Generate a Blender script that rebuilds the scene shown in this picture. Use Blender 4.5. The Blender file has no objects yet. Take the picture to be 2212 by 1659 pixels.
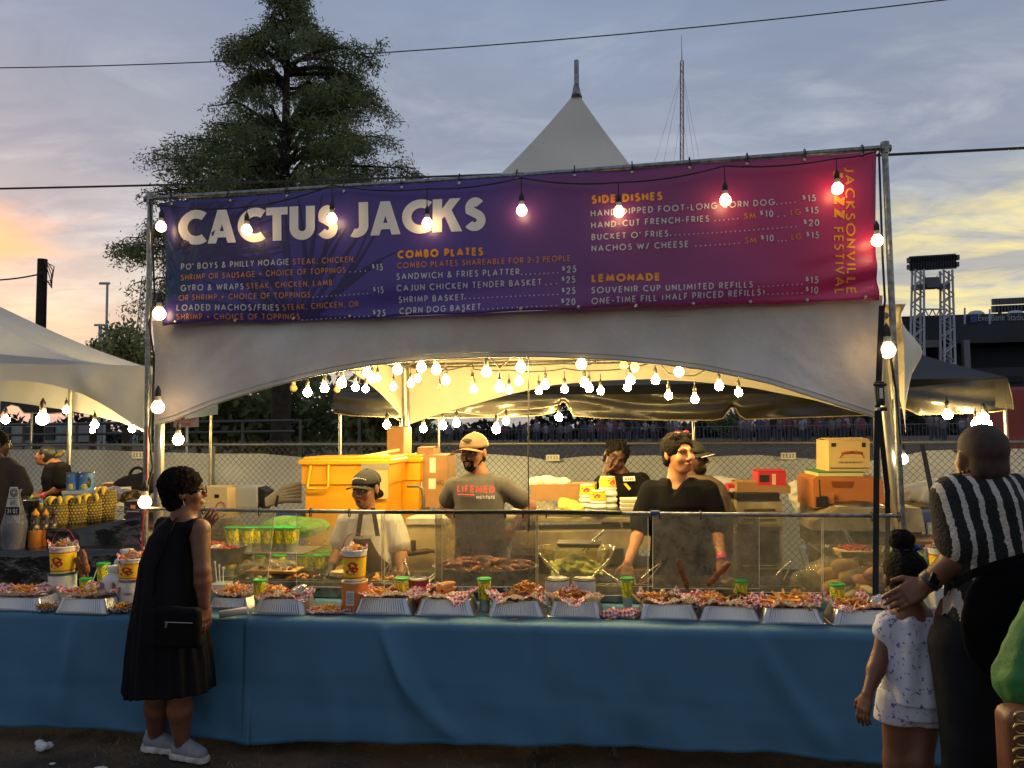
import bpy, math, random
import numpy as np
from mathutils import Vector, Matrix
random.seed(7); rng = np.random.default_rng(7)
R = math.radians
sc = bpy.context.scene
col = sc.collection
# ---------------------------------------------------------------- camera
FPX, CU, CV = 1612.0, 1106.0, 829.5
psi, pit, rol = math.atan(.132), math.atan(100/1612), .013
CAM = np.array([0, 0, 1.8])
fw = np.array([-math.sin(psi)*math.cos(pit), math.cos(psi)*math.cos(pit), math.sin(pit)])
r0 = np.array([math.cos(psi), math.sin(psi), 0.])
u0 = np.cross(r0, fw)
cr = r0*math.cos(rol) - u0*math.sin(rol)
cu = u0*math.cos(rol) + r0*math.sin(rol)
cd = bpy.data.cameras.new('camera'); cam = bpy.data.objects.new('camera', cd); col.objects.link(cam)
cd.sensor_width = 36; cd.lens = 36*FPX/2212; cd.clip_start = .05; cd.clip_end = 3000
cam.matrix_world = Matrix([[cr[0], cu[0], -fw[0], 0], [cr[1], cu[1], -fw[1], 0], [cr[2], cu[2], -fw[2], 1.8], [0, 0, 0, 1]])
sc.camera = cam
def ray(u, v): return fw + cr*((u-CU)/FPX) - cu*((v-CV)/FPX)
def H(u, v, y):                      # where the sight line meets the vertical plane y
 d = ray(u, v); return CAM + d*(y/d[1])
def G(u, v, z=0.):                   # ... the level plane z
 d = ray(u, v); return CAM + d*((z-1.8)/d[2])
def S(px, p): return px*float(np.dot(np.asarray(p)-CAM, fw))/FPX      # size of px pixels at p
# ---------------------------------------------------------------- world, sun, exposure
world = bpy.data.worlds.new('World'); sc.world = world; world.use_nodes = True
def build_world():
 nt = world.node_tree; N = nt.nodes; L = nt.links
 for n in list(N): N.remove(n)
 out = N.new('ShaderNodeOutputWorld'); bg = N.new('ShaderNodeBackground')
 tc = N.new('ShaderNodeTexCoord'); sep = N.new('ShaderNodeSeparateXYZ'); L.new(tc.outputs['Generated'], sep.inputs[0])
 def mth(op, a, b=None, c=None):
  n = N.new('ShaderNodeMath'); n.operation = op
  for i, x in enumerate((a, b, c)):
   if x is None: continue
   if isinstance(x, (int, float)): n.inputs[i].default_value = x
   else: L.new(x, n.inputs[i])
  return n.outputs[0]
 def ramp(fac, pts, interp='LINEAR'):
  n = N.new('ShaderNodeValToRGB'); n.color_ramp.interpolation = interp
  e = n.color_ramp.elements
  while len(e) < len(pts): e.new(.5)
  for el, (p, c) in zip(e, pts): el.position = p; el.color = (*lin(c), 1) if max(c) > 1.5 else (*c, 1)
  L.new(fac, n.inputs[0]); return n.outputs[0]
 def mix(f, a, b, mode='MIX'):
  n = N.new('ShaderNodeMix'); n.data_type = 'RGBA'; n.blend_type = mode
  if isinstance(f, (int, float)): n.inputs[0].default_value = f
  else: L.new(f, n.inputs[0])
  L.new(a, n.inputs[6])
  if isinstance(b, tuple): n.inputs[7].default_value = (*lin(b), 1)
  else: L.new(b, n.inputs[7])
  return n.outputs[2]
 x, y, z = sep.outputs
 sky = N.new('ShaderNodeTexSky'); sky.sky_type = 'NISHITA'; sky.sun_disc = False
 sky.sun_elevation = R(1.5); sky.sun_rotation = R(-50); sky.air_density = 1.2; sky.dust_density = 2.5
 base = ramp(z, [(0, (160, 154, 144)), (.045, (164, 160, 148)), (.10, (180, 177, 156)), (.16, (170, 173, 166)), (.23, (160, 166, 172)), (.36, (140, 148, 164)), (.52, (114, 127, 152)), (1, (128, 140, 162))])
 zz = mth('MAXIMUM', mth('ADD', z, .10), .06)
 cx = mth('DIVIDE', x, zz); cy = mth('DIVIDE', y, zz)
 comb = N.new('ShaderNodeCombineXYZ'); L.new(mth('MULTIPLY', cx, .8), comb.inputs[0]); L.new(mth('MULTIPLY', cy, 1.25), comb.inputs[1]); comb.inputs[2].default_value = 3.1
 def noise(sc_, det, rough, dist=0., w=None):
  n = N.new('ShaderNodeTexNoise'); n.inputs['Scale'].default_value = sc_; n.inputs['Detail'].default_value = det
  n.inputs['Roughness'].default_value = rough; n.inputs['Distortion'].default_value = dist
  L.new(w or comb.outputs[0], n.inputs['Vector']); return n.outputs[0]
 n1 = noise(.55, 7, .55, .6); n2 = noise(1.6, 8, .6, .9)
 cover = ramp(n1, [(.38, (0, 0, 0)), (.56, (1, 1, 1))])
 cloudcol = ramp(z, [(0, (146, 138, 138)), (.10, (154, 148, 146)), (.22, (136, 140, 152)), (.5, (108, 119, 142)), (1, (118, 128, 148))])
 c = mix(cover, base, cloudcol)
 streak = ramp(n2, [(.50, (0, 0, 0)), (.68, (1, 1, 1))])
 low = ramp(z, [(.02, (.5, .5, .5)), (.12, (1, 1, 1)), (.42, (.35, .35, .35)), (.6, (0, 0, 0))])
 sm = N.new('ShaderNodeMix'); sm.data_type = 'RGBA'; sm.blend_type = 'MULTIPLY'; sm.inputs[0].default_value = 1
 L.new(streak, sm.inputs[6]); L.new(low, sm.inputs[7])
 c = mix(mth('MULTIPLY', sm.outputs[2], .5), c, (198, 200, 202))
 n6 = ramp(noise(3.4, 7, .62, 1.2), [(.44, (0, 0, 0)), (.62, (1, 1, 1))]); hi = ramp(z, [(.10, (.5, .5, .5)), (.3, (1, 1, 1)), (.7, (.3, .3, .3))])
 c = mix(mth('MULTIPLY', mth('MULTIPLY', n6, hi), .5), c, (104, 115, 139))
 sd = H(-60, 470, 10) - CAM; sd /= np.linalg.norm(sd)
 dotp = N.new('ShaderNodeVectorMath'); dotp.operation = 'DOT_PRODUCT'; L.new(tc.outputs['Generated'], dotp.inputs[0]); dotp.inputs[1].default_value = tuple(sd)
 azm = mth('POWER', mth('MAXIMUM', dotp.outputs['Value'], 0.), 80.)
 band = ramp(z, [(.10, (0, 0, 0)), (.17, (.9, .9, .9)), (.30, (1, 1, 1)), (.40, (0, 0, 0))], 'EASE')
 n3 = ramp(noise(1.1, 6, .55, .4), [(.45, (0, 0, 0)), (.62, (1, 1, 1))])
 om = N.new('ShaderNodeMix'); om.data_type = 'RGBA'; om.blend_type = 'MULTIPLY'; om.inputs[0].default_value = 1
 L.new(band, om.inputs[6]); L.new(n3, om.inputs[7])
 c = mix(mth('MULTIPLY', mth('MULTIPLY', om.outputs[2], azm), .85), c, (240, 164, 98))
 sd2 = H(2330, 600, 10) - CAM; sd2 /= np.linalg.norm(sd2)
 dp2 = N.new('ShaderNodeVectorMath'); dp2.operation = 'DOT_PRODUCT'; L.new(tc.outputs['Generated'], dp2.inputs[0]); dp2.inputs[1].default_value = tuple(sd2)
 az2 = mth('POWER', mth('MAXIMUM', dp2.outputs['Value'], 0.), 22.)
 n4 = ramp(noise(1.9, 6, .6, .5), [(.42, (.12, .12, .12)), (.60, (1, 1, 1))])
 b4 = ramp(z, [(.07, (.2, .2, .2)), (.13, (1, 1, 1)), (.22, (1, 1, 1)), (.30, (0, 0, 0))], 'EASE')
 c = mix(mth('MULTIPLY', mth('MULTIPLY', mth('MULTIPLY', az2, n4), b4), .9), c, (226, 206, 132))
 ground = ramp(z, [(0, (1, 1, 1)), (.002, (0, 0, 0))])
 skym = N.new('ShaderNodeMix'); skym.data_type = 'RGBA'; skym.blend_type = 'ADD'; skym.inputs[0].default_value = 1
 ss = N.new('ShaderNodeVectorMath'); ss.operation = 'SCALE'; ss.inputs[3].default_value = .05; L.new(sky.outputs[0], ss.inputs[0])
 L.new(c, skym.inputs[6]); L.new(ss.outputs[0], skym.inputs[7])
 L.new(skym.outputs[2], bg.inputs['Color']); bg.inputs['Strength'].default_value = SKY
 L.new(bg.outputs[0], out.inputs['Surface'])
def lin(c):
 return tuple(((x/255)/12.92 if x/255 <= .04045 else ((x/255+.055)/1.055)**2.4) for x in c)
SKY = 1.05
build_world()
sl = bpy.data.lights.new('sun', 'SUN'); so = bpy.data.objects.new('sun', sl); col.objects.link(so)
sl.energy = .12; sl.angle = R(25); sl.color = (1, .72, .5)
so.rotation_euler = Vector((math.cos(R(2))*-math.sin(R(50)), math.cos(R(2))*math.cos(R(50)), math.sin(R(3)))).to_track_quat('Z', 'Y').to_euler()
sc.view_settings.view_transform = 'Standard'; sc.view_settings.look = 'None'
sc.view_settings.exposure = .42; sc.view_settings.gamma = 1; sc.view_settings.use_curve_mapping = False
sc.render.engine = 'CYCLES'
cy = sc.cycles; cy.use_denoising = True; cy.max_bounces = 7; cy.diffuse_bounces = 3; cy.glossy_bounces = 3
cy.transmission_bounces = 4; cy.transparent_max_bounces = 14; cy.caustics_reflective = False; cy.caustics_refractive = False
cy.sample_clamp_indirect = 6; cy.use_light_tree = True
# ---------------------------------------------------------------- materials
MATS = {}
def mat(name, c=(128, 128, 128), rough=.7, metal=0., c2=None, ns=8., det=4., fac=(.35, .65), bump=0., bs=60., alpha=None,
  emit=None, es=0., trans=0., spec=.5, coord='Object', vor=None, stretch=(1, 1, 1), sheen=0., sss=0., coat=0.):
 if name in MATS: return MATS[name]
 m = bpy.data.materials.new(name); m.use_nodes = True; nt = m.node_tree; N = nt.nodes; L = nt.links
 b = N['Principled BSDF']; C1 = (*lin(c), 1)
 b.inputs['Base Color'].default_value = C1; b.inputs['Roughness'].default_value = rough; b.inputs['Metallic'].default_value = metal
 b.inputs['Specular IOR Level'].default_value = spec
 if sss: b.inputs['Subsurface Weight'].default_value = sss; b.inputs['Subsurface Scale'].default_value = .02
 if coat: b.inputs['Coat Weight'].default_value = coat; b.inputs['Coat Roughness'].default_value = .15
 tc = N.new('ShaderNodeTexCoord'); mp = N.new('ShaderNodeMapping'); mp.inputs['Scale'].default_value = stretch
 L.new(tc.outputs[coord], mp.inputs[0])
 if c2 is not None:
  if vor:
   t = N.new('ShaderNodeTexVoronoi'); t.inputs['Scale'].default_value = ns; t.feature = vor; src = t.outputs[0]
  else:
   t = N.new('ShaderNodeTexNoise'); t.inputs['Scale'].default_value = ns; t.inputs['Detail'].default_value = det; src = t.outputs[0]
  L.new(mp.outputs[0], t.inputs['Vector'])
  rp = N.new('ShaderNodeValToRGB'); L.new(src, rp.inputs[0])
  rp.color_ramp.elements[0].position = fac[0]; rp.color_ramp.elements[0].color = C1
  rp.color_ramp.elements[1].position = fac[1]; rp.color_ramp.elements[1].color = (*lin(c2), 1)
  L.new(rp.outputs[0], b.inputs['Base Color'])
 if bump:
  t = N.new('ShaderNodeTexNoise'); t.inputs['Scale'].default_value = bs; t.inputs['Detail'].default_value = 5
  L.new(mp.outputs[0], t.inputs['Vector'])
  bp = N.new('ShaderNodeBump'); bp.inputs['Strength'].default_value = min(1, bump*2); bp.inputs['Distance'].default_value = .012*bump*3
  L.new(t.outputs[0], bp.inputs['Height']); L.new(bp.outputs[0], b.inputs['Normal'])
 if emit is not None:
  b.inputs['Emission Color'].default_value = (*lin(emit), 1); b.inputs['Emission Strength'].default_value = es
 if trans: b.inputs['Transmission Weight'].default_value = trans
 if alpha is not None: b.inputs['Alpha'].default_value = alpha
 MATS[name] = m; return m
def mat_film(name, tint=(235, 235, 225), dirt=(150, 140, 110), clear=.88, ns=3., rough=.08, mottle=.25, trans_only=False):  # dirt: diffuse tint for smears, also carries haze put into the colour
 """thin clear sheet: mostly see-through, a bit of gloss, smeared grease and painted-in haze"""
 if name in MATS: return MATS[name]
 m = bpy.data.materials.new(name); m.use_nodes = True; nt = m.node_tree; N = nt.nodes; L = nt.links
 out = N['Material Output']; N.remove(N['Principled BSDF'])
 tr = N.new('ShaderNodeBsdfTransparent'); tr.inputs[0].default_value = (*lin(tint), 1)
 df = N.new('ShaderNodeBsdfDiffuse'); df.inputs[0].default_value = (*lin(dirt), 1)
 gl = N.new('ShaderNodeBsdfGlossy'); gl.inputs['Roughness'].default_value = rough; gl.inputs[0].default_value = (1, 1, 1, 1)
 tc = N.new('ShaderNodeTexCoord'); nz = N.new('ShaderNodeTexNoise'); nz.inputs['Scale'].default_value = ns; nz.inputs['Detail'].default_value = 9; nz.inputs['Roughness'].default_value = .7
 L.new(tc.outputs['Object'], nz.inputs['Vector'])
 mr = N.new('ShaderNodeMapRange'); L.new(nz.outputs[0], mr.inputs[0]); mr.inputs[1].default_value = .35; mr.inputs[2].default_value = .75
 mr.inputs[3].default_value = (1-clear)*(1-mottle); mr.inputs[4].default_value = (1-clear)*(1+mottle*4)
 m1 = N.new('ShaderNodeMixShader'); L.new(mr.outputs[0], m1.inputs[0]); L.new(tr.outputs[0], m1.inputs[1]); L.new(df.outputs[0], m1.inputs[2])
 lw = N.new('ShaderNodeLayerWeight'); lw.inputs[0].default_value = .25
 m3 = N.new('ShaderNodeMath'); m3.operation = 'MULTIPLY'; m3.inputs[1].default_value = .35; L.new(lw.outputs['Fresnel'], m3.inputs[0])
 m2 = N.new('ShaderNodeMixShader'); L.new(m3.outputs[0], m2.inputs[0]); L.new(m1.outputs[0], m2.inputs[1]); L.new(gl.outputs[0], m2.inputs[2])
 L.new(m2.outputs[0], out.inputs[0]); MATS[name] = m; return m
def mat_cloth(name, c, c2, translucent=.35, rough=.8, ns=2.5, bump=.3, bs=9., spec=.3):
 """tent fabric: diffuse with light shining through"""
 if name in MATS: return MATS[name]
 m = mat(name, c, rough, c2=c2, ns=ns, bump=bump, bs=bs, spec=spec); N = m.node_tree.nodes; L = m.node_tree.links
 b = N['Principled BSDF']; t = N.new('ShaderNodeBsdfTranslucent'); t.inputs[0].default_value = (*lin(c), 1)
 mx = N.new('ShaderNodeMixShader'); mx.inputs[0].default_value = translucent
 L.new(b.outputs[0], mx.inputs[1]); L.new(t.outputs[0], mx.inputs[2]); L.new(mx.outputs[0], N['Material Output'].inputs[0])
 return m
def nodes_of(m): return m.node_tree.nodes, m.node_tree.links, m.node_tree.nodes['Principled BSDF']
# ---------------------------------------------------------------- objects
ORG = {}
def tag(o, label=None, cat=None, group=None, kind=None):
 if label: o['label'] = label
 if cat: o['category'] = cat
 if group: o['group'] = group
 if kind: o['kind'] = kind
 return o
def thing(name, label, cat, loc=(0, 0, 0), rz=0., group=None):
 o = bpy.data.objects.new(name, None); col.objects.link(o); o.location = tuple(loc); o.rotation_euler.z = rz
 o.empty_display_size = .1; ORG[o] = np.array(loc, float) if not rz else None
 return tag(o, label, cat, group)
def mesh_obj(name, V, F, m, parent=None, loc=None, smooth=None, uv=None):
 """verts in world coordinates; parent gives the origin (parents made with rz use local coordinates)"""
 V = np.asarray(V, float).reshape(-1, 3)
 if parent is not None:
  o0 = ORG.get(parent)
  if o0 is not None: V = V - o0
 elif loc is not None: V = V - np.asarray(loc)
 me = bpy.data.meshes.new(name); me.from_pydata(V.tolist(), [], F)
 if smooth is not None:
  if smooth is True: me.polygons.foreach_set('use_smooth', [True]*len(me.polygons))
  else: me.polygons.foreach_set('use_smooth', smooth)
 mm = m if isinstance(m, (list, tuple)) else [m]
 for q in mm: me.materials.append(q)
 o = bpy.data.objects.new(name, me); col.objects.link(o)
 if parent is not None: o.parent = parent; ORG[o] = ORG.get(parent)
 elif loc is not None: o.location = tuple(loc); ORG[o] = np.asarray(loc, float)
 else: ORG[o] = np.zeros(3)
 return o
def unit(v): v = np.asarray(v, float); return v/(np.linalg.norm(v)+1e-12)
def frame(d):
 d = unit(d); a = np.array([0, 0, 1.]) if abs(d[2]) < .9 else np.array([1., 0, 0])
 x = unit(np.cross(a, d)); return x, np.cross(d, x), d
class MB:
 def __init__(s): s.V = []; s.F = []; s.sm = []; s.mi = []; s.n = 0
 def add(s, V, F, smooth=False, mi=0):
  V = np.asarray(V, float).reshape(-1, 3); s.V.append(V); k = s.n
  s.F += [tuple(int(i)+k for i in f) for f in F]; s.sm += [smooth]*len(F); s.mi += [mi]*len(F); s.n += len(V); return s
 def box(s, c, size, rot=None, taper=1., mi=0, bev=0.):
  hx, hy, hz = [q/2 for q in size]; t = taper
  if bev:
   b = bev; P = []
   for z, k in ((-hz, b), (-hz+b, 0), (hz-b, 0), (hz, b)):
    tt = t if z > 0 else 1
    for sx, sy in ((-1, -1), (1, -1), (1, 1), (-1, 1)):
     P += [(sx*(hx*tt-k-(b if 0 else 0)), sy*(hy*tt-k-b*.7), z), (sx*(hx*tt-k-b*.7), sy*(hy*tt-k), z)] if sx*sy > 0 else [(sx*(hx*tt-k-b*.7), sy*(hy*tt-k), z), (sx*(hx*tt-k), sy*(hy*tt-k-b*.7), z)]
   F = [tuple(range(7, -1, -1)), tuple(range(24, 32))]
   for r_ in range(3):
    for i in range(8): j = (i+1) % 8; F.append((r_*8+i, r_*8+j, r_*8+8+j, r_*8+8+i))
   V = np.array(P)
  else:
   V = np.array([(-hx, -hy, -hz), (hx, -hy, -hz), (hx, hy, -hz), (-hx, hy, -hz), (-hx*t, -hy*t, hz), (hx*t, -hy*t, hz), (hx*t, hy*t, hz), (-hx*t, hy*t, hz)])
   F = [(3, 2, 1, 0), (4, 5, 6, 7), (0, 1, 5, 4), (1, 2, 6, 5), (2, 3, 7, 6), (3, 0, 4, 7)]
  if rot is not None: V = V @ np.asarray(rot).T
  return s.add(V+np.asarray(c), F, False, mi)
 def tube(s, pts, r, n=8, caps=True, mi=0, smooth=True):
  pts = [np.asarray(p, float) for p in pts]; m = len(pts)
  rr = [r]*m if np.isscalar(r) else list(r); V = []; F = []
  x, y, _ = frame(pts[1]-pts[0])
  for i, p in enumerate(pts):
   d = unit(pts[min(i+1, m-1)]-pts[max(i-1, 0)]); x = unit(x-d*np.dot(x, d)); y = np.cross(d, x)
   for k in range(n):
    a = 2*math.pi*k/n; V.append(p+(x*math.cos(a)+y*math.sin(a))*rr[i])
  for i in range(m-1):
   for k in range(n): j = (k+1) % n; F.append((i*n+k, i*n+j, (i+1)*n+j, (i+1)*n+k))
  s.add(V, F, smooth, mi)
  if caps:
   V2 = [V[k] for k in range(n)]; s.add(V2, [tuple(range(n-1, -1, -1))], False, mi)
   V2 = [V[(m-1)*n+k] for k in range(n)]; s.add(V2, [tuple(range(n))], False, mi)
  return s
 def lathe(s, prof, c=(0, 0, 0), n=20, rot=None, mi=0, caps=True, smooth=True, sx=1., sy=1., arc=None):
  V = []; F = []; m = len(prof); a0, a1 = arc or (0, 2*math.pi); full = arc is None; nn = n if full else n+1
  for r_, z in prof:
   for k in range(nn):
    a = a0+(a1-a0)*k/n; V.append((r_*math.cos(a)*sx, r_*math.sin(a)*sy, z))
  for i in range(m-1):
   for k in range(n): j = (k+1) % nn; F.append((i*nn+k, i*nn+j, (i+1)*nn+j, (i+1)*nn+k))
  if caps and full:
   if prof[0][0] > 1e-4: F.append(tuple(range(n-1, -1, -1)))
   if prof[-1][0] > 1e-4: F.append(tuple((m-1)*n+k for k in range(n)))
  V = np.array(V)
  if rot is not None: V = V @ np.asarray(rot).T
  return s.add(V+np.asarray(c), F, smooth, mi)
 def ell(s, c, rad, n=10, m=7, rot=None, mi=0):
  V = [(0, 0, -1)]
  for i in range(1, m):
   t = math.pi*i/m - math.pi/2
   for k in range(n): a = 2*math.pi*k/n; V.append((math.cos(t)*math.cos(a), math.cos(t)*math.sin(a), math.sin(t)))
  V.append((0, 0, 1)); F = [(0, 1+(k+1) % n, 1+k) for k in range(n)]
  for i in range(m-2):
   for k in range(n): j = (k+1) % n; F.append((1+i*n+k, 1+i*n+j, 1+(i+1)*n+j, 1+(i+1)*n+k))
  b = 1+(m-2)*n; F += [(b+k, b+(k+1) % n, b+n) for k in range(n)]
  V = np.array(V)*np.asarray(rad if not np.isscalar(rad) else [rad]*3)
  if rot is not None: V = V @ np.asarray(rot).T
  return s.add(V+np.asarray(c), F, True, mi)
 def grid(s, fn, nu, nv, smooth=True, mi=0, closed=False):
  """fn(a,b) with a,b arrays in 0..1 -> (x,y,z)"""
  a, b = np.meshgrid(np.linspace(0, 1, nu+1), np.linspace(0, 1, nv+1), indexing='ij')
  P = np.stack(fn(a, b), -1).reshape(-1, 3); w = nv+1
  F = [(i*w+j, (i+1)*w+j, (i+1)*w+j+1, i*w+j+1) for i in range(nu) for j in range(nv)]
  return s.add(P, F, smooth, mi)
 def quad(s, *p, mi=0): return s.add(p, [tuple(range(len(p)))], False, mi)
 def build(s, name, m, parent=None, loc=None, solid=0.):
  V = np.concatenate(s.V) if s.V else np.zeros((0, 3))
  o = mesh_obj(name, V, s.F, m, parent, loc, s.sm)
  if isinstance(m, (list, tuple)) and len(m) > 1: o.data.polygons.foreach_set('material_index', s.mi)
  if solid:
   md = o.modifiers.new('solid', 'SOLIDIFY'); md.thickness = solid; md.offset = 0
  return o
def kids(o): return [c for c in col.objects if c.parent == o]
CH = {}
def copy_tree(o, loc=None, rz=None, label=None, parent=None):
 if o not in CH: CH[o] = kids(o)
 c = o.copy(); col.objects.link(c)
 if parent is not None: c.parent = parent; c.matrix_parent_inverse = o.matrix_parent_inverse
 if loc is not None: c.location = tuple(loc)
 if rz is not None: c.rotation_euler.z = rz
 if label: c['label'] = label
 for k in list(CH[o]): copy_tree(k, parent=c)
 return c
def rotm(ax, ay, az): return np.array(Matrix.Rotation(az, 3, 'Z') @ Matrix.Rotation(ay, 3, 'Y') @ Matrix.Rotation(ax, 3, 'X'))
def sag(p, q, d, n=10):
 p, q = np.asarray(p), np.asarray(q)
 return [p+(q-p)*t-np.array([0, 0, d*4*t*(1-t)]) for t in np.linspace(0, 1, n+1)]
# ---------------------------------------------------------------- smooth-blended solids (surface nets)
class SDF:
 def __init__(s, lo, hi, h):
  s.lo = np.asarray(lo, float)-2*h; s.h = h; n = np.ceil((np.asarray(hi)-np.asarray(lo))/h).astype(int)+5
  s.n = n; s.f = np.full(tuple(n), .3, np.float32)
  s.ax = [(s.lo[i]+h*np.arange(n[i])).astype(np.float32) for i in range(3)]
 def _sub(s, lo, hi):
  i0 = np.clip(np.floor((np.asarray(lo)-s.lo)/s.h).astype(int), 0, s.n-1); i1 = np.clip(np.ceil((np.asarray(hi)-s.lo)/s.h).astype(int)+1, 1, s.n)
  if np.any(i1 <= i0): return None
  sl_ = tuple(slice(a, b) for a, b in zip(i0, i1))
  X, Y, Z = np.meshgrid(*[s.ax[i][sl_[i]] for i in range(3)], indexing='ij', sparse=True); return sl_, X, Y, Z
 def _comb(s, sl_, d, k, op):
  a = s.f[sl_]
  if op == 'add':
   if k > 0: h = np.clip(.5+.5*(a-d)/k, 0, 1); s.f[sl_] = a*(1-h)+d*h-k*h*(1-h)
   else: s.f[sl_] = np.minimum(a, d)
  else:
   d = -d
   if k > 0: h = np.clip(.5-.5*(a-d)/k, 0, 1); s.f[sl_] = a*(1-h)+d*h+k*h*(1-h)
   else: s.f[sl_] = np.maximum(a, d)
 def cap(s, a, b, ra, rb=None, k=.02, op='add', flat=None):
  rb = ra if rb is None else rb; a = np.asarray(a, float); b = np.asarray(b, float); m = max(ra, rb)+k+.03
  q = s._sub(np.minimum(a, b)-m, np.maximum(a, b)+m)
  if q is None: return s
  sl_, X, Y, Z = q; d = b-a; L2 = max(float(d@d), 1e-9)
  t = np.clip(((X-a[0])*d[0]+(Y-a[1])*d[1]+(Z-a[2])*d[2])/L2, 0, 1)
  qx, qy, qz = X-a[0]-t*d[0], Y-a[1]-t*d[1], Z-a[2]-t*d[2]
  if flat is not None:
   nrm, sc_ = unit(flat[0]), flat[1]; pr = qx*nrm[0]+qy*nrm[1]+qz*nrm[2]; e = (1/sc_-1)
   qx, qy, qz = qx+pr*e*nrm[0], qy+pr*e*nrm[1], qz+pr*e*nrm[2]
  s._comb(sl_, np.sqrt(qx*qx+qy*qy+qz*qz)-(ra+(rb-ra)*t), k, op); return s
 def ell(s, c, rad, rot=None, k=.02, op='add'):
  c = np.asarray(c, float); rad = np.asarray(rad, float); m = rad.max()+k+.03; q = s._sub(c-m, c+m)
  if q is None: return s
  sl_, X, Y, Z = q; X = X-c[0]; Y = Y-c[1]; Z = Z-c[2]
  if rot is not None: X, Y, Z = [rot[0][i]*X+rot[1][i]*Y+rot[2][i]*Z for i in range(3)]
  k0 = np.sqrt((X/rad[0])**2+(Y/rad[1])**2+(Z/rad[2])**2); k1 = np.sqrt((X/rad[0]**2)**2+(Y/rad[1]**2)**2+(Z/rad[2]**2)**2)+1e-6
  s._comb(sl_, k0*(k0-1)/k1, k, op); return s
 def loft(s, secs, right, fwd, k=.03, grow=0., z0=None, z1=None, fold=None):
  """secs: (x,y,z,rx,ry) from low to high"""
  A = np.array(sorted([tuple(q) for q in secs], key=lambda q: q[2])); zs = A[:, 2]
  z0 = zs[0] if z0 is None else z0; z1 = zs[-1] if z1 is None else z1; m = max(A[:, 3].max(), A[:, 4].max())+grow+.05
  lo = np.array([A[:, 0].min()-m, A[:, 1].min()-m, z0-.06]); hi = np.array([A[:, 0].max()+m, A[:, 1].max()+m, z1+.06]); q = s._sub(lo, hi)
  if q is None: return s
  sl_, X, Y, Z = q; zz = Z.ravel(); f = lambda i: np.interp(zz, zs, A[:, i]).reshape(Z.shape)
  rx, ry = f(3)+grow, f(4)+grow; dx, dy = X-f(0), Y-f(1)
  a = dx*right[0]+dy*right[1]; b = dx*fwd[0]+dy*fwd[1]
  rad = (np.sqrt((a/rx)**2+(b/ry)**2)-1)*np.minimum(rx, ry)
  if fold is not None: rad = rad+fold(np.arctan2(b/ry, a/rx), Z)
  e = np.maximum(z0-Z, Z-z1); d = np.maximum(rad, e)
  s._comb(sl_, d.astype(np.float32), k, 'add'); return s
 def box(s, c, half, rot=None, k=.01, op='add', rnd=.005):
  c = np.asarray(c, float); half = np.asarray(half, float); m = np.linalg.norm(half)+k+.03; q = s._sub(c-m, c+m)
  if q is None: return s
  sl_, X, Y, Z = q; X = X-c[0]; Y = Y-c[1]; Z = Z-c[2]
  if rot is not None: X, Y, Z = [rot[0][i]*X+rot[1][i]*Y+rot[2][i]*Z for i in range(3)]
  qx, qy, qz = abs(X)-half[0]+rnd, abs(Y)-half[1]+rnd, abs(Z)-half[2]+rnd
  d = np.sqrt(np.maximum(qx, 0)**2+np.maximum(qy, 0)**2+np.maximum(qz, 0)**2)+np.minimum(np.maximum(np.maximum(qx, qy), qz), 0)-rnd
  s._comb(sl_, d, k, op); return s
 def plane(s, p, n, k=0.):          # keep the side n points away from
  X, Y, Z = np.meshgrid(*s.ax, indexing='ij', sparse=True); n = unit(n)
  d = (X-p[0])*n[0]+(Y-p[1])*n[1]+(Z-p[2])*n[2]; s.f = np.maximum(s.f, d.astype(np.float32)); return s
 def rough(s, amp, fr, seed=0):
  X, Y, Z = np.meshgrid(*s.ax, indexing='ij', sparse=True); g = np.random.default_rng(seed); t = 0
  for i in range(5):
   a = g.normal(size=3)*fr*(1+.6*i); ph = g.uniform(0, 6.3, 3)
   t = t + np.sin(X*a[0]+ph[0]+2*np.sin(Y*a[1]*.7+ph[1]))*np.sin(Y*a[1]+Z*a[2]+ph[2])/(1+.5*i)
  s.f = s.f + (t*amp).astype(np.float32); return s
 def mesh(s):
  f = s.f; sg = f < 0; n = f.shape
  c = np.zeros((n[0]-1, n[1]-1, n[2]-1), np.int8)
  for i in (0, 1):
   for j in (0, 1):
    for k in (0, 1): c += sg[i:n[0]-1+i, j:n[1]-1+j, k:n[2]-1+k]
  act = (c > 0) & (c < 8); idx = np.full(act.shape, -1, np.int64); ii = np.argwhere(act); idx[act] = np.arange(len(ii))
  acc = np.zeros((len(ii), 3)); cnt = np.zeros(len(ii))
  for ax in range(3):
   o1, o2 = [a for a in range(3) if a != ax]
   for p in (0, 1):
    for q in (0, 1):
     a = ii.copy(); a[:, o1] += p; a[:, o2] += q; b = a.copy(); b[:, ax] += 1
     fa = f[a[:, 0], a[:, 1], a[:, 2]]; fb = f[b[:, 0], b[:, 1], b[:, 2]]; x = (fa < 0) != (fb < 0)
     t = np.where(x, fa/(fa-fb+1e-12), 0); P = a.astype(float); P[:, ax] += t; acc[x] += P[x]; cnt[x] += 1
  V = s.lo+s.h*acc/cnt[:, None]; Fs = []
  for ax in range(3):
   o1, o2 = (ax+1) % 3, (ax+2) % 3; sa = [slice(1, n[a]-1) for a in range(3)]; sb = list(sa)
   sa[ax] = slice(0, n[ax]-1); sb[ax] = slice(1, n[ax])
   A = sg[tuple(sa)]; B = sg[tuple(sb)]; e = np.argwhere(A != B); off = np.array([1, 1, 1]); off[ax] = 0; e = e+off
   inside = sg[e[:, 0], e[:, 1], e[:, 2]]
   def cell(d1, d2):
    c_ = e.copy(); c_[:, o1] += d1; c_[:, o2] += d2; return idx[c_[:, 0], c_[:, 1], c_[:, 2]]
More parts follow.
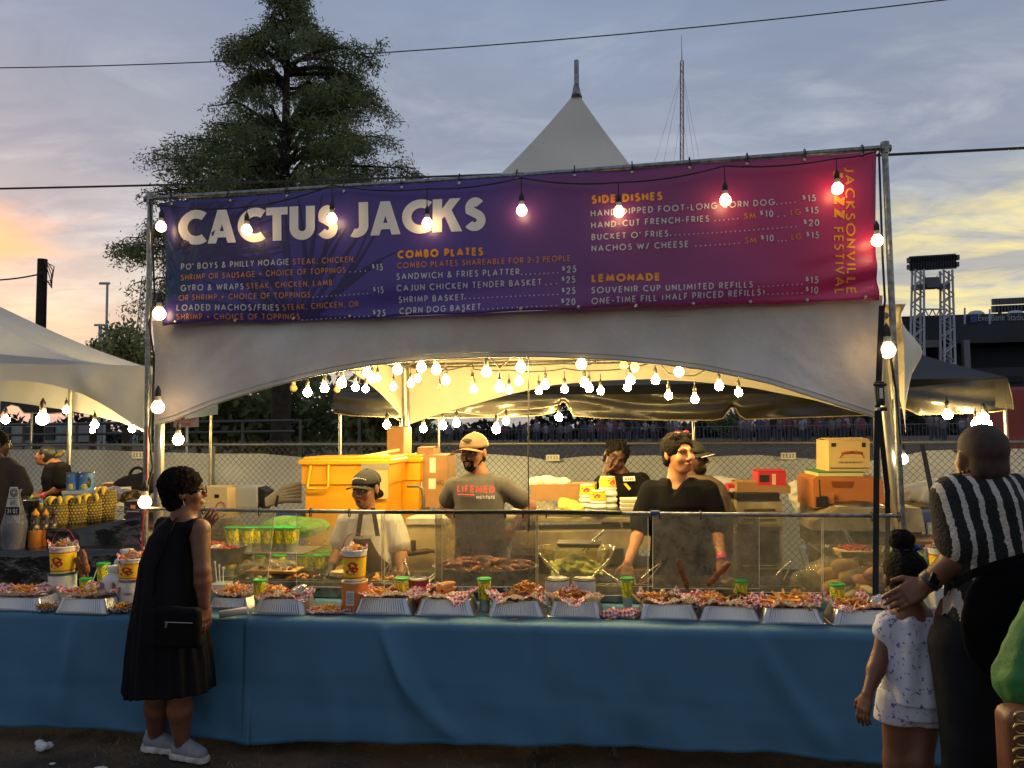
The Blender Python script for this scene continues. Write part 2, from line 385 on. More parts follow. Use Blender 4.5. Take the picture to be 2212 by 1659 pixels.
   Q = np.stack([cell(-1, -1), cell(0, -1), cell(0, 0), cell(-1, 0)], 1); Q[~inside] = Q[~inside][:, ::-1]; Fs.append(Q)
  Fq = np.concatenate(Fs); return V, Fq[(Fq >= 0).all(1)]
 def build(s, name, m, parent=None, loc=None, warp=None):
  V, F = s.mesh()
  if warp is not None: V = warp(V)
  return mesh_obj(name, V, F.tolist(), m, parent, loc, True)
# ---------------------------------------------------------------- lettering (single-stroke capitals given a width)
def arc(cx, cy_, rx, ry, a0, a1, n=12): return [(cx+rx*math.cos(R(a0+(a1-a0)*i/n)), cy_+ry*math.sin(R(a0+(a1-a0)*i/n))) for i in range(n+1)]
GL = {
 'A': (.76, [[(0, 0), (.38, 1), (.76, 0)], [(.14, .3), (.62, .3)]]), 'B': (.52, [[(.0, 0), (0, 1)], [(0, 1), (.24, 1)]+arc(.24, .75, .2, .25, 90, -90, 8)+[(0, .5)], [(.24, .5)]+arc(.27, .25, .23, .25, 90, -90, 8)+[(0, 0)]]),
 'C': (.78, [arc(.5, .5, .48, .5, 52, 308, 18)]), 'D': (.68, [[(0, 0), (0, 1), (.2, 1)]+arc(.2, .5, .46, .5, 90, -90, 14)+[(0, 0)]]),
 'E': (.46, [[(.46, 1), (0, 1), (0, 0), (.46, 0)], [(0, .52), (.43, .52)]]), 'F': (.45, [[(.45, 1), (0, 1), (0, 0)], [(0, .5), (.42, .5)]]),
 'G': (.9, [arc(.5, .5, .48, .5, 48, 350, 20)+[(.95, .46), (.55, .46)]]), 'H': (.62, [[(0, 0), (0, 1)], [(.62, 0), (.62, 1)], [(0, .52), (.62, .52)]]),
 'I': (.0, [[(0, 0), (0, 1)]]), 'J': (.3, [[(.3, 1), (.3, .2)]+arc(.1, .17, .2, .19, 0, -120, 8)]), 'K': (.58, [[(0, 0), (0, 1)], [(.52, 1), (.03, .5), (.58, 0)]]),
 'L': (.4, [[(0, 1), (0, 0), (.4, 0)]]), 'M': (.86, [[(0, 0), (.12, 1), (.43, .12), (.74, 1), (.86, 0)]]), 'N': (.66, [[(0, 0), (0, 1), (.66, 0), (.66, 1)]]),
 'O': (.98, [arc(.49, .5, .49, .5, 90, 450, 22)]), 'P': (.48, [[(0, 0), (0, 1), (.22, 1)]+arc(.22, .72, .25, .28, 90, -90, 8)+[(0, .44)]]),
 'R': (.52, [[(0, 0), (0, 1), (.22, 1)]+arc(.22, .72, .25, .28, 90, -90, 8)+[(0, .44)], [(.2, .44), (.52, 0)]]),
 'S': (.5, [arc(.26, .74, .2, .26, 35, 200, 9)+arc(.24, .25, .24, .26, 60, -150, 12)]), 'T': (.56, [[(0, 1), (.56, 1)], [(.28, 1), (.28, 0)]]),
 'U': (.58, [[(0, 1), (0, .3)]+arc(.29, .3, .29, .3, 180, 360, 10)+[(.58, 1)]]), 'V': (.7, [[(0, 1), (.35, 0), (.7, 1)]]), 'W': (1.04, [[(0, 1), (.26, 0), (.52, .9), (.78, 0), (1.04, 1)]]),
 'X': (.6, [[(0, 0), (.6, 1)], [(0, 1), (.6, 0)]]), 'Y': (.6, [[(0, 1), (.3, .5), (.6, 1)], [(.3, .5), (.3, 0)]]), 'Z': (.56, [[(0, 1), (.54, 1), (0, 0), (.56, 0)]]), 'Q': (.98, [arc(.49, .5, .49, .5, 90, 450, 22), [(.6, .3), (.95, -.05)]]),
 '0': (.52, [arc(.26, .5, .26, .5, 90, 450, 16)]), '1': (.2, [[(0, .82), (.2, 1), (.2, 0)]]), '2': (.5, [arc(.25, .73, .24, .27, 170, -35, 9)+[(0, 0), (.52, 0)]]),
 '3': (.46, [arc(.22, .75, .2, .25, 150, -80, 9)+arc(.22, .26, .24, .26, 85, -150, 10)]), '4': (.54, [[(.42, 0), (.42, 1), (0, .3), (.54, .3)]]),
 '5': (.48, [[(.44, 1), (.14, 1), (.08, .58)]+arc(.2, .32, .28, .32, 110, -140, 12)]), '6': (.5, [[(.36, 1), (.06, .45)]+arc(.26, .3, .24, .3, 140, -220, 14)]), '8': (.48, [arc(.24, .76, .19, .24, 90, 450, 12), arc(.24, .26, .24, .26, 90, 450, 12)]),
 '&': (.7, [[(.68, 0), (.16, .72)]+arc(.29, .82, .15, .17, 200, -20, 8)+[(.36, .62), (.12, .42)]+arc(.22, .22, .2, .22, 120, 300, 8)+[(.62, .42)]]),
 '+': (.56, [[(0, .45), (.56, .45)], [(.28, .17), (.28, .73)]]), '-': (.3, [[(0, .4), (.3, .4)]]), '/': (.4, [[(0, -.05), (.4, 1.05)]]), "'": (.0, [[(0, 1), (0, .72)]]),
 ',': (.05, [[(.06, .08), (0, -.16)]]), '.': (.0, [[(-.02, .06), (.08, .06)]]), '(': (.2, [arc(.45, .45, .42, .66, 145, 215, 8)]), ')': (.2, [arc(-.25, .45, .42, .66, 35, -35, 8)]),
 '$': (.36, [[(x*.75, .42+y*.58) for x, y in arc(.26, .74, .2, .26, 35, 200, 8)+arc(.24, .25, .24, .26, 60, -150, 10)], [(.19, .34), (.19, 1.08)]]), ' ': (.28, []),
}
def ribbon(P, w):
 P = [np.array(p, float) for p in P]; Q = [P[0]]
 for p in P[1:]:
  if np.linalg.norm(p-Q[-1]) > 1e-4: Q.append(p)
 Q2 = [Q[0]]
 for p in Q[1:]:
  d = p-Q2[-1]; m = max(1, int(np.linalg.norm(d)/.26)); b = Q2[-1]
  for i in range(1, m+1): Q2.append(b+d*i/m)
 P = Q2; closed = np.linalg.norm(P[0]-P[-1]) < 1e-3; n = len(P); Lf = []; Rt = []
 for i in range(n):
  a = P[i]-P[i-1] if i > 0 else (P[0]-P[-2] if closed else P[1]-P[0]); b = P[i+1]-P[i] if i < n-1 else (P[1]-P[0] if closed else P[-1]-P[-2])
  a = a/np.linalg.norm(a); b = b/np.linalg.norm(b); na = np.array([-a[1], a[0]]); nb = np.array([-b[1], b[0]]); m = na+nb; l = np.linalg.norm(m)
  if l < .35: m = nb; k = 1
  else: m = m/l; k = min(1/max(m@na, .3), 1.25)
  Lf.append(P[i]+m*k*w/2); Rt.append(P[i]-m*k*w/2)
 return Lf, Rt
def strokes(txt, wt, gap=.22):
 """list of (quads in text units), total advance; wt = stroke width / cap height"""
 x = 0.; out = []
 for ch in txt:
  if ch == ' ': x += .38+wt*.6; continue
  w, pl = GL[ch]; rx = wt/2; k = 0
  for P in pl:
   P2 = [(x+rx+p[0]*(1-wt*.8), rx+p[1]*(1-wt)) for p in P]
   Lf, Rt = ribbon(P2, wt); out.append((Lf, Rt, k)); k += 1
  x += w*(1-wt*.8)+wt+gap
 return out, x-gap
def text_mesh(mb, txt, fn, wt=.16, gap=.22, mi=0, sub=True):
 """fn(x in 0..1, y in cap heights, lift index) -> 3D"""
 out, adv = strokes(txt, wt, gap)
 for Lf, Rt, k in out:
  n = len(Lf); V = [fn(p[0]/adv, p[1], k) for p in Lf]+[fn(p[0]/adv, p[1], k) for p in Rt]
  mb.add(V, [(n+i, n+i+1, i+1, i) for i in range(n-1)], False, mi)
 return adv
def flat_text(mb, txt, p0, right, up, length=None, h=.02, wt=.16, gap=.22, eps=.0006, curve=None, mi=0):
 """lettering on a flat face; p0 baseline start"""
 p0, right, up = np.asarray(p0, float), unit(right), unit(up); nrm = np.cross(right, up)
 _, adv = strokes(txt, wt, gap); length = length or adv*h
 return text_mesh(mb, txt, lambda x, y, k: p0+right*x*length+up*y*h+nrm*(eps+k*.0002), wt, gap, mi)
def font_mesh(txt, size):
 """ordinary lower-case lettering from Blender's own font -> verts (x,y), faces"""
 c = bpy.data.curves.new('lettering', 'FONT'); c.body = txt; c.size = size; o = bpy.data.objects.new('lettering', c); col.objects.link(o)
 dg = bpy.context.evaluated_depsgraph_get(); me = o.evaluated_get(dg).to_mesh(); V = np.array([tuple(v.co) for v in me.vertices]); F = [tuple(p.vertices) for p in me.polygons]
 o.evaluated_get(dg).to_mesh_clear(); bpy.data.objects.remove(o); bpy.data.curves.remove(c); return V, F
# ================================================================ shared materials
steel = mat('steel', (150, 148, 142), .32, 1., c2=(105, 103, 98), ns=14, bump=.12, bs=40)
alu = mat('aluminium', (178, 180, 182), .28, 1., bump=.1, bs=120)
pipe_m = mat('galvanised_pipe', (150, 152, 150), .38, .85, c2=(112, 112, 108), ns=30)
black_m = mat('black_rubber', (22, 22, 23), .6)
blackfab = mat('black_fabric', (16, 16, 18), .85, sheen=.15, bump=.15, bs=25)
white_pl = mat('white_plastic', (205, 205, 198), .4)
wood_tip = mat('bare_wood', (150, 118, 76), .8, c2=(120, 90, 55), ns=20)
# ================================================================ ground
def build_ground():
 xs = np.concatenate([np.linspace(-1500, -40, 12), np.linspace(-30, -8, 12), np.linspace(-7.5, 6, 200), np.linspace(7, 30, 14), np.linspace(40, 1500, 12)])
 ys = np.concatenate([[-1500, -300, -60, -15, -4], np.linspace(0, 6, 110), np.linspace(6.2, 12, 30), np.linspace(13, 45, 24), [70, 120, 300, 800, 2500]])
 X, Y = np.meshgrid(xs, ys, indexing='ij')
 Z = np.clip((Y-13)/22, 0, 1)**1.5*.75
 near = (abs(X) < 8) & (Y > -1) & (Y < 12)
 Z = Z + near*(.008*np.sin(X*9+3*np.sin(Y*5))*np.sin(Y*11)+.006*rng.normal(size=X.shape))-.006
 w = len(ys); n = len(xs); F = [(i*w+j, (i+1)*w+j, (i+1)*w+j+1, i*w+j+1) for i in range(n-1) for j in range(w-1)]
 m = mat('dirt_ground', (92, 75, 58), .95, c2=(48, 40, 31), ns=1.7, det=9, bump=.5, bs=45)
 tag(mesh_obj('ground', np.stack([X, Y, Z], -1).reshape(-1, 3), F, m, smooth=True), kind='structure')
 g = MB()
 for i in range(5200):
  x, y = rng.uniform(-4.2, 3.5), rng.uniform(3.2, 5.6)
  if math.sin(x*2.3+1)*math.sin(y*4+x)+rng.normal()*.5 < -.1: continue
  h = rng.uniform(.012, .045); a = rng.uniform(0, 6.3); d = np.array([math.cos(a), math.sin(a), 0])*.003; l = np.append(rng.normal(size=2)*.02, h)
  p = np.array([x, y, -.004]); g.add([p-d, p+d, p+l], [(0, 1, 2)])
 tag(g.build('dry_grass', mat('dry_grass', (130, 114, 74), .9, c2=(86, 90, 52), ns=3)), 'sparse dry grass blades on the dirt', 'grass', kind='stuff')
 g = MB()
 for i in range(900):
  x, y = rng.uniform(-4.2, 3.5), rng.uniform(3.1, 5.2); s_ = rng.uniform(.003, .011)
  g.ell((x, y, -.002), (s_, s_*rng.uniform(.6, 1), s_*.5), 5, 3)
 tag(g.build('gravel', mat('gravel', (96, 84, 68), .9, c2=(60, 50, 40), ns=20)), 'small stones and mulch bits on the dirt', 'gravel', kind='stuff')
 pm = mat('litter_paper', (200, 200, 198), .8)
 for k, (u, v, sx, lab) in enumerate([(97, 1616, .05, 'crumpled white napkin lying on the dirt near the table leg'), (114, 1647, .035, 'thin white paper scrap lying nearest the camera at left'), (221, 1657, .045, 'flat white paper strip on the dirt beside the woman in black')]):
  c = G(u, v, .01); s_ = SDF(c-.09, c+.09, .006);
  for q in range(5 if k == 0 else 2):
   o_ = rng.normal(size=3)*np.array([sx*.5, sx*.3, .008 if k == 0 else .001]); s_.ell(c+o_+[0, 0, .012 if k == 0 else -.004], (sx*.6, sx*.35, .02 if k == 0 else .005), k=.01)
  s_.rough(.003, 60, k); tag(s_.build('paper_scrap', pm, loc=c), lab, 'litter', 'paper scraps on the ground')
 q = np.random.default_rng(6); g = MB()
 for i in range(260):
  x, y = q.uniform(-3.4, 2.4), q.uniform(3.3, 5.2); a = q.uniform(0, 3.1); l = q.uniform(.01, .05); g.tube([(x, y, .002), (x+l*math.cos(a), y+l*math.sin(a), .006)], .0018, 4)
 tag(g.build('twigs', mat('twig_brown', (120, 92, 60), .9, c2=(70, 52, 34), ns=5)), 'small twigs and straw bits scattered on the dirt', 'twigs', kind='stuff')
build_ground()
# ================================================================ string-light bulbs
glow = mat('bulb_glow', (255, 220, 150), .3, emit=(255, 219, 140), es=245)
glow_front = mat('bulb_glow_front', (255, 220, 150), .3, emit=(255, 206, 140), es=11)
glow_cool = mat('bulb_glow_white', (255, 240, 210), .3, emit=(255, 232, 186), es=42)
glow_dim = mat('bulb_glow_dim', (255, 220, 150), .3, emit=(255, 198, 110), es=1.4)
glass_off = mat('bulb_frosted_unlit', (206, 172, 112), .25, spec=.6)
sock = mat('bulb_socket', (20, 19, 18), .5)
collar_m = mat('bulb_collar', (196, 190, 176), .4)
def make_bulb(kind, r=.034):
 root = thing('string_bulb', '', 'light bulb')
 g = MB(); pr = [(.0005, -1.)]+[(math.cos(R(a)), math.sin(R(a))) for a in (-70, -48, -25, 0, 22, 42)]+[(.56, .92), (.5, 1.05)]
 g.lathe([(x*r, z*r) for x, z in pr], n=12); g.build('globe', {'front': glow_front, 'on': glow, 'cool': glow_cool, 'dim': glow_dim, 'off': glass_off}[kind], root)
 c = MB(); c.lathe([(.5*r, 1.0*r), (.56*r, 1.02*r), (.42*r, 1.75*r), (.36*r, 1.8*r)], n=10); c.build('collar', collar_m, root)
 s_ = MB(); s_.lathe([(.40*r, 1.78*r), (.46*r, 1.8*r), (.46*r, 2.7*r), (.34*r, 2.95*r), (.16*r, 3.35*r), (.1*r, 3.5*r)], n=10); s_.build('socket', sock, root)
 return root
BULB = {}
NB = [0]
ROWS = {}
def bulb(u, v, y, kind='on', label='', group='bulbs', drop=0., rpx=None):
 p = H(u, v, y); r = S(rpx, p) if rpx else .034
 if kind not in BULB: b = BULB[kind] = make_bulb(kind); b.location = tuple(p);
 else: b = copy_tree(BULB[kind], p)
 b.scale = (r/.034,)*3; b['label'] = label; b['group'] = group
 if drop:                       # its own lead up to the cord
  t = p+[0, 0, r*3.4]; w = MB(); w.tube([t-p, t-p+[0, 0, drop]], .0035/(r/.034), 5);
  o = w.build('lead', black_m); o.parent = b
 return p+[0, 0, r*3.4+drop]
def cord(name, pts, label, r=.005, cat='cable', m=None, group=None):
 P = []
 for a, b in zip(pts[:-1], pts[1:]):
  a, b = np.asarray(a), np.asarray(b); P += sag(a, b, np.linalg.norm(b-a)*.035, 6)[:-1]
 P.append(np.asarray(pts[-1])); w = MB(); w.tube(P, r, 5); return tag(w.build({'light_cord': 'bulb_string'}.get(name, name), m or black_m, loc=P[0]), label, cat, group)
# ================================================================ main tent (white high-peak canopy)
YF = 4.78
tent_f = mat_cloth('tent_vinyl_front', (212, 211, 208), (190, 188, 182), .004, .6, ns=2.2, bump=.45, bs=9)
tent_m = mat_cloth('tent_vinyl', (218, 212, 196), (202, 196, 182), .012, .55, ns=1.3, bump=.35, bs=5)
tent = thing('canopy_tent', 'large white high-peak tent sheltering the food stall behind the purple banner', 'tent', (0, 5.6, 0))
FL, FR = H(333, 918, YF), H(1903, 905, YF)            # front corners of the valance (bottom tips)
TL, TR = H(336, 712, YF), H(1912, 655, YF)
BLc, BRc = H(876, 920, 7.6), H(1893, 904, 7.6)
zt = (TL[2]+TR[2])/2
def wrinkle(x, z, k=1.): return .012*k*(np.sin(x*2.1+z*3)*np.sin(z*5+x)+.6*np.sin(x*7+z*4.1+np.sin(x*3))+.3*np.sin(17*x-9*z))
APX = [(333, 918), (372, 908), (440, 880), (520, 853), (600, 830), (700, 806), (800, 788), (920, 775), (1040, 770), (1165, 769), (1300, 774), (1420, 785), (1520, 797), (1660, 826), (1780, 864), (1870, 893), (1903, 905)]
TOPL = [(336, 706), (700, 703), (1100, 688), (1500, 668), (1800, 650), (1912, 652)]
def front_valance():
 g = MB(); uu = np.linspace(333, 1903, 121); hv = np.interp(uu, *zip(*APX)); tv = np.interp(uu, *zip(*TOPL))-12
 V = []; nv = 16
 for u, hb, tb in zip(uu, hv, tv):
  for j in range(nv+1):
   v = hb+(tb-hb)*j/nv; p = H(u, v, YF); k = j/nv
   e = min(1, abs(u-333)/380, abs(u-1903)/380); tens = (1-e)
   rad = math.atan2(v-(918 if u < 1118 else 905), abs(u-(333 if u < 1118 else 1903)))
   dy = wrinkle(p[0], p[2], .55)+.008*tens*math.sin(rad*26+math.sin(rad*9)*2)*min(1, 2.2*(1-e+.1))+.02*math.sin(k*math.pi)*math.sin(p[0]*1.3)
   V.append(p+[0, dy-.03*k, 0])
 F = [(i*(nv+1)+j, (i+1)*(nv+1)+j, (i+1)*(nv+1)+j+1, i*(nv+1)+j+1) for i in range(120) for j in range(nv)]
 g.add(V, F, True); g.build('front_valance', tent_f, tent)
 for sd_ in (0, 1):
  h = MB(); h.tube([H(u, (np.interp(u, *zip(*TOPL))+14) if sd_ else np.interp(u, *zip(*APX))-9, YF)+[0, wrinkle(H(u, 700, YF)[0], 2.5, .5)*0-.012, 0] for u in np.linspace(345, 1890, 60)], .0025, 4); h.build('seam', mat('seam_grey', (166, 163, 155), .7), tent)
 h = MB(); h.tube([H(u, v+1, YF-.004) for u, v in zip(uu[::3], hv[::3])], .006, 6); h.build('valance_hem', mat('hem_grey', (150, 146, 136), .7), tent)
front_valance()
def arch(P, Q, rise, n=40, e=.8):
 """scalloped lower edge between two tips"""
 out = []
 for i in range(n+1):
  t = i/n; p = P+(Q-P)*t; out.append(p+np.array([0, 0, rise*(math.sin(math.pi*t)**e)]))
 return out
def side_sail(name, P, Q, ztop, rise, bulge=(0, 0, 0)):
 g = MB(); E = arch(P, Q, rise); V = []; nv = 8; bulge = np.array(bulge)
 for i, p in enumerate(E):
  t = i/40; top = (P+(Q-P)*t)*[1, 1, 0]+[0, 0, ztop]
  for j in range(nv+1):
   k = j/nv; q = p+(top-p)*k; V.append(q+bulge*math.sin(math.pi*k)*math.sin(math.pi*t)+np.array([wrinkle(q[1]*1.1, q[2]), wrinkle(q[0], q[2]), 0])*.5)
 g.add(V, [(i*(nv+1)+j, (i+1)*(nv+1)+j, (i+1)*(nv+1)+j+1, i*(nv+1)+j+1) for i in range(40) for j in range(nv)], True); return g.build(name, tent_m, tent)
side_sail('left_valance', FL+[-.02, .04, 0], BLc+[0, 0, 0], zt, .62)
def back_valance():
 g = MB(); bu = [(876, 920), (930, 900), (1000, 880), (1100, 852), (1200, 831), (1300, 822), (1400, 819), (1500, 824), (1620, 837), (1750, 862), (1850, 890), (1893, 904)]
 uu = np.linspace(876, 1893, 61); vv = np.interp(uu, *zip(*bu)); V = []
 for u, v in zip(uu, vv):
  p = H(u, v, 7.6)
  for j in range(9):
   k = j/8; q = p*[1, 1, 0]+[0, 0, p[2]+(zt-p[2])*k]; V.append(q+[0, wrinkle(q[0], q[2], .8), 0])
 g.add(V, [(i*9+j, (i+1)*9+j, (i+1)*9+j+1, i*9+j+1) for i in range(60) for j in range(8)], True); g.build('back_valance', tent_m, tent)
back_valance()
side_sail('right_valance', FR+[.16, .05, -.1], BRc+[.1, 0, -.1], zt, .42, (.22, 0, 0))
peak = H(1245, 197, 6.3)
def roof():
 g = MB(); c = [TL*[1, 1, 0]+[0, 0, zt], TR*[1, 1, 0]+[.12, 0, zt], BRc*[1, 1, 0]+[.1, 0, zt], BLc*[1, 1, 0]+[0, 0, zt]]
 for a in range(4):
  A, B = c[a], c[(a+1) % 4]
  def fn(s_, t, A=A, B=B):
   e = A[:, None, None]+(B-A)[:, None, None]*s_; p = peak[:, None, None]
   q = e+(p-e)*t; pinch = np.sin(math.pi*s_)*.10*np.sin(math.pi*t)
   q[2] = zt+(peak[2]-zt)*t**1.9-pinch*.6+.01*np.sin(s_*25)*np.sin(math.pi*t)
   return q[0], q[1], q[2]
  g.grid(fn, 28, 26)
 g.build('roof_canopy', tent_m, tent)
 k = MB(); k.lathe([(.05, -.06), (.034, .0), (.022, .06)], peak, n=12); k.tube([peak-[0, 0, .5], H(1245, 131, 6.3)], .022, 10); k.build('centre_mast', pipe_m, tent)
 r_ = MB()
 ctr = sum(c)/4; ci = [A+(ctr-A)*.05-[0, 0, .06] for A in c]
 for A in ci: r_.tube([A, np.array([peak[0], peak[1], zt+.25])], .02, 6)
 for A, B in zip(ci, ci[1:]+ci[:1]): r_.tube([A, B], .024, 8)
 r_.build('roof_frame', pipe_m, tent)
roof()
pole_m = mat('tent_leg_metal', (176, 172, 160), .33, .9, c2=(150, 146, 136), ns=9)
for (u1, v1, u2, v2, y, r_) in ((345, 905, 343, 1060, 4.95, .034), (1917, 905, 1945, 1150, 4.92, .036), (874, 785, 878, 985, 7.58, .042), (1893, 905, 1895, 1000, 7.55, .03)):
 a, b = H(u1, v1, y), H(u2, v2, y); d = (b-a)/(b[2]-a[2]); base = a-d*a[2]; top = a+d*(zt-a[2])
 g = MB(); g.tube([base, a, top], r_, 14); g.lathe([(r_*2.4, 0), (r_*2.4, .012), (r_*1.2, .02)], base+[0, 0, .0], n=12); g.build('leg', pole_m, tent)
# ================================================================ banner and its pipe frame
YB = 4.66
fr = thing('banner_frame', 'tall pipe frame standing in front of the white tent holding the purple menu banner', 'frame', (0, YB, 0))
def pipe(name, pts, r_, par, m=pipe_m, n=12): g = MB(); g.tube([H(u, v, y) for u, v, y in pts], r_, n); return g.build(name, m, par)
def down(u1, v1, u2, v2, y):
 a, b = H(u1, v1, y), H(u2, v2, y); d = (b-a)/(b[2]-a[2]); return a-d*a[2], a
for args in ((325, 424, 316, 1000, YB+.02), (1911, 322, 1948, 1120, YB+.02)):
 b_, t_ = down(*args); g = MB(); g.tube([b_, t_], .0185, 12); g.build('upright', pipe_m, fr)
pipe('top_rail', [(322, 429, YB+.02), (1124, 379, YB+.02)], .016, fr); pipe('top_rail', [(1116, 380, YB+.02), (1914, 319, YB+.02)], .018, fr)
for u, v in ((324, 430), (1912, 321), (935+8, 391), (1120, 380)):
 g = MB(); p = H(u, v, YB+.02); g.tube([p-cr*.03, p+cr*.03], .024, 10)
 if u in (324, 1912): g.tube([p-[0, 0, .03], p+[0, 0, .04]], .025, 10)
 g.build('pipe_fitting', pipe_m, fr)
def bwave(x, z): return .010*np.sin(x*1.7+z*2)+.004*np.sin(x*5.3-z*7)+.002*np.sin(9*x+13*z)
BTL, BTR, BBL, BBR = (341, 437), (1893, 327), (347, 703), (1901, 641)
def bpt(u, v, lift=0.):
 p = H(u, v, YB);
 e = min(1, max(0, (u-341)/90));
 dy = float(bwave(p[0], p[2])); vb = np.interp(u, [347, 1901], [703, 648])
 kk = max(0, 1-(vb-v)/70.); dy -= .020*kk*math.sin(kk*3+p[0]*2.2)
 if u > 1700: dy += .02*math.sin((v-640)*.11+(u-1700)*.03)*max(0, 1-(vb-v)/150.)*(u-1700)/200
 if u < 430: dy += .016*math.sin(u*.13)*(430-u)/90
 return p+[0, dy-lift, 0]
def ban():
 nu, nv = 150, 34; V = []
 for i in range(nu+1):
  a = i/nu; u1 = 341+(1893-341)*a; v1 = 437+(327-437)*a; u2 = 351+(1901-351)*a; v2 = 704+(648-704)*a-3*math.sin(math.pi*((a*7) % 1))
  for j in range(nv+1):
   b = j/nv; pin = 9*math.sin(math.pi*b)*max(0, 1-a*16)+(-5*math.sin(math.pi*b)*max(0, 1-(1-a)*16))
   V.append(bpt(u1+(u2-u1)*b+pin, v1+(v2-v1)*b))
 me = mesh_obj('menu_banner', V, [(i*(nv+1)+j, (i+1)*(nv+1)+j, (i+1)*(nv+1)+j+1, i*(nv+1)+j+1) for i in range(nu) for j in range(nv)], ban_m, loc=H(1117, 540, YB), smooth=True)
 md = me.modifiers.new('solid', 'SOLIDIFY'); md.thickness = .001; md.offset = 0
 return tag(me, 'long purple to magenta vinyl menu banner printed with white and orange food prices', 'banner')
ban_m = mat('banner_vinyl', (62, 48, 120), .38, spec=.5, bump=.06, bs=14)
N_, L_, B_ = nodes_of(ban_m)
tc = N_.new('ShaderNodeTexCoord'); sp = N_.new('ShaderNodeSeparateXYZ'); L_.new(tc.outputs['Object'], sp.inputs[0])
nz = N_.new('ShaderNodeTexNoise'); nz.inputs['Scale'].default_value = .7; L_.new(tc.outputs['Object'], nz.inputs['Vector'])
mr = N_.new('ShaderNodeMapRange'); L_.new(sp.outputs[0], mr.inputs[0]); mr.inputs[1].default_value = -2.6; mr.inputs[2].default_value = 2.2
ad = N_.new('ShaderNodeMath'); ad.operation = 'MULTIPLY_ADD'; L_.new(nz.outputs[0], ad.inputs[0]); ad.inputs[1].default_value = .12; L_.new(mr.outputs[0], ad.inputs[2])
rp = N_.new('ShaderNodeValToRGB'); L_.new(ad.outputs[0], rp.inputs[0]); e = rp.color_ramp.elements
while len(e) < 6: e.new(.5)
for el, (p, c) in zip(e, [(.0, (58, 48, 112)), (.30, (64, 54, 134)), (.52, (82, 58, 140)), (.68, (112, 56, 118)), (.86, (146, 50, 108)), (1.0, (190, 44, 98))]): el.position = p; el.color = (*lin(c), 1)
L_.new(rp.outputs[0], B_.inputs['Base Color'])
banner = ban()
# palm fronds printed on the left side, each blade a thin print
def frond(cu_, cv_, rad, a0, a1, n, seed):
 g = MB(); q = np.random.default_rng(seed)
 for i in range(n):
  a = R(a0+(a1-a0)*i/(n-1)+q.normal()*1.5); L = rad*q.uniform(.8, 1.05); bend = q.uniform(-.5, .5); m = 9; V = []
  for j in range(m+1):
   t = j/m; aa = a+bend*t*.8; w = 4.2*math.sin(math.pi*min(.98, t*.9+.06))*rad/230
   cx_, cy_ = cu_+L*t*math.cos(aa), cv_-L*t*math.sin(aa)
   for s_ in (-1, 1):
    uu, vv = cx_-s_*w*math.sin(aa)*.8, cy_-s_*w*math.cos(aa)*.8
    uu = min(max(uu, 354), 1020); tv = 437-(uu-341)*.0709+6; vv = min(max(vv, tv), 694-(uu-351)*.036)
    V.append(bpt(uu, vv, .0024+.00012*(i % 5)))
  g.add(V, [(2*j, 2*j+1, 2*j+3, 2*j+2) for j in range(m)])
 return g
fm = mat('banner_print_fronds', (40, 50, 92), .5, c2=(36, 70, 90), ns=2); fm2 = mat('banner_print_fronds_dark', (46, 37, 88), .5)
frond(395, 640, 250, 60, 175, 26, 1).build('printed_fronds', fm, banner); frond(640, 720, 300, 40, 150, 22, 2).build('printed_fronds', fm2, banner)
frond(365, 560, 300, -12, 70, 20, 3).build('printed_fronds', fm2, banner)
pr_w = mat('print_white', (205, 203, 198), .5); pr_c = mat('print_cream', (244, 240, 228), .45); pr_o = mat('print_orange', (226, 140, 44), .5); pr_y = mat('print_amber', (246, 158, 40), .5)
def bline(mb, txt, u0, v0, u1, v1, h, wt=.15, gap=.24, lift=.004, vertical=0):
 A = np.array([u0, v0], float); B_ = np.array([u1, v1], float); d = B_-A;
 up = np.array([0.0, -1.]) if not vertical else np.array([1., .0])
 text_mesh(mb, txt, lambda x, y, k: bpt(*(A+d*x+up*y*h), lift+k*.0003), wt, gap)
MBW, MBC, MBO, MBY = MB(), MB(), MB(), MB()
def ring(cx_, cy_, ro, ri, a0, a1, n=14):
 P = [[(cx_+r_*math.cos(R(a0+(a1-a0)*i/n)), cy_+r_*math.sin(R(a0+(a1-a0)*i/n))) for i in range(n+1)] for r_ in (ro, ri)]; return [[P[0][i], P[0][i+1], P[1][i+1], P[1][i]] for i in range(n)]
rc = lambda a, b, c, d: [(a, b), (c, b), (c, d), (a, d)]
BOLD = {'A': (.84, [[(0, 0), (.25, 0), (.55, 1), (.29, 1)], [(.59, 0), (.84, 0), (.55, 1), (.29, 1)], [(.20, .17), (.64, .17), (.58, .36), (.26, .36)]]), 'T': (.64, [rc(0, .77, .64, 1), rc(.19, 0, .45, .77)]),
 'U': (.74, [rc(0, .36, .26, 1), rc(.48, .36, .74, 1)]+ring(.37, .36, .37, .11, 180, 360)), 'C': (.78, ring(.51, .5, .52, .26, 54, 306, 20)), 'S': (.62, None), 'J': (.50, [rc(.24, .30, .50, 1)]+ring(.16, .30, .34, .08, 0, -118)),
 'K': (.80, [rc(0, 0, .26, 1), [(.26, .40), (.44, .54), (.77, 1), (.47, 1), (.26, .70)], [(.34, .46), (.52, .66), (.82, 0), (.52, 0)]])}
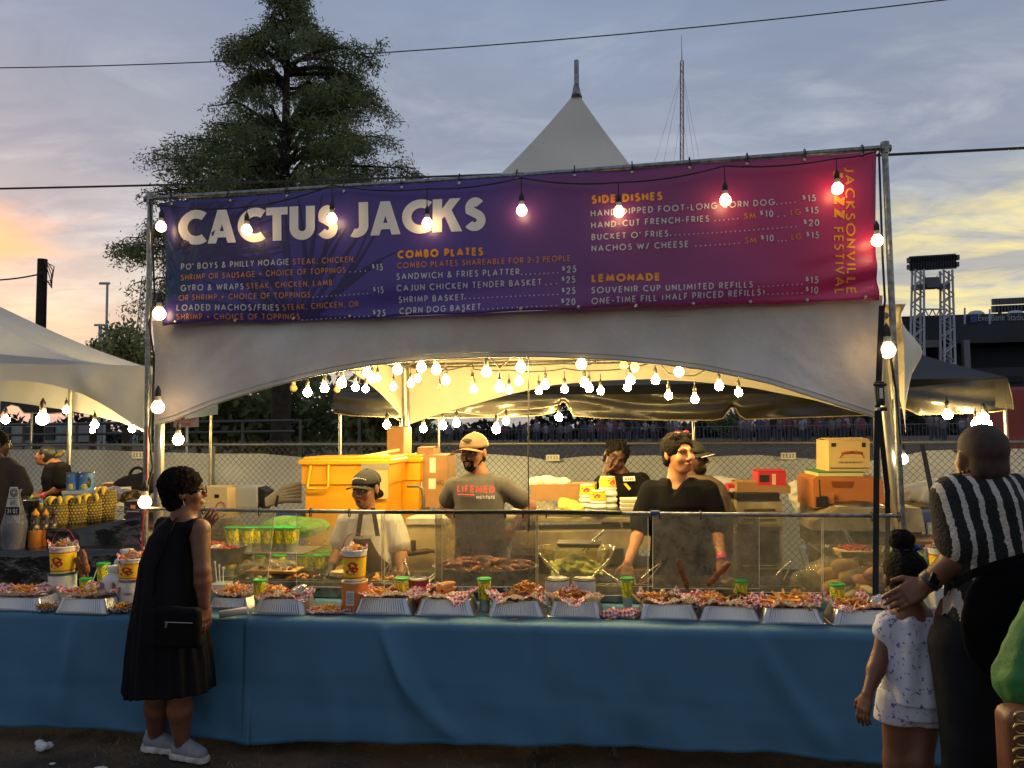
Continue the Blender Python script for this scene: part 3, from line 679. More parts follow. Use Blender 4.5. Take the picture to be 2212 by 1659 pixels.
for word, ua, va, ub, vb in (('CACTUS', 385, 528, 731, 515), ('JACKS', 757, 511, 1051, 499)):
 tot = sum(BOLD[c_][0] for c_ in word)+.05*(len(word)-1); x = 0
 for ch in word:
  w_, polys = BOLD[ch]; g = MB(); PM = lambda px_, py_, k: bpt(ua+(ub-ua)*(x+px_)/tot, va+(vb-va)*(x+px_)/tot-py_*72, .004+.0003*k)
  if ch == 'S': text_mesh(g, 'S', lambda a, b, k: PM(a*w_, b, k), .26)
  else: [g.add([PM(a, b, min(k, 3)) for a, b in pl], [tuple(range(len(pl)))[::1]]) for k, pl in enumerate(polys)]
  g.build('title_letter', pr_c, banner); x += w_+.05
W_ = [('PO\' BOYS & PHILLY HOAGIE', 389, 582.3, 623.6, 572.2), ('$15', 803.7, 586, 828, 585), ('GYRO & WRAPS', 389, 629, 525.4, 625.5), ('$15', 806, 635, 829, 634),
 ('LOADED NACHOS/FRIES', 383.6, 671.8, 601, 670.5), ('$25', 803.7, 684, 832, 683), ('SANDWICH & FRIES PLATTER', 857, 605.3, 1122.6, 594.2), ('$25', 1214, 591, 1245, 589.5),
 ('CAJUN CHICKEN TENDER BASKET', 857, 630, 1170.5, 616.9), ('$25', 1213, 613.5, 1243, 612), ('SHRIMP BASKET', 860.3, 654.4, 1002.7, 648.6), ('$25', 1213.5, 638.2, 1243.5, 636),
 ('CORN DOG BASKET', 861.7, 678.7, 1039.7, 669.9), ('$20', 1212.5, 661.5, 1243.5, 660.5), ('HAND-DIPPED FOOT-LONG CORN DOG', 1276, 468.4, 1674.3, 442), ('$15', 1733.3, 435.8, 1763, 434.5),
 ('HAND-CUT FRENCH-FRIES', 1276.8, 494.2, 1532.4, 478), ('$10', 1642, 469, 1671, 468), ('$15', 1739.7, 462.2, 1768.7, 461), ('BUCKET O\' FRIES', 1277.7, 520, 1443.8, 511.2), ('$20', 1735.5, 489, 1770, 488),
 ('NACHOS W/ CHEESE', 1277.7, 545, 1487.3, 533.8), ('$10', 1643.6, 522, 1672, 521.4), ('$15', 1741.3, 515.6, 1769.4, 515), ('SOUVENIR CUP UNLIMITED REFILLS', 1277, 635.4, 1626.5, 621.5), ('$15', 1740.4, 612.3, 1768.7, 611.5),
 ('ONE-TIME FILL (HALF PRICED REFILLS)', 1277.7, 659, 1652.3, 637), ('$10', 1741.3, 633, 1770, 632.5)]
for t, a, b, c, d in W_: bline(MBW, t, a, b, c, d, 14 if t[0] != '$' else 15, .17)
for a, b, c, d in [(756, 587.5, 790, 586), (675.5, 641.8, 794, 634), (649.6, 690, 795.5, 682.5), (1127, 593.8, 1205, 590.3), (1179.3, 616, 1202.5, 613.5), (1004.5, 645, 1205, 637.5), (1045, 669, 1202.5, 662),
                   (1679, 440, 1718, 436), (1545, 475.8, 1594, 471.2), (1681, 466.7, 1695, 466), (1448.6, 508.5, 1719.4, 489.5), (1503.4, 531.5, 1597, 524.8), (1682, 520.5, 1697.5, 519.5), (1638.8, 619.5, 1733.3, 613), (1659.8, 635, 1734, 631.5)]:
 n = max(2, int(round((c-a)/10.2))+1)
 for i in range(n):
  u, v = a+(c-a)*i/(n-1), b+(d-b)*i/(n-1); MBW.add([bpt(u+1.5*math.cos(R(q)), v-1.5*math.sin(R(q)), .004) for q in range(0, 360, 60)], [tuple(range(6))])
O_ = [('STEAK, CHICKEN,', 631.8, 571.7, 768, 566), ('SHRIMP OR SAUSAGE + CHOICE OF TOPPINGS', 389, 605.5, 746.4, 589), ('STEAK, CHICKEN, LAMB', 531, 624.6, 717, 616), ('OR SHRIMP + CHOICE OF TOPPINGS', 386, 650, 670, 642.6),
 ('STEAK, CHICKEN, OR', 608, 670, 774, 662), ('SHRIMP + CHOICE OF TOPPINGS', 383, 691, 644, 689), ('COMBO PLATES SHAREABLE FOR 2-3 PEOPLE', 858.7, 581, 1232.6, 564.8), ('SM', 1607, 472.3, 1633, 471.8), ('LG', 1708, 464.2, 1730, 463.5), ('SM', 1609, 525.2, 1634, 524.6), ('LG', 1709.7, 517.8, 1730.7, 517)]
for t, a, b, c, d in O_: bline(MBO, t, a, b, c, d, 13, .15)
for t, a, b, c, d, h in [('COMBO PLATES', 858.7, 560, 1045, 553, 18), ('SIDE DISHES', 1277, 441, 1431.5, 432.3, 19), ('LEMONADE', 1277.7, 611.2, 1427, 607, 18)]: bline(MBY, t, a, b, c, d, h, .27, .14)
bline(MBY, 'JACKSONVILLE', 1824, 360, 1831, 634, 21, .17, .2, vertical=1); bline(MBY, 'JAZZ', 1800, 366, 1801.5, 474, 24, .3, .12, vertical=1); bline(MBY, 'FESTIVAL', 1800, 490, 1806, 634, 22, .17, .2, vertical=1)
tag(MBW.build('banner_lettering', pr_w, banner), 'white menu lines and prices', kind='stuff')
tag(MBO.build('banner_lettering', pr_o, banner), 'orange menu details', kind='stuff'); tag(MBY.build('banner_heading', pr_y, banner), 'bold amber headings and festival name', kind='stuff')
gm = mat('grommet', (180, 176, 168), .3, 1.)
for a in np.linspace(.02, .98, 13):
 for top in (1, 0):
  u = (341+(1893-341)*a) if top else (351+(1901-351)*a); v = (437-110*a+6) if top else (704-56*a-7); p = bpt(u, v, .003)
  g = MB(); g.lathe([(.006, 0), (.012, .002), (.006, .004)], p, n=8, rot=rotm(math.pi/2, 0, 0)); g.build('grommet', gm, banner)
for i, a in enumerate(np.linspace(.02, .98, 13)):
 u = 341+(1893-341)*a; v = 437-110*a; g = MB(); c = H(u, v-4, YB+.02)
 P = [c+np.array([0, -math.cos(t)*.028, math.sin(t)*.034]) for t in np.linspace(0, 2*math.pi, 11)]; g.tube(P, .0035, 5, False)
 g.build('zip_tie', black_m, fr)
# string of bulbs over the banner
FB = [(348, 490, 'leftmost bulb on the banner string, next to the C of CACTUS'), (533, 497, 'lit bulb hanging over the first C in CACTUS'), (717, 473, 'lit bulb hanging over the S of CACTUS'), (923, 483, 'lit bulb hanging between the C and K of JACKS'),
      (1127, 455, 'lit bulb hanging over plain purple banner right of JACKS'), (1337, 458, 'lit bulb hanging below the SIDE DISHES heading'), (1567, 433, 'lit bulb hanging over the word CORN on the banner'), (1809, 408, 'lit bulb hanging over the JAZZ lettering'),
      (1895, 520, 'lit bulb on the right edge of the banner')]
wire_v = {533: 447, 717: 400, 923: 408, 1127: 384, 1337: 394, 1567: 358, 1809: 342}
att = []
for u, v, lab in FB:
 k = .0
 p = H(u, v, YB-.085)
 if u in wire_v: k = max(.0, (H(u, wire_v[u], YB-.085)-p)[2]-.034*3.4)
 t = bulb(u, v, YB-.085, 'front', lab, 'bulbs strung across the front of the banner', drop=k)
 att.append(t)
cord('light_cord', [H(330, 440, YB-.04)]+att[1:8]+[H(1893, 327, YB-.05)], 'black cord swagged along the banner top carrying its bulbs')
for u, v, y, lab in [(344, 678, YB-.07, 'lit bulb at the lower left corner of the banner'), (341, 880, YB-.07, 'lit bulb against the left tip of the tent valance'), (313, 1085, YB-.1, 'lowest lit bulb on the left pole, beside the woman in black')]:
 bulb(u, v, y, 'front', lab, 'bulbs hung down the two front poles', rpx=13.5)
bulb(1917, 757, YB-.09, 'front', 'large lit bulb on the right pole under the banner corner', 'bulbs hung down the two front poles', rpx=17)
bulb(1951, 992, YB+.15, 'cool', 'cool white bulb behind the right pole, half hidden', 'bulbs hung down the two front poles', rpx=10)
bulb(385, 950, YB+.25, 'cool', 'cool white bulb hanging under the left end of the tent valance', 'bulbs hung down the two front poles', rpx=11.5, drop=.15)
lc = [H(324, 430, YB-.02), H(331, 560, YB-.03), H(334, 640, YB-.03), H(322, 700, YB-.03), H(333, 770, YB-.03), H(331, 850, YB-.03), H(322, 930, YB-.03), H(330, 1010, YB-.03), H(315, 1060, YB-.06)]
cord('light_cord', lc, 'black cord running down the left banner pole with bulbs', .007)
cord('light_cord', [H(1899, 330, YB-.03), H(1904, 480, YB-.05), H(1907, 560, YB-.04), H(1912, 650, YB-.05), H(1903, 700, YB-.05), H(1918, 735, YB-.06), H(1935, 840, YB-.03), H(1944, 960, YB-.02)], 'black cord running down the right banner pole with bulbs', .007)
cord('power_cable', [H(318, 925, YB), H(317, 1030, YB), H(308, 1150, YB), H(300, 1290, YB)], 'thin red cable down the left pole', .005, m=mat('red_cable', (150, 30, 30), .5))
# ratchet straps on the right pole
def ribbon3(pts, w, side, m, name, par=None, th=.002):
 g = MB(); side = unit(side); V = [];
 for p in pts: V += [np.asarray(p)-side*w/2, np.asarray(p)+side*w/2]
 g.add(V, [(2*i, 2*i+1, 2*i+3, 2*i+2) for i in range(len(pts)-1)]); return g.build(name, m, par, loc=None if par else pts[0], solid=th)
strap = mat('strap_webbing', (14, 13, 14), .75)
rs = thing('ratchet_strap', 'black ratchet strap hanging from the right tent corner down to the table', 'strap', H(1895, 880, YB-.12))
ribbon3([H(1905, 660, YB-.08), H(1899, 800, YB-.12), H(1895, 900, YB-.13), H(1893, 1050, YB-.16), H(1892, 1200, YB-.2), H(1891, 1330, YB-.3)], .034, cr, strap, 'webbing', rs)
ribbon3([H(1898, 880, YB-.12), H(1906, 960, YB-.1), H(1917, 1060, YB-.05), H(1918, 1150, YB), H(1915, 1240, YB+.05)], .03, cr, strap, 'webbing', rs)
g = MB(); p = H(1900, 850, YB-.14); g.box(p, (.05, .02, .14), bev=.004); g.box(p+[.0, -.012, .0], (.03, .02, .09)); g.tube([p+[-.035, -.01, .05], p+[.035, -.01, .05]], .008, 8); g.tube([p+[-.03, -.01, -.09], p+[.03, -.01, -.09]], .012, 8)
g.build('ratchet', black_m, rs); g = MB(); g.box(p+[0, -.024, 0], (.018, .008, .06)); g.lathe([(.011, 0), (.011, .01)], p+[-.02, -.02, -.09], rot=rotm(math.pi/2, 0, 0), n=10); g.build('ratchet_handle', alu, rs)
ribbon3([H(1992, 960, YB+1.3), H(2012, 1060, YB+.7), H(2040, 1190, YB-.4)], .035, cr, strap, 'guy_strap');
tag([o for o in col.objects if o.name == 'guy_strap'][0], 'black guy strap slanting down behind the man in the striped shirt', 'strap')
# ================================================================ bulbs under the tent
c5 = lambda X, Y: (603.4+X*.2728, 740.5+Y*.2728); c6 = lambda X, Y: (1097+X*.2728, 740.5+Y*.2728)
IN = [(c5(113, 360), 35, 'off'), (c5(223, 395), 40, 'on'), (c5(358, 360), 40, 'on'), (c5(458, 370), 33, 'off'), (c5(495, 320), 45, 'on'), (c5(697, 240), 42, 'on'), (c5(603, 355), 36, 'on'), (c5(683, 368), 32, 'on'),
      (c5(735, 285), 36, 'on'), (c5(778, 280), 30, 'on'), (c5(903, 350), 32, 'on'), (c5(935, 215), 45, 'on'), (c5(1040, 325), 32, 'on'), (c5(1095, 285), 32, 'on'), (c5(1125, 195), 45, 'on'), (c5(1243, 215), 45, 'on'),
      (c5(1270, 358), 24, 'off'), (c5(1318, 300), 38, 'on'), (c5(1527, 305), 26, 'off'), (c5(1540, 370), 34, 'on'), (c5(1640, 235), 46, 'on'), (c5(1745, 355), 44, 'on'), (c5(1820, 375), 33, 'on'), (c5(1897, 305), 39, 'on'),
      (c5(1912, 195), 47, 'on'), (c5(2055, 382), 32, 'on'), (c5(2107, 338), 38, 'on'), (c6(450, 368), 35, 'on'), (c6(582, 170), 48, 'on'), (c6(607, 322), 38, 'on'), (c6(645, 362), 38, 'on'), (c6(735, 382), 34, 'on'),
      (c6(918, 178), 40, 'off'), (c6(1002, 195), 44, 'dim'), (c6(970, 298), 42, 'on'), (c6(947, 355), 36, 'on'), (c6(1170, 298), 39, 'on'), (c6(1272, 420), 36, 'on'), (c6(1355, 232), 45, 'on'), (c6(1480, 448), 38, 'on'), (c6(1673, 345), 40, 'on'), (c6(1828, 395), 37, 'on')]
rows = {'front': [], 'middle': [], 'rear': []}
for i, ((u, v), rc, kd) in enumerate(sorted(IN, key=lambda q: q[0][0])):
 y = 4.86 if rc >= 42 else (5.12 if rc >= 36 else 6.0); row = 'front' if rc >= 42 else ('middle' if rc >= 36 else 'rear')
 rows[row].append((u, v, y, kd, rc))
ordn = ['first', 'second', 'third', 'fourth', 'fifth', 'sixth', 'seventh', 'eighth', 'ninth', 'tenth', 'eleventh', 'twelfth', 'thirteenth', 'fourteenth', 'fifteenth', 'sixteenth', 'seventeenth', 'eighteenth', 'nineteenth']
for row, q in rows.items():
 at = []
 for i, (u, v, y, kd, rc) in enumerate(q):
  st = {'on': 'lit', 'off': 'unlit', 'dim': 'dimly lit'}[kd]
  dr = .07 if row != 'front' else .03
  at.append(bulb(u, v, y, kd, f'{st} bulb under the tent, {ordn[i]} from the left in the {row} string', 'bulbs strung under the tent roof', drop=dr, rpx=rc*.2728*.82))
 zc = at
 cord('light_cord', [zc[0]+[-.4, 0, .12]]+zc+[zc[-1]+[.4, 0, .05]], f'black cord of the {row} string of bulbs under the tent', .005)
lo = [(c5(852, 652), 30), (c5(960, 685), 20), (c5(1140, 682), 29), (c5(1293, 655), 32), (c5(1404, 638), 29), (c5(1718, 685), 34), (c5(1795, 622), 28), (c6(405, 590), 30)]
at = []
for i, ((u, v), rc) in enumerate(lo): at.append(bulb(u, v, 7.75, 'on', f'lit bulb on the low string by the black tent, {ordn[i]} from the left', 'low string of bulbs by the black tent', rpx=rc*.2728))
cord('light_cord', at, 'pale cord of the low bulb string along the black tent edge', .006, m=mat('pale_cord', (170, 160, 130), .6))
# ================================================================ front of house: tables, cloth, sneeze guard
ZT = .74
cloth_m = mat('blue_tablecloth', (68, 112, 140), .62, c2=(60, 103, 131), ns=1.2, bump=.1, bs=30, spec=.35)
YT = 4.13
def hem_v(u): return np.interp(u, [-60, 60, 240, 420, 530, 560, 760, 1000, 1250, 1400, 1500, 1640, 1800, 2000, 2200], [1564, 1563, 1576, 1586, 1604, 1604, 1596, 1598, 1606, 1612, 1613, 1614, 1634, 1650, 1660])
def cloth(name, u0, u1, yoff, seed, label):
 x0, x1 = H(u0, 1340, YT)[0], H(u1, 1340, YT)[0]; n = int((x1-x0)/.022); q = np.random.default_rng(seed); ph = q.uniform(0, 6, 8); V = []
 rowsT = [4.9, 4.7, 4.5, 4.3, 4.2, YT+.03]; nb = 34
 for i in range(n+1):
  x = x0+(x1-x0)*i/n
  for y in rowsT: V.append((x, y, ZT+.001+yoff*.1+.0012*math.sin(x*8+y*5)))
  V.append((x, YT+.008, ZT-.002+yoff*.1)); V.append((x, YT-.002, ZT-.012))
  d = np.array([x, YT, .3])-CAM; uu = CU+FPX*float(d@cr)/float(d@fw); zb = H(uu, float(hem_v(uu)), YT)[2]
  for j in range(1, nb+1):
   t = j/nb; z = ZT-.012+(zb-ZT+.012)*t
   f = .019*t**1.3*(math.sin(x*3.1+ph[0]+.6*math.sin(x*1.3))+.5*math.sin(x*7.3+ph[1]))+.008*t*math.sin(x*17+ph[2])
   for (cx_, w, sl, amp) in DRAPE:       # long slanting drapes
    f += -amp*math.exp(-((x-(cx_+sl*t**1.4))/(w*(.5+t)))**2)*math.sin(math.pi*min(1, t*1.05))**.7
   f += .006*math.sin(z*31+math.sin(x*1.1)*2)*t*(1-t)*1.5*math.exp(-((z-.34)/.05)**2)+.0035*math.sin(x*31+z*9+2*math.sin(x*5))*t+.004*math.sin(x*6+z*22+math.sin(x*2.3)*3)*t
   V.append((x, YT-.004-yoff-max(-.05, f)*1.0-.035*t, z))
 w = len(rowsT)+2+nb
 o = mesh_obj(name, V, [(i*w+j, i*w+j+1, (i+1)*w+j+1, (i+1)*w+j) for i in range(n) for j in range(w-1)], cloth_m, loc=(x0, YT, ZT), smooth=True)
 md = o.modifiers.new('solid', 'SOLIDIFY'); md.thickness = .002; return tag(o, label, 'tablecloth', 'blue cloths over the serving tables')
DRAPE = [(H(828, 1400, YT)[0], .05, .42, -.055), (H(855, 1345, YT)[0], .06, .2, -.03), (H(1640, 1400, YT)[0], .07, .35, -.03), (H(160, 1400, YT)[0], .05, -.05, -.035), (H(1420, 1400, YT)[0], .12, -.2, -.02), (H(1160, 1400, YT)[0], .05, .1, .02)]
cloth('tablecloth', -120, 548, .0, 3, 'blue plastic tablecloth on the left table, behind the woman in black')
cloth('tablecloth', 530, 2170, .010, 5, 'blue plastic tablecloth on the long right table with slanting folds')
tbl_m = mat('table_top_plastic', (120, 118, 112), .6)
def table(x0, x1, y0, y1, label, legs=True, zt_=ZT-.006, name='folding_table', m=None):
 t = thing(name, label, 'table', ((x0+x1)/2, (y0+y1)/2, 0)); g = MB(); g.box(((x0+x1)/2, (y0+y1)/2, zt_-.02), (x1-x0-.02, y1-y0-.04, .04), bev=.006); g.build('table_top', m or tbl_m, t)
 for x in (x0+.2, x1-.2):
  for y in (y0+.12, y1-.08):
   g = MB(); g.tube([(x, y, .0), (x, y, zt_-.04)], .013, 8); g.build('leg', alu, t)
 return t
xa, xb, xc, xd = H(-90, 1340, YT)[0], H(240, 1340, YT)[0], H(930, 1340, YT)[0], H(1500, 1340, YT)[0]
table(H(-110, 1340, YT)[0], H(520, 1340, YT)[0], YT+.02, 4.92, 'folding table under the left end of the blue cloth')
table(H(538, 1340, YT)[0], H(1230, 1340, YT)[0], YT+.02, 4.92, 'folding table under the middle of the blue cloth')
table(H(1240, 1340, YT)[0], H(2150, 1340, YT)[0], YT+.02, 4.92, 'folding table under the right end of the blue cloth')
YR = 4.60
sg = thing('sneeze_guard', 'clear plastic sheets hung from a horizontal pipe between the front tent legs', 'sneeze guard', H(1130, 1110, YR))
g = MB(); RV = [(318, 1098), (620, 1104), (900, 1107), (1230, 1108), (1500, 1111), (1946, 1114)]
g.tube([H(u, v, YR) for u, v in RV], .013, 10); g.build('rail', pipe_m, sg)
g = MB(); g.tube([H(832, 1106, YR-.01), H(1180, 1105, YR-.012), H(1344, 1108, YR-.01)], .012, 8); g.build('splice_pipe', mat('dark_pipe', (42, 50, 52), .4, .6), sg)
film = mat_film('clear_vinyl', (240, 240, 232), (216, 196, 136), .77); film_d = mat_film('hazy_greasy_vinyl', (228, 226, 215), (166, 150, 112), .60, ns=7, mottle=.45)  # yellow glare and haze on the sheets are put into the diffuse tint
blue_tape = mat('blue_tape', (60, 80, 140), .7)
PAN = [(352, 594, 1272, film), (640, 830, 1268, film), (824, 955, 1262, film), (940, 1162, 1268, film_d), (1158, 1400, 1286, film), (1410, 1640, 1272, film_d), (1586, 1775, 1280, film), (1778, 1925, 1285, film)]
for i, (u0_, u1_, vb, m_) in enumerate(PAN):
 yy = YR-.004-.006*(i % 3); V = []; n = 10
 for a in range(n+1):
  for b in range(9):
   u = u0_+(u1_-u0_)*a/n-(6 if i == 0 else 0)*b/8*3*(a/n); vt = np.interp(u, *zip(*RV))+5; p = H(u, vt+(vb-vt)*b/8, yy); V.append(p+[0, .006*math.sin(p[0]*9+i)*b/8, 0])
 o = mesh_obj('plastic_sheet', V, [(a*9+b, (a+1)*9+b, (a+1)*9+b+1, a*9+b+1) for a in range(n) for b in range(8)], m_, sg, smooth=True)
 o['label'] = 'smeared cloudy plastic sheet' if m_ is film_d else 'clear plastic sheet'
 g = MB(); g.tube([V[0], V[8]], .0022, 4); g.tube([V[n*9], V[n*9+8]], .0022, 4); g.tube([V[8+9*a] for a in range(n+1)], .0022, 4); g.build('sheet_edge', mat('sheet_edge', (222, 214, 180), .25), o)
for u in (440, 561, 671, 982, 1130, 1180, 1406, 1424, 1513, 1883, 1941, 776-21, 1092):
 v = np.interp(u, *zip(*RV)); c = H(u, v, YR-.004); P = [c+np.array([.0, math.sin(t)*.021, math.cos(t)*.026-.006]) for t in np.linspace(0, 2*math.pi, 11)]; g = MB(); g.tube(P, .004, 5, False); g.build('hook_ring', black_m, sg)
g = MB(); c = H(1419-5, 1108, YR-.012)
for u in (1414,): p = H(u-0, np.interp(u, *zip(*RV))-2, YR-.0); g.tube([p-cr*.022, p+cr*.03], .0165, 10)
g.build('tape_wrap', blue_tape, sg)
tag(MB().tube([H(1142, 765, 4.9), H(1141, 1000, 4.7), H(1143, 1130, YR-.01), H(1141, 1150, YR-.01)], .004, 5).build('bungee_cord', black_m, loc=H(1142, 765, 4.9)), 'thin black cord hanging from the tent roof to the rail', 'cord')
# ================================================================ fence with its cloth
YX = 9.6
fen = thing('chain_link_fence', 'long chain link fence with grey windscreen cloth running behind the stalls', 'fence', (0, YX, 0))
fx0, fx1 = H(-160, 960, YX)[0], H(3000, 960, YX)[0]
ztop = lambda x: 1.8-(.155+.0*x)*1.0+(x+7)*.004-.035
def fv(u, v): return H(u, v, YX)
zrail = [H(0, 962, YX), H(2212, 955, YX)]
def zr(x): return zrail[0][2]+(zrail[1][2]-zrail[0][2])*(x-zrail[0][0])/(zrail[1][0]-zrail[0][0])
g = MB(); g.tube([(fx0, YX, zr(fx0)), (fx1, YX, zr(fx1))], .021, 10); g.build('top_rail', mat('fence_pipe', (112, 116, 120), .5, .6), fen)
for u in (-110, 460, 1420-88, 1430+392+4, 2290):
 x = H(u, 960, YX)[0]; g = MB(); g.tube([(x, YX+.03, 0), (x, YX+.03, zr(x)+.02)], .03, 10); g.build('fence_post', mat('fence_pipe', (112, 116, 120), .5, .6), fen)
wm = mat('fence_wire', (92, 92, 88), .5, .4); g = MB(); hgt = 1.72; nW = int((fx1-fx0+hgt)/.082)
for s_ in (1, -1):
 for i in range(nW):
  x = fx0+i*.082-(hgt if s_ > 0 else 0); a = np.array([x, YX-.012*s_, .02]); b = np.array([x+s_*hgt if s_ > 0 else x-hgt, YX-.012*s_, hgt+.02])
  if s_ < 0: a = np.array([x, YX+.0, .02]); b = np.array([x-hgt, YX+.0, hgt+.02])
  else: b = np.array([x+hgt, YX-.012, hgt+.02])
  def clipx(a, b):
   t0, t1 = 0, 1; d = b-a
   for lim, sg_ in ((fx0, 1), (fx1, -1)):
    if d[0]*sg_ > 0: t0 = max(t0, (lim-a[0])/d[0])
    else: t1 = min(t1, (lim-a[0])/d[0])
   zt_ = zr(np.clip((a+b)[0]/2, fx0, fx1))+.05
   t1 = min(t1, (zt_-a[2])/d[2]); return (a+d*t0, a+d*t1) if t1 > t0 else None
  q = clipx(a, b)
  if q: g.tube([q[0], q[1]], .0032, 3, False)
tag(g.build('chain_link_wire', wm, fen), kind='stuff')
SCV = [(-160, 972), (60, 971), (200, 972), (330, 977), (455, 980), (560, 980), (640, 987), (720, 994), (850, 985), (930, 978), (1040, 980), (1130, 986), (1180, 994), (1260, 986), (1420, 984), (1470, 992), (1560, 985), (1640, 983), (1760, 992), (1860, 1000), (1930, 990), (2000, 974), (2120, 970), (2330, 968), (3000, 968)]
scm = mat_cloth('fence_windscreen', (196, 204, 212), (174, 180, 188), .12, .8, ns=.8, bump=.4, bs=3)
V = []; nn = 330
for i in range(nn+1):
 u = -160+(3000+160)*i/nn; p = fv(u, float(np.interp(u, *zip(*SCV))))
 for j in range(15):
  t = j/14; z = .06+(p[2]-.06)*t; V.append((p[0], YX+.05+.03*math.sin(p[0]*1.9+z*1.5)+.02*math.sin(p[0]*5+z*4)*t+.012*math.sin(p[0]*3-z*9), z))
mesh_obj('windscreen', V, [(i*15+j, (i+1)*15+j, (i+1)*15+j+1, i*15+j+1) for i in range(nn) for j in range(14)], scm, fen, smooth=True)
pl_m = mat('number_plate_white', (196, 194, 184), .6); ink = mat('black_ink', (26, 26, 26), .6)
for txt, u, v, w_ in (('EE35', 300, 983, 28), ('EE33', 1194, 989, 25), ('EE32', 1703, 985, 27)):
 p = H(u, v, YX-.06); hw = S(w_, p)/2; t = thing('stall_number_sign', f'small white sign reading {txt} tied on the fence', 'sign', p, group='stall number signs on the fence')
 g = MB(); g.box(p, (hw*2.3, .004, hw*1.05)); g.build('plate', pl_m, t); g = MB()
 flat_text(g, txt, p+[-hw*.86, -.0025, -hw*.27], (1, 0, 0), (0, 0, 1), hw*1.7, hw*.6, .17, .35); g.build('numbers', ink, t)
# ================================================================ black tent behind
bt = thing('black_canopy_tent', 'black pop-up tent behind the stall with a wavy glossy valance', 'tent', (0, 8.3, 0))
bv = mat('black_tarp', (52, 50, 46), .28, c2=(36, 35, 34), ns=2, bump=.7, bs=4, spec=.6); piping = mat('tan_piping', (150, 130, 95), .7)
EDGE = [(722, 892), (760, 898), (900, 903), (1060, 901), (1160, 898), (1195, 892), (1206, 878), (1213, 868), (1221, 868), (1228, 880), (1238, 898), (1300, 903), (1400, 907), (1540, 908), (1562, 904), (1571, 890), (1580, 880), (1590, 882), (1598, 897), (1612, 906), (1700, 903), (1880, 897), (1945, 880), (1960, 884), (1985, 896), (2060, 893), (2140, 890), (2176, 885)]
def vl(u): return np.interp(u, [722, 1000, 1300, 1700, 1960, 2176], [845, 852, 852, 850, 838, 815])
us = np.unique(np.concatenate([np.linspace(722, 2176, 240), [e_[0] for e_ in EDGE]])); V = []
for u in us:
 vb = float(np.interp(u, *zip(*EDGE)))
 for j in range(13):
  t = j/12; p = H(u, vb+(vl(u)-vb)*t, 7.95); f = .05*math.sin(math.pi*t)*math.sin(p[0]*3.2+1)*.6+.03*math.sin(p[0]*7+p[2]*9)*(1-t)+.02*math.sin(p[2]*30+math.sin(p[0]*2)*3)*math.sin(math.pi*t); V.append(p+[0, f, 0])
mesh_obj('valance', V, [(i*13+j, (i+1)*13+j, (i+1)*13+j+1, i*13+j+1) for i in range(len(us)-1) for j in range(12)], bv, bt, smooth=True)
g = MB(); g.tube([V[i*13]-np.array([0, .006, 0]) for i in range(0, len(us))], .007, 5); g.build('piping', piping, bt)
g = MB(); pk = H(1500, 560, 9.2); A = H(722, 845, 7.95); B = H(2176, 815, 7.95); C_ = B+[.1, 2.8, .0]; D_ = A+[0, 2.8, 0]
rf = mat('black_tent_roof', (58, 60, 64), .55, c2=(48, 50, 54), ns=1.5, bump=.3, bs=4)
for P, Q in ((A, B), (B, C_), (C_, D_), (D_, A)):
 g.grid(lambda s_, t, P=P, Q=Q: tuple((P[:, None, None]+(Q-P)[:, None, None]*s_)*(1-t)+pk[:, None, None]*t+np.array([0, 0, 1])[:, None, None]*(-.18*np.sin(math.pi*t)*(1-.5*t))), 20, 12)
g.build('roof', rf, bt)
for u, y, v0 in ((735, 8.0, 890), (2170, 8.0, 870), (1497, 8.9, 900), (948, 9.1, 900), (2290, 9., 890)):
 a, b = H(u, v0, y), H(u, v0+100, y); g = MB(); g.tube([(a[0], y, 0), (a[0], y, a[2]+.12)], .021, 8); g.build('leg', pole_m, bt)
g = MB(); q = H(2180, 850, 7.9)
g.add([H(2150, 822, 7.9), H(2176, 816, 7.88), H(2186, 850, 7.86), H(2190, 885, 7.9), H(2170, 882, 7.93), H(2150, 880, 7.95)], [(0, 1, 2, 3, 4, 5)]); g.build('corner_flap', bv, bt)
for i, (u, v, rp_) in enumerate(((2047, 896, 10), (2108, 917, 9), (2125, 903, 10), (2133, 917, 9))): bulb(u, v, 7.8, 'on', f'lit bulb under the right corner of the black tent, {ordn[i]} from the left', 'bulbs under the right corner of the black tent', rpx=rp_)
# ================================================================ left neighbour's tent
lt = thing('white_canopy_tent', 'pale white tent of the neighbouring stall at the left edge', 'tent', H(0, 800, 6.6))
lt_m = mat_cloth('tent_vinyl_cool', (208, 208, 204), (188, 188, 184), .25, .55, ns=1.3, bump=.35, bs=5)
YL = 5.9
LE = [(-420, 1030), (-330, 935), (-230, 885), (-120, 862), (0, 863), (60, 868), (130, 884), (180, 900), (240, 922), (290, 928), (320, 930)]
LE = [(-420, 1000), (-330, 900), (-230, 845), (-120, 822), (0, 822), (60, 823), (118, 832), (180, 852), (236, 882), (285, 915), (318, 932)]
LT = [(-420, 780), (-100, 752), (0, 765), (150, 778), (240, 788), (318, 790)]
uu = np.linspace(-420, 318, 80); V = []
for u in uu:
 a, b = np.interp(u, *zip(*LE)), np.interp(u, *zip(*LT))
 for j in range(13):
  t = j/12; p = H(u, a+(b-a)*t, YL); V.append(p+[0, wrinkle(p[0], p[2], .9)-.05*math.exp(-((u-190)/28)**2)*math.sin(math.pi*t), 0])
mesh_obj('front_valance', V, [(i*13+j, (i+1)*13+j, (i+1)*13+j+1, i*13+j+1) for i in range(79) for j in range(12)], lt_m, lt, smooth=True)
g = MB(); A = H(-420, 780, YL); B = H(318, 790, YL); C_ = B+[-.3, 3.0, -.0]; D_ = A+[0, 3.0, 0]; pk = H(-150, 590, 7.4)
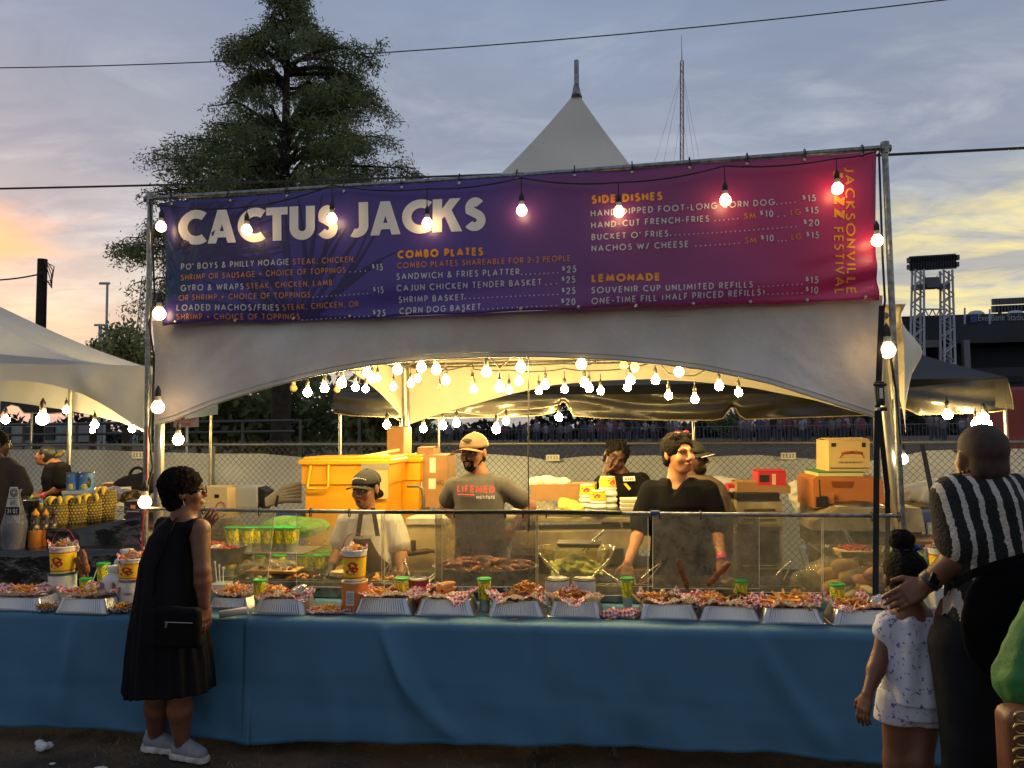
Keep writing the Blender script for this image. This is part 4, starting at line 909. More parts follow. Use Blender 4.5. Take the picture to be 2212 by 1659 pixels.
for P, Q in ((A, B), (B, C_), (C_, D_), (D_, A)):
 g.grid(lambda s_, t, P=P, Q=Q: tuple((P[:, None, None]+(Q-P)[:, None, None]*s_)*(1-t)+pk[:, None, None]*t+np.array([0, 0, 1])[:, None, None]*(-.34*np.sin(math.pi*t)*(1-.45*t)-.05*np.sin(math.pi*s_)*np.sin(math.pi*t))), 24, 20)
g.build('roof_canopy', lt_m, lt)
# inner band: the back valance seen under the front one
uu = np.linspace(-300, 312, 60); V = []
for u in uu:
 vb = np.interp(u, [-300, -100, 0, 60, 130, 200, 260, 312], [930, 868, 866, 873, 884, 897, 912, 934]); va = 800
 for j in range(9): t = j/8; p = H(u, vb+(va-vb)*t, 8.2); V.append(p+[0, wrinkle(p[0], p[2], 1.2), 0])
mesh_obj('back_valance', V, [(i*9+j, (i+1)*9+j, (i+1)*9+j+1, i*9+j+1) for i in range(59) for j in range(8)], lt_m, lt, smooth=True)
for u, v0, y, r_ in ((152, 884, 8.15, .028), (317, 920, YL+.03, .022), (0-3, 890, 8.3, .022)):
 a = H(u, v0, y); g = MB(); g.tube([(a[0], y, 0), (a[0], y, a[2]+.3)], r_, 10); g.build('leg', pole_m, lt)
tarp = mat('blue_tarp', (44, 72, 112), .5, bump=.4, bs=3)
t2 = thing('blue_canopy_tent', 'blue tarp tent roof peeking over the white tent at far left', 'tent', H(150, 760, 12)); g = MB()
pts = [(60, 704), (75, 706), (140, 728), (200, 755), (250, 780), (318, 800)]; V = []
for u, v in pts: V += [H(u, v, 10.4), H(u, v+8, 11.2)+[0, 0, -.0], H(u-40, v+60, 10.0)]
g.add(V, [(3*i, 3*i+3, 3*i+4, 3*i+1) for i in range(5)]+[(3*i, 3*i+2, 3*i+5, 3*i+3) for i in range(5)], True); g.build('roof', tarp, t2)
a = H(300, 800, 10.2); b2_ = H(40, 760, 10.2);
for a in (a, b2_): g = MB(); g.tube([(a[0], 10.5, 0), (a[0], 10.5, a[2])], .02, 8); g.build('leg', pole_m, t2)
t3 = thing('blue_canopy_tent', 'blue tent edge on a thin pole seen under the left valance', 'tent', H(455, 890, 8.6)); g = MB()
g.add([H(400, 905, 8.6), H(471, 895, 8.6), H(471, 870, 8.6), H(400, 860, 8.6), H(400, 820, 9.5), H(471, 830, 9.5)], [(0, 1, 2, 3), (3, 2, 5, 4)]); g.build('canopy_edge', tarp, t3, solid=.004)
a = H(456, 895, 8.62); g = MB(); g.tube([(a[0], 8.62, 0), (a[0], 8.62, a[2]+.05)], .019, 8); g.build('leg', pole_m, t3)
dk = thing('dark_canopy_tent', 'dark tent with pale rope edging beyond the left neighbour tent', 'tent', H(60, 900, 9.2)); g = MB()
E = [(-60, 905), (0, 897), (12, 880), (24, 874), (40, 878), (52, 892), (110, 893), (150, 890), (200, 884), (275, 884)]; V = []
for u, v in E: V += [H(u, v, 9.3), H(u, 850, 9.3)]
g.add(V, [(2*i, 2*i+2, 2*i+3, 2*i+1) for i in range(len(E)-1)]); g.build('valance', mat('dark_tarp', (34, 34, 36), .4, c2=(38, 52, 84), ns=1.2, bump=.5, bs=4), dk, solid=.004)
g = MB(); g.tube([H(u, v, 9.28) for u, v in E], .008, 5); g.build('rope_edging', mat('pale_cord', (170, 160, 130), .6), dk)
for i, (u, v, rp_, kd) in enumerate(((12, 907, 8, 'on'), (92, 905, 13, 'cool'), (143, 886, 7, 'on'), (204, 918, 8, 'on'), (285, 927, 7, 'on'), (199, 931, 5, 'on'))):
 bulb(u, v, 7.4 if i < 4 else 8, kd, ['small warm bulb at the far left under the white tent', 'bright cool white bulb under the left neighbour tent', 'tiny warm bulb by the left tent pole', 'small bulb left of the EE35 sign', 'small bulb at the valance tip of the left tent', 'tiny lower bulb left of the EE35 sign'][i], 'bulbs under the left neighbour tent', rpx=rp_)
# ================================================================ overhead lines
lm = mat('line_wire', (58, 56, 54), .6)
def line(u0, v0, u1, v1, y0, y1, lab, r_, d=.0):
 a, b = H(u0, v0, y0), H(u1, v1, y1); g = MB(); g.tube(sag(a, b, d, 16), r_, 5); tag(g.build('overhead_wire', lm, loc=a), lab, 'wire')
line(-200, 148, 2500, -60, 9, 9, 'thin overhead wire crossing the sky above the tent', .0075, .28)
line(-200, 411, 1250, 370, 7.2, 7.2, 'dark cable passing behind the banner frame on the left', .012, .02)
line(1500, 355, 4600, 200, 7.2, 7.2, 'dark cable leaving the banner frame to the right', .014, .0)
# ================================================================ trees
leaf = mat_cloth('cypress_foliage', (124, 132, 92), (96, 106, 70), .3, .9, 1.2, 0, spec=.1); leaf2 = mat_cloth('cypress_foliage_light', (150, 156, 112), (118, 126, 86), .3, .9, 1.5, 0, spec=.1); bark = mat('bark', (58, 48, 38), .95, c2=(38, 32, 27), ns=6, bump=.4, bs=20)
YTREE = 19.
tr = thing('cypress_tree', 'tall dark feathery cypress rising behind the banner against the sunset', 'tree', H(610, 930, YTREE)*[1, 1, 0])
def tree_crown():
 TX = H(606, 930, YTREE)[0]; SY = unit(np.array([TX, YTREE, 0])); SX = np.array([SY[1], -SY[0], 0]); q = np.random.default_rng(4)
 g = MB(); top = H(624, 0, YTREE)+[0, 0, .9]; tz = lambda z: np.array([TX+(top[0]-TX)*(z/top[2])**1.5, YTREE, z])
 g.tube([tz(z) for z in np.linspace(0, top[2], 14)], np.linspace(.30, .03, 14), 10); g.build('trunk', bark, tr)
 env = [(-120, 8, 12), (0, 48, 60), (40, 95, 88), (75, 125, 115), (110, 150, 172), (150, 190, 235), (185, 182, 242), (230, 190, 178), (262, 240, 160), (300, 296, 262), (350, 305, 296), (390, 312, 285), (430, 345, 240), (480, 385, 220), (560, 400, 230), (640, 360, 200), (680, 200, 150)]
 ev = [e_[0] for e_ in env]; el = [e_[1] for e_ in env]; er = [e_[2] for e_ in env]
 br = MB(); tips = []
 NBR = 190
 for i in range(NBR):
  v = -110+ (i/NBR)**.85*800+q.uniform(-12, 12); a = q.uniform(0, 2*math.pi)
  if abs(math.cos(a)) < .35 and q.random() < .5: a = q.choice([0, math.pi])+q.normal()*.5
  if v > 500 and math.cos(a) > -.2: continue
  rpx = np.interp(v, ev, er if math.cos(a) > 0 else el)*((1.32 if v > 240 else 1.12) if math.cos(a) > 0 else .9)*q.uniform(.62, 1.05); L = S(rpx, (0, YTREE, 2))*.96
  s0 = tz(H(606, v+ (20 if v < 200 else 70), YTREE)[2]); d = SX*math.cos(a)+SY*math.sin(a); tipz = H(606, v, YTREE)[2]
  P = [s0+d*L*t+np.array([0, 0, (tipz-s0[2])*(t**.7)+.35*math.sin(math.pi*t)-.25*t*t]) for t in np.linspace(0, 1, 7)]
  P = [p+q.normal(size=3)*.05*(k > 0) for k, p in enumerate(P)]
  br.tube(P, np.linspace(.05+.02*L/4, .012, 7), 5); tips.append((P, L))
  for k in range(int(3+L*2.2)):
   t = q.uniform(.25, .95); j = int(t*6); b = P[j]+(P[min(j+1, 6)]-P[j])*(t*6-j); dd = unit(d+q.normal(size=3)*[.7, .7, .15]); l2 = q.uniform(.3, 1.0)*min(1, L/2.5)
   Q = [b, b+dd*l2*.5+[0, 0, .1*l2], b+dd*l2+[0, 0, -.12*l2]]; br.tube(Q, [.018, .012, .005], 4); tips.append((Q, l2))
 br.build('branches', bark, tr)
 for nm, m_, share in (('foliage', leaf, .62), ('foliage', leaf2, .38)):
  V = []; F = []; n = 0
  for P, L in tips:
   m = int(26*L*share*6.2)+int(24*share)
   for _ in range(m):
    t = q.uniform(.15, 1.03)**.8*(len(P)-1); j = min(int(t), len(P)-2); b = P[j]+(P[j+1]-P[j])*(t-j)
    if q.random() < .10: continue
    b = b+q.normal(size=3)*[.11, .11, .07]-[0, 0, abs(q.normal())*.17]
    dl = unit(np.append(q.normal(size=2)*.75, -.55+q.normal()*.5)); l = q.uniform(.06, .18); w = q.uniform(.010, .022)
    sd_ = unit(np.cross(dl, q.normal(size=3)))*w
    V += [b, b+dl*l*.5+sd_, b+dl*l, b+dl*l*.5-sd_]; F.append((n, n+1, n+2, n+3)); n += 4
  tag(mesh_obj(nm, V, F, m_, tr), kind='stuff')
tree_crown()
def bush(name, label, c, rad, n, m_, cat='tree', trunk=True, leafs=.06):
 t = thing(name, label, cat, np.asarray(c)*[1, 1, 0]); q = np.random.default_rng(int(abs(c[0])*10)+n); V = []; F = []; k = 0
 if trunk:
  g = MB(); g.tube([np.asarray(c)*[1, 1, 0], np.asarray(c)-[0, 0, rad[2]*.2]], [.1, .05], 7)
  for i in range(14):
   d = q.normal(size=3); d[2] = abs(d[2]); g.tube([np.asarray(c)-[0, 0, rad[2]*.6], np.asarray(c)+unit(d)*rad*.9], [.04, .008], 4)
  g.build('trunk', bark, t)
 cl = [np.asarray(c)+unit(q.normal(size=3))*rad*q.uniform(.3, .95) for _ in range(26)]
 for i in range(n):
  b = cl[q.integers(26)]+q.normal(size=3)*np.asarray(rad)*.17; d = unit(q.normal(size=3)); s_ = unit(np.cross(d, q.normal(size=3)))*leafs*.35; l = leafs*q.uniform(.7, 1.5)
  V += [b, b+d*l*.5+s_, b+d*l, b+d*l*.5-s_]; F.append((k, k+1, k+2, k+3)); k += 4
 tag(mesh_obj('foliage', V, F, m_, t), kind='stuff'); return t
bush('small_tree', 'small leafy tree behind the left tent roof', H(275, 765, 13.5), np.array([.62, .6, .52]), 3200, leaf2, leafs=.09)
bush('small_tree', 'low shrub beside the light pole at left', H(205, 762, 14), np.array([.25, .4, .3]), 700, leaf2, leafs=.07)
for i, (u, v, y, rx, rz) in enumerate([(430, 890, 24, 2.4, 1.6), (620, 880, 26, 3.2, 2.0), (820, 888, 25, 2.2, 1.5), (1760, 885, 74, 4.2, 2.0), (1590, 890, 76, 2.6, 3.)]):
 bush('shade_tree', ['dense dark tree filling the gap under the left of the tent', 'wide dark tree behind the yellow bins', 'dark tree behind the left rear tent leg', 'dark tree beyond the crowd at right', 'narrow tree trunk and crown in the middle of the crowd'][i], H(u, v, y), np.array([rx, 2, rz]), 3000, leaf, leafs=.28)
# ================================================================ far things
pm_ = mat('utility_pole_wood', (44, 38, 34), .9, c2=(32, 28, 26), ns=5)
p = H(92, 560, 16); g = MB(); g.tube([(p[0], 16, 0), p], [.13, .11], 10)
up = thing('utility_pole', 'thick dark wooden utility pole at the left edge', 'pole', (p[0], 16, 0)); g.build('pole', pm_, up)
g = MB()
for k in range(4): g.tube([H(96+4*k, 562+3*k, 15.8), H(108+3*k, 600-8*k, 15.7), H(112, 622-5*k, 15.7), H(101-k*2, 606, 15.8), H(97, 585, 15.8)], .012, 5)
g.build('cable_loop', black_m, up); line(-200, 575, 94, 590, 15.8, 15.8, 'low dark cable running to the wooden utility pole', .02, .25)
def lattice(name, label, cat, base, top, w0, w1, n, r_, m_, extras=None):
 t = thing(name, label, cat, base); g = MB(); base, top = np.asarray(base), np.asarray(top); ax = unit(top-base); x = cr; y = unit(np.cross(ax, x))
 def cn(t_, i): w = (w0+(w1-w0)*t_)/2; return base+(top-base)*t_+x*w*(1 if i in (0, 3) else -1)+y*w*(1 if i < 2 else -1)
 for i in range(4): g.tube([cn(0, i), cn(1, i)], r_, 4)
 for k in range(n):
  for i in range(4): j = (i+1) % 4; g.tube([cn(k/n, i), cn((k+1)/n, j)], r_*.6, 3, False); g.tube([cn((k+1)/n, i), cn((k+1)/n, j)], r_*.6, 3, False)
 g.build('lattice', m_, t); return t
mw = mat('radio_mast_paint', (168, 110, 108), .7, c2=(200, 196, 194), ns=.10, fac=(.49, .51)); gy = mat('far_steel', (176, 178, 184), .7)
b_ = H(1473, 930, 150); t_ = H(1473, 132, 150); mt = lattice('radio_mast', 'tall thin guyed radio mast right of the white tent peak', 'mast', b_*[1, 1, 0]+[0, 0, .7], t_, .8, .55, 60, .06, mw)
g = MB(); g.tube([t_, H(1472, 75, 150)], [.12, .04], 5); g.build('antenna', gy, mt)
for du, v in ((-120, 150), (-80, 150), (80, 150), (55, 150), (-60, 240), (50, 240)): g = MB(); g.tube([H(1473, v, 150), H(1473+du*1.9, 930, 150)], .03, 3); g.build('guy_wire', gy, mt)
lattice('crane_boom', 'grey lattice crane boom leaning behind the small tree at left', 'crane', H(283, 960, 40), H(318, 598, 40), .45, .4, 26, .03, gy)
for u, v, y, r_, lab in ((232, 612, 30, .05, 'thin tall metal light pole left of the crane boom'), (217, 702, 34, .09, 'short light pole with a flat ring of lamps')):
 p = H(u, v, y); t = thing('light_pole', lab, 'light pole', p*[1, 1, 0]+[0, 0, .6], group='light poles behind the left tents'); g = MB(); g.tube([p*[1, 1, 0]+[0, 0, .5], p], r_, 6); g.build('pole', gy, t)
 g = MB(); g.tube([p-cr*(.35 if r_ < .06 else .3), p+cr*(.1 if r_ < .06 else .3)], .06, 5); g.build('lamp_head', gy, t)
# stadium
st = thing('stadium', 'huge dark stadium with floodlight towers and lettering on its upper rim at right', 'stadium', H(2100, 930, 140)*[1, 1, 0]+[0, 0, .7]); dm = mat('stadium_dark', (50, 54, 62), .8, c2=(40, 42, 48), ns=.08, bump=0); YS = 140.
A, B = H(1900, 685, YS), H(2500, 655, YS+10); g = MB(); zb = .5
def slab(P, Q, d, m_, name, par=st):
 g = MB(); n = np.array([0, d, 0]); V = [P*[1, 1, 0]+[0, 0, Q[2]], Q, np.array([Q[0], Q[1], P[2]]), P]; V2 = [v_+n for v_ in V]
 g.add(V+V2, [(0, 1, 2, 3), (7, 6, 5, 4), (0, 4, 5, 1), (1, 5, 6, 2), (2, 6, 7, 3), (3, 7, 4, 0)]); return g.build(name, m_, par)
slab(H(1880, 747, YS), np.array([B[0], YS, A[2]+.0]), 12, dm, 'upper_deck'); slab(H(1880, 800, YS+4), np.array([B[0], YS+4, H(1880, 752, YS)[2]]), 10, mat('stadium_gap', (30, 33, 40), .9), 'concourse')
slab(H(1880, 938, YS), np.array([B[0], YS, H(1880, 800, YS)[2]]), 14, dm, 'lower_deck')
cm_ = mat('stadium_concrete', (112, 112, 116), .8)
slab(H(1940, 752, YS-2), H(2060, 733, YS-2), 1, cm_, 'girder')
for u in (1945, 1990, 2034, 2044, 2085): g = MB(); p = H(u, 735, YS-1.5); g.box(p*[1, 1, 0]+[0, 0, p[2]/2], (1.0, 1.0, p[2])); g.build('column', cm_, st)
for k in range(9):
 u0_ = 2075+k*50; slab(H(u0_, 826, YS-.6), H(u0_+34, 812, YS-.6), .4, mat('stadium_gap', (30, 33, 40), .9), 'opening')
def frame_tower(u0_, u1_, vt, vb, lab, par):
 for u in (u0_, u1_):
  b_, t_ = H(u, vb, YS-4), H(u+(2 if u == u0_ else -4), vt, YS-4); g = MB(); w = .85
  for sx in (-1, 1):
   for sy in (-1, 1): g.tube([b_+[sx*w, sy*w, 0], t_+[sx*w*.8, sy*w*.8, 0]], .2, 4)
  for k in range(12):
   for sy in (-1, 1): s2 = 1 if k % 2 else -1; g.tube([b_+(t_-b_)*k/12+[s2*w, sy*w, 0], b_+(t_-b_)*(k+1)/12+[-s2*w, sy*w, 0]], .14, 3)
  g.build('tower_leg', gy, par)
 g = MB(); n = 17
 A, B = H(u0_-16, vt, YS-4), H(u1_+18, vt-6, YS-4)
 for j in range(3): g.tube([A+[0, 0, j*1.15], B+[0, 0, j*1.15]], .16, 4)
 for i in range(n+1):
  p = A+(B-A)*i/n; g.box(p+[0, 0, .55], (.75, .6, .8)); g.box(p+[0, -.2, 1.7], (.8, .6, .85))
 g.build('floodlight_bank', mat('floodlight_dark', (84, 86, 94), .7), par)
frame_tower(1981, 2048, 584, 800, '', st)
g = MB(); p = H(2011, 612, YS-4); g.box(p, (2.0, 2, 1.8)); g.box(p-[2, 0, .6], (1.8, 1, .9)); g.box(p+[2, 0, -.6], (1.8, 1, .9));
for du in (-20, 20): g.tube([p, H(2011+du, 588, YS-4)], .06, 3)
g.build('speaker_cluster', mat('floodlight_dark', (84, 86, 94), .7), st)
g = MB(); g.tube([H(1990, 668, YS-4), H(2046, 668, YS-4)], .15, 4)
for k in range(7): g.tube([H(1990+k*8, 668 if k % 2 else 684, YS-4), H(1998+k*8, 684 if k % 2 else 668, YS-4)], .12, 3)
g.build('truss', gy, st);
g = MB(); A, B = H(2148, 668, YS+20), H(2240, 664, YS+20)
for i in range(14): p = A+(B-A)*i/13; g.box(p, (.9, .7, 1.3)); g.box(p+[0, 0, 1.5], (.7, .6, 1.2))
for u in (2160, 2200, 2230): g.tube([H(u, 690, YS+20), H(u, 668, YS+20)], .35, 4)
g.build('floodlight_bank', mat('floodlight_dark', (84, 86, 94), .7), st)
for u, v in ((2084, 665), (2138, 668)): g = MB(); g.tube([H(u, 700, YS-2), H(u, v, YS-2)], .16, 4); g.build('roof_mast', gy, st)
for u in (2108, 2192): g = MB(); g.ell(H(u, 681, YS+3), (1.5, 1.5, .9), 8, 5); g.build('roof_dome', gy, st)
V, F = font_mesh('EverBank Stadium', 1.); V = np.array(V); L = V[:, 0].max(); p0, p1 = H(2112, 693, YS-.4), H(2226, 691, YS-.4); k = (p1-p0)/L; s_ = 1.35*np.linalg.norm(k)
W3 = np.array([p0+k*a[0]+np.array([0, 0, 1])*a[1]*s_ for a in V]); mesh_obj('rim_lettering', W3, F, mat('sign_white', (150, 154, 166), .6), st)
g = MB(); p = H(2103, 689, YS-.4); g.box(p, (1.1, .1, 1.2)); g.build('rim_logo', mat('sign_blue', (50, 70, 140), .6), st)
# crowd, barricades, far treeline behind the fence
def person_small(g, p, h, top, q):
 s_ = h/1.7; a = q.uniform(0, 6.3); c_, s2 = math.cos(a), math.sin(a)
 g.ell(p+[0, 0, 1.58*s_], (.09*s_, .1*s_, .12*s_), 6, 4, mi=0)
 g.lathe([(.13*s_, .85*s_), (.17*s_, 1.0*s_), (.15*s_, 1.15*s_), (.2*s_, 1.38*s_), (.06*s_, 1.5*s_)], p, 7, sx=1, sy=.65, mi=top)
 for k in (-1, 1):
  g.tube([p+[.08*k*c_, .08*k*s2, .9*s_], p+[.09*k*c_+.04*q.normal(), .09*k*s2, 0]], [.085*s_, .05*s_], 5, mi=4)
  g.tube([p+[.19*k*s_, 0, 1.38*s_], p+[.24*k*s_, -.05, 1.1*s_], p+[.2*k*s_+.05*q.normal(), -.14, .95*s_]], [.05*s_, .04*s_, .03*s_], 5, mi=0)
q = np.random.default_rng(11); g = MB()
for i in range(130):
 u = q.choice([960, 1130, 1180, 1290, 1330, 1400, 1450, 1620, 1660, 1700, 1750, 1800, 1850, 2010, 2080])+q.normal()*32 if i < 150 else q.uniform(20, 880); y = q.uniform(44, 66); x = H(u, 930, y)[0]; z = min(1, max(0, (y-13)/22))**1.5*.75
 person_small(g, np.array([x, y, z]), q.uniform(1.5, 1.85), q.choice([1, 1, 2, 3, 5, 6, 6]), q)
cmats = [mat('crowd_'+n_, c_, .9) for n_, c_ in (('skin', (110, 80, 66)), ('white', (140, 138, 150)), ('black', (40, 40, 44)), ('red', (120, 62, 74)), ('trousers', (62, 64, 76)), ('blue', (60, 72, 98)), ('grey', (112, 106, 110)))]
tag(g.build('distant_crowd', cmats), 'far crowd of festival visitors standing beyond the fence', 'crowd', kind='stuff')
bm_ = mat('barricade_steel', (108, 110, 116), .6, .4); proto = None
for i in range(30):
 x = -26+i*2.0; y = 42+.3*math.sin(i*2); z = .75
 if proto is None:
  t = thing('crowd_barrier', 'grey steel crowd barrier in the row before the distant crowd', 'barrier', (0, 0, 0), group='crowd barriers beyond the fence'); g = MB()
  g.tube([(-.95, 0, .15), (-.95, 0, 1.1), (.95, 0, 1.1), (.95, 0, .15), (-.95, 0, .15)], .025, 5)
  for k in range(9): g.tube([(-.76+k*.19, 0, .15), (-.76+k*.19, 0, 1.1)], .012, 4)
  for s_ in (-.7, .7): g.tube([(s_, -.3, .0), (s_, 0, .15), (s_, .3, 0)], .02, 4)
  o = g.build('panel', bm_, t); proto = t; t.location = (x, y, z)
 else: copy_tree(proto, (x, y, z), label= f'grey steel crowd barrier before the far crowd, number {i+1} from the left end')
rd = mat('far_hedge', (36, 42, 34), .95, c2=(24, 28, 24), ns=.8)
V = []; F = []; k = 0; q = np.random.default_rng(5)
for i in range(9000):
 u = q.uniform(-60, 2250); y = q.uniform(80, 90); hgt = 2.2+1.2*math.sin(u*.011)+.8*math.sin(u*.037+1); x = H(u, 930, y)[0]; z = .7+abs(q.normal())*hgt*.55; z = min(z, .7+hgt)
 b = np.array([x, y, z]); d = unit(q.normal(size=3)); s_ = unit(np.cross(d, q.normal(size=3)))*.3
 V += [b, b+d*.5+s_, b+d, b+d*.5-s_]; F.append((k, k+1, k+2, k+3)); k += 4
tag(mesh_obj('distant_treeline', V, F, rd), 'low dark far treeline behind the crowd', 'trees', kind='stuff')
wb = thing('white_trailer', 'pale trailer with dark windows beyond the fence at far left', 'trailer', H(60, 960, 24)*[1, 1, 0]+[0, 0, .3]); a, b = H(-40, 955, 24), H(135, 917, 24)
g = MB(); g.box(((a[0]+b[0])/2, 25, (a[2]+b[2])/2), (b[0]-a[0], 2.2, b[2]-a[2]+.1)); g.build('body', mat('trailer_white', (150, 150, 146), .7), wb)
for u in (12, 60, 82, 108): p = H(u, 936, 23.85); g = MB(); g.box(p, (.35, .06, .45)); g.build('window', mat('trailer_window', (36, 40, 44), .4), wb)
rt = thing('red_trailer', 'large dull red trailer side at the right edge behind the black tent', 'trailer', H(2200, 930, 12)*[1, 1, 0]); a, b = H(2176, 946, 12), H(2330, 862, 12)
g = MB(); g.box(((a[0]+b[0])/2, 12.6, (b[2]+.4)/2+.2), (b[0]-a[0], 1.2, b[2]-.4), bev=.05); g.build('body', mat('trailer_red', (120, 46, 44), .6), rt); g = MB()
for x in (a[0]+.4, b[0]-.5): g = MB(); g.lathe([(.3, -.1), (.3, .1)], (x, 12.0, .3), rot=rotm(math.pi/2, 0, 0), n=14); g.build('wheel', black_m, rt)
rm = mat('railing_dark', (66, 68, 70), .6); g = MB(); A, B = H(-60, 893, 14), H(330, 902, 14)
for z in (H(0, 918, 14)[2], H(0, 940, 14)[2]): g.tube([(A[0], 14, z), (B[0]+3, 14, z)], .03, 5)
for i in range(9): x = A[0]+i*1.2; g.tube([(x, 14, 0), (x, 14, H(0, 916, 14)[2])], .03, 5)
tag(g.build('metal_railing', rm, loc=(A[0], 14, 0)), 'dark metal railing beyond the fence on the left', 'railing')
tz_ = thing('tow_away_sign', 'small red lettered tow away sign on a post beyond the left fence', 'sign', H(402, 905, 11)*[1, 1, 0]); p = H(402, 911, 11)
g = MB(); g.box(p, (.42, .02, .17)); g.build('plate', mat('sign_pale', (150, 130, 126), .6), tz_); g = MB(); g.tube([(p[0], 11.03, 0), (p[0], 11.03, p[2]+.1)], .02, 6); g.build('post', gy, tz_)
g = MB(); flat_text(g, 'TOW AWAY', p+[-.17, -.012, .012], (1, 0, 0), (0, 0, 1), .34, .055, .2); flat_text(g, 'ZONE', p+[-.09, -.012, -.065], (1, 0, 0), (0, 0, 1), .18, .055, .2); g.build('lettering', mat('sign_red', (140, 40, 36), .6), tz_)
for i, (u, v) in enumerate(((745, 934), (845, 950), (1622, 930), (1750, 925))):
 pass
# ================================================================ food and packaging
def check_mat(name, c1, c2, s_=62):
 m = mat(name, c1, .85); N, L, B = nodes_of(m); tc = N.new('ShaderNodeTexCoord'); mp = N.new('ShaderNodeMapping'); mp.inputs['Rotation'].default_value = (R(35), R(45), R(20))
 ck = N.new('ShaderNodeTexChecker'); ck.inputs['Scale'].default_value = s_; ck.inputs[1].default_value = (*lin(c1), 1); ck.inputs[2].default_value = (*lin(c2), 1)
 L.new(tc.outputs['Object'], mp.inputs[0]); L.new(mp.outputs[0], ck.inputs[0]); L.new(ck.outputs[0], B.inputs['Base Color']);
 t = N.new('ShaderNodeBsdfTranslucent'); t.inputs[0].default_value = (*lin(c1), 1); mx = N.new('ShaderNodeMixShader'); mx.inputs[0].default_value = .18
 L.new(B.outputs[0], mx.inputs[1]); L.new(t.outputs[0], mx.inputs[2]); L.new(mx.outputs[0], N['Material Output'].inputs[0]); return m
check = check_mat('checked_paper', (226, 214, 206), (186, 40, 48)); boatm = check_mat('checked_boat', (214, 204, 206), (92, 46, 70), 80)
fry = mat('fried_gold', (222, 164, 74), .7, c2=(190, 122, 48), ns=40, bump=.3, bs=150); crumb = mat('breaded_brown', (150, 86, 34), .8, c2=(104, 56, 22), ns=50, bump=.8, bs=120)
bun = mat('bread_bun', (206, 146, 74), .6, c2=(176, 112, 50), ns=9); meat = mat('cooked_meat', (92, 54, 30), .6, c2=(56, 32, 20), ns=60, bump=.6, bs=120)
green = mat('green_topping', (70, 96, 36), .6, c2=(112, 134, 58), ns=40); redf = mat('tomato_red', (186, 52, 30), .5, c2=(150, 34, 22), ns=40, bump=.4); chz = mat('cheese_cream', (226, 206, 150), .5, c2=(204, 178, 110), ns=30, bump=.4)
foil = mat('crumpled_foil', (190, 190, 188), .22, 1., bump=1., bs=28); dogm = mat('corn_dog_batter', (146, 84, 34), .55, c2=(110, 60, 24), ns=30, bump=.4, bs=60)
lidg = mat('green_lid', (36, 158, 62), .35); cupw = mat('cup_white', (216, 218, 206), .4); cuptr = mat('cup_base_frosted', (196, 202, 190), .3, trans=.0)
def lemon_mat(name='lemonade_print'):
 m = mat(name, (236, 222, 40), .45); N, L, B = nodes_of(m); tc = N.new('ShaderNodeTexCoord'); mp = N.new('ShaderNodeMapping'); mp.inputs['Scale'].default_value = (1, 1, .72); L.new(tc.outputs['Object'], mp.inputs[0])
 v = N.new('ShaderNodeTexVoronoi'); v.inputs['Scale'].default_value = 44; L.new(mp.outputs[0], v.inputs['Vector'])
 r_ = N.new('ShaderNodeValToRGB'); r_.color_ramp.interpolation = 'CONSTANT'; e = r_.color_ramp.elements
 while len(e) < 4: e.new(.5)
 for el, (p, c) in zip(e, [(0, (244, 214, 34)), (.50, (34, 104, 34)), (.60, (214, 216, 48)), (.74, (70, 150, 44))]): el.position = p; el.color = (*lin(c), 1)
 L.new(v.outputs['Distance'], r_.inputs[0]); n = N.new('ShaderNodeTexNoise'); n.inputs['Scale'].default_value = 60; L.new(mp.outputs[0], n.inputs['Vector'])
 mx = N.new('ShaderNodeMix'); mx.data_type = 'RGBA'; mx.inputs[0].default_value = .0; L.new(r_.outputs[0], mx.inputs[6]); L.new(r_.outputs[0], mx.inputs[7]); L.new(mx.outputs[2], B.inputs['Base Color']); return m
lemon = lemon_mat(); inkg = mat('dark_green_ink', (24, 84, 40), .5)
def curved_text(g, txt, r_, z, h, a_mid, a_span, wt=.2, c=(0, 0, 0), slope=0., gap=.22):
 c = np.asarray(c); text_mesh(g, txt, lambda x, y, k: c+np.array([(r_+slope*y*h+.0008+.0002*k)*math.sin(a_mid+(x-.5)*a_span), -(r_+slope*y*h+.0008+.0002*k)*math.cos(a_mid+(x-.5)*a_span), z+y*h]), wt, gap)
def make_cup(H_=.19, lid=True):
 t = thing('lemonade_cup', '', 'cup'); s_ = H_/.19
 g = MB(); g.lathe([(.026*s_, 0), (.027*s_, .004*s_), (.0305*s_, .066*s_), (.0335*s_, .068*s_)], n=20); g.lathe([(.0338*s_, .170*s_), (.0395*s_, .178*s_), (.040*s_, .182*s_)], n=20, caps=False); g.build('cup_base', cuptr, t)
 g = MB(); g.lathe([(.0335*s_, .068*s_), (.0385*s_, .172*s_)], n=20, caps=False); sl = g.build('printed_sleeve', lemon, t)
 g = MB(); g.lathe([(.0387*s_, .160*s_), (.0394*s_, .177*s_)], n=20, caps=False); g.build('print_band', mat('print_band_yellow', (230, 226, 92), .5), t)
 g = MB()
 for a in (0, 2.1, -2.1): curved_text(g, 'LEMONADE', .0389*s_, .162*s_, .012*s_, a+.2, 1.45, .24, slope=.04)
 g.build('print_lettering', inkg, t)
 if lid:
  g = MB(); g.lathe([(.0405*s_, .176*s_), (.043*s_, .178*s_), (.043*s_, .186*s_), (.040*s_, .189*s_), (.032*s_, .1895*s_), (.031*s_, .187*s_), (0.0001, .187*s_)], n=20); g.build('lid', lidg, t)
 return t
def base_pt(u, v, z=None): return G(u, v, ZT+.003 if z is None else z)
CUP0 = make_cup(); cup_used = [0]
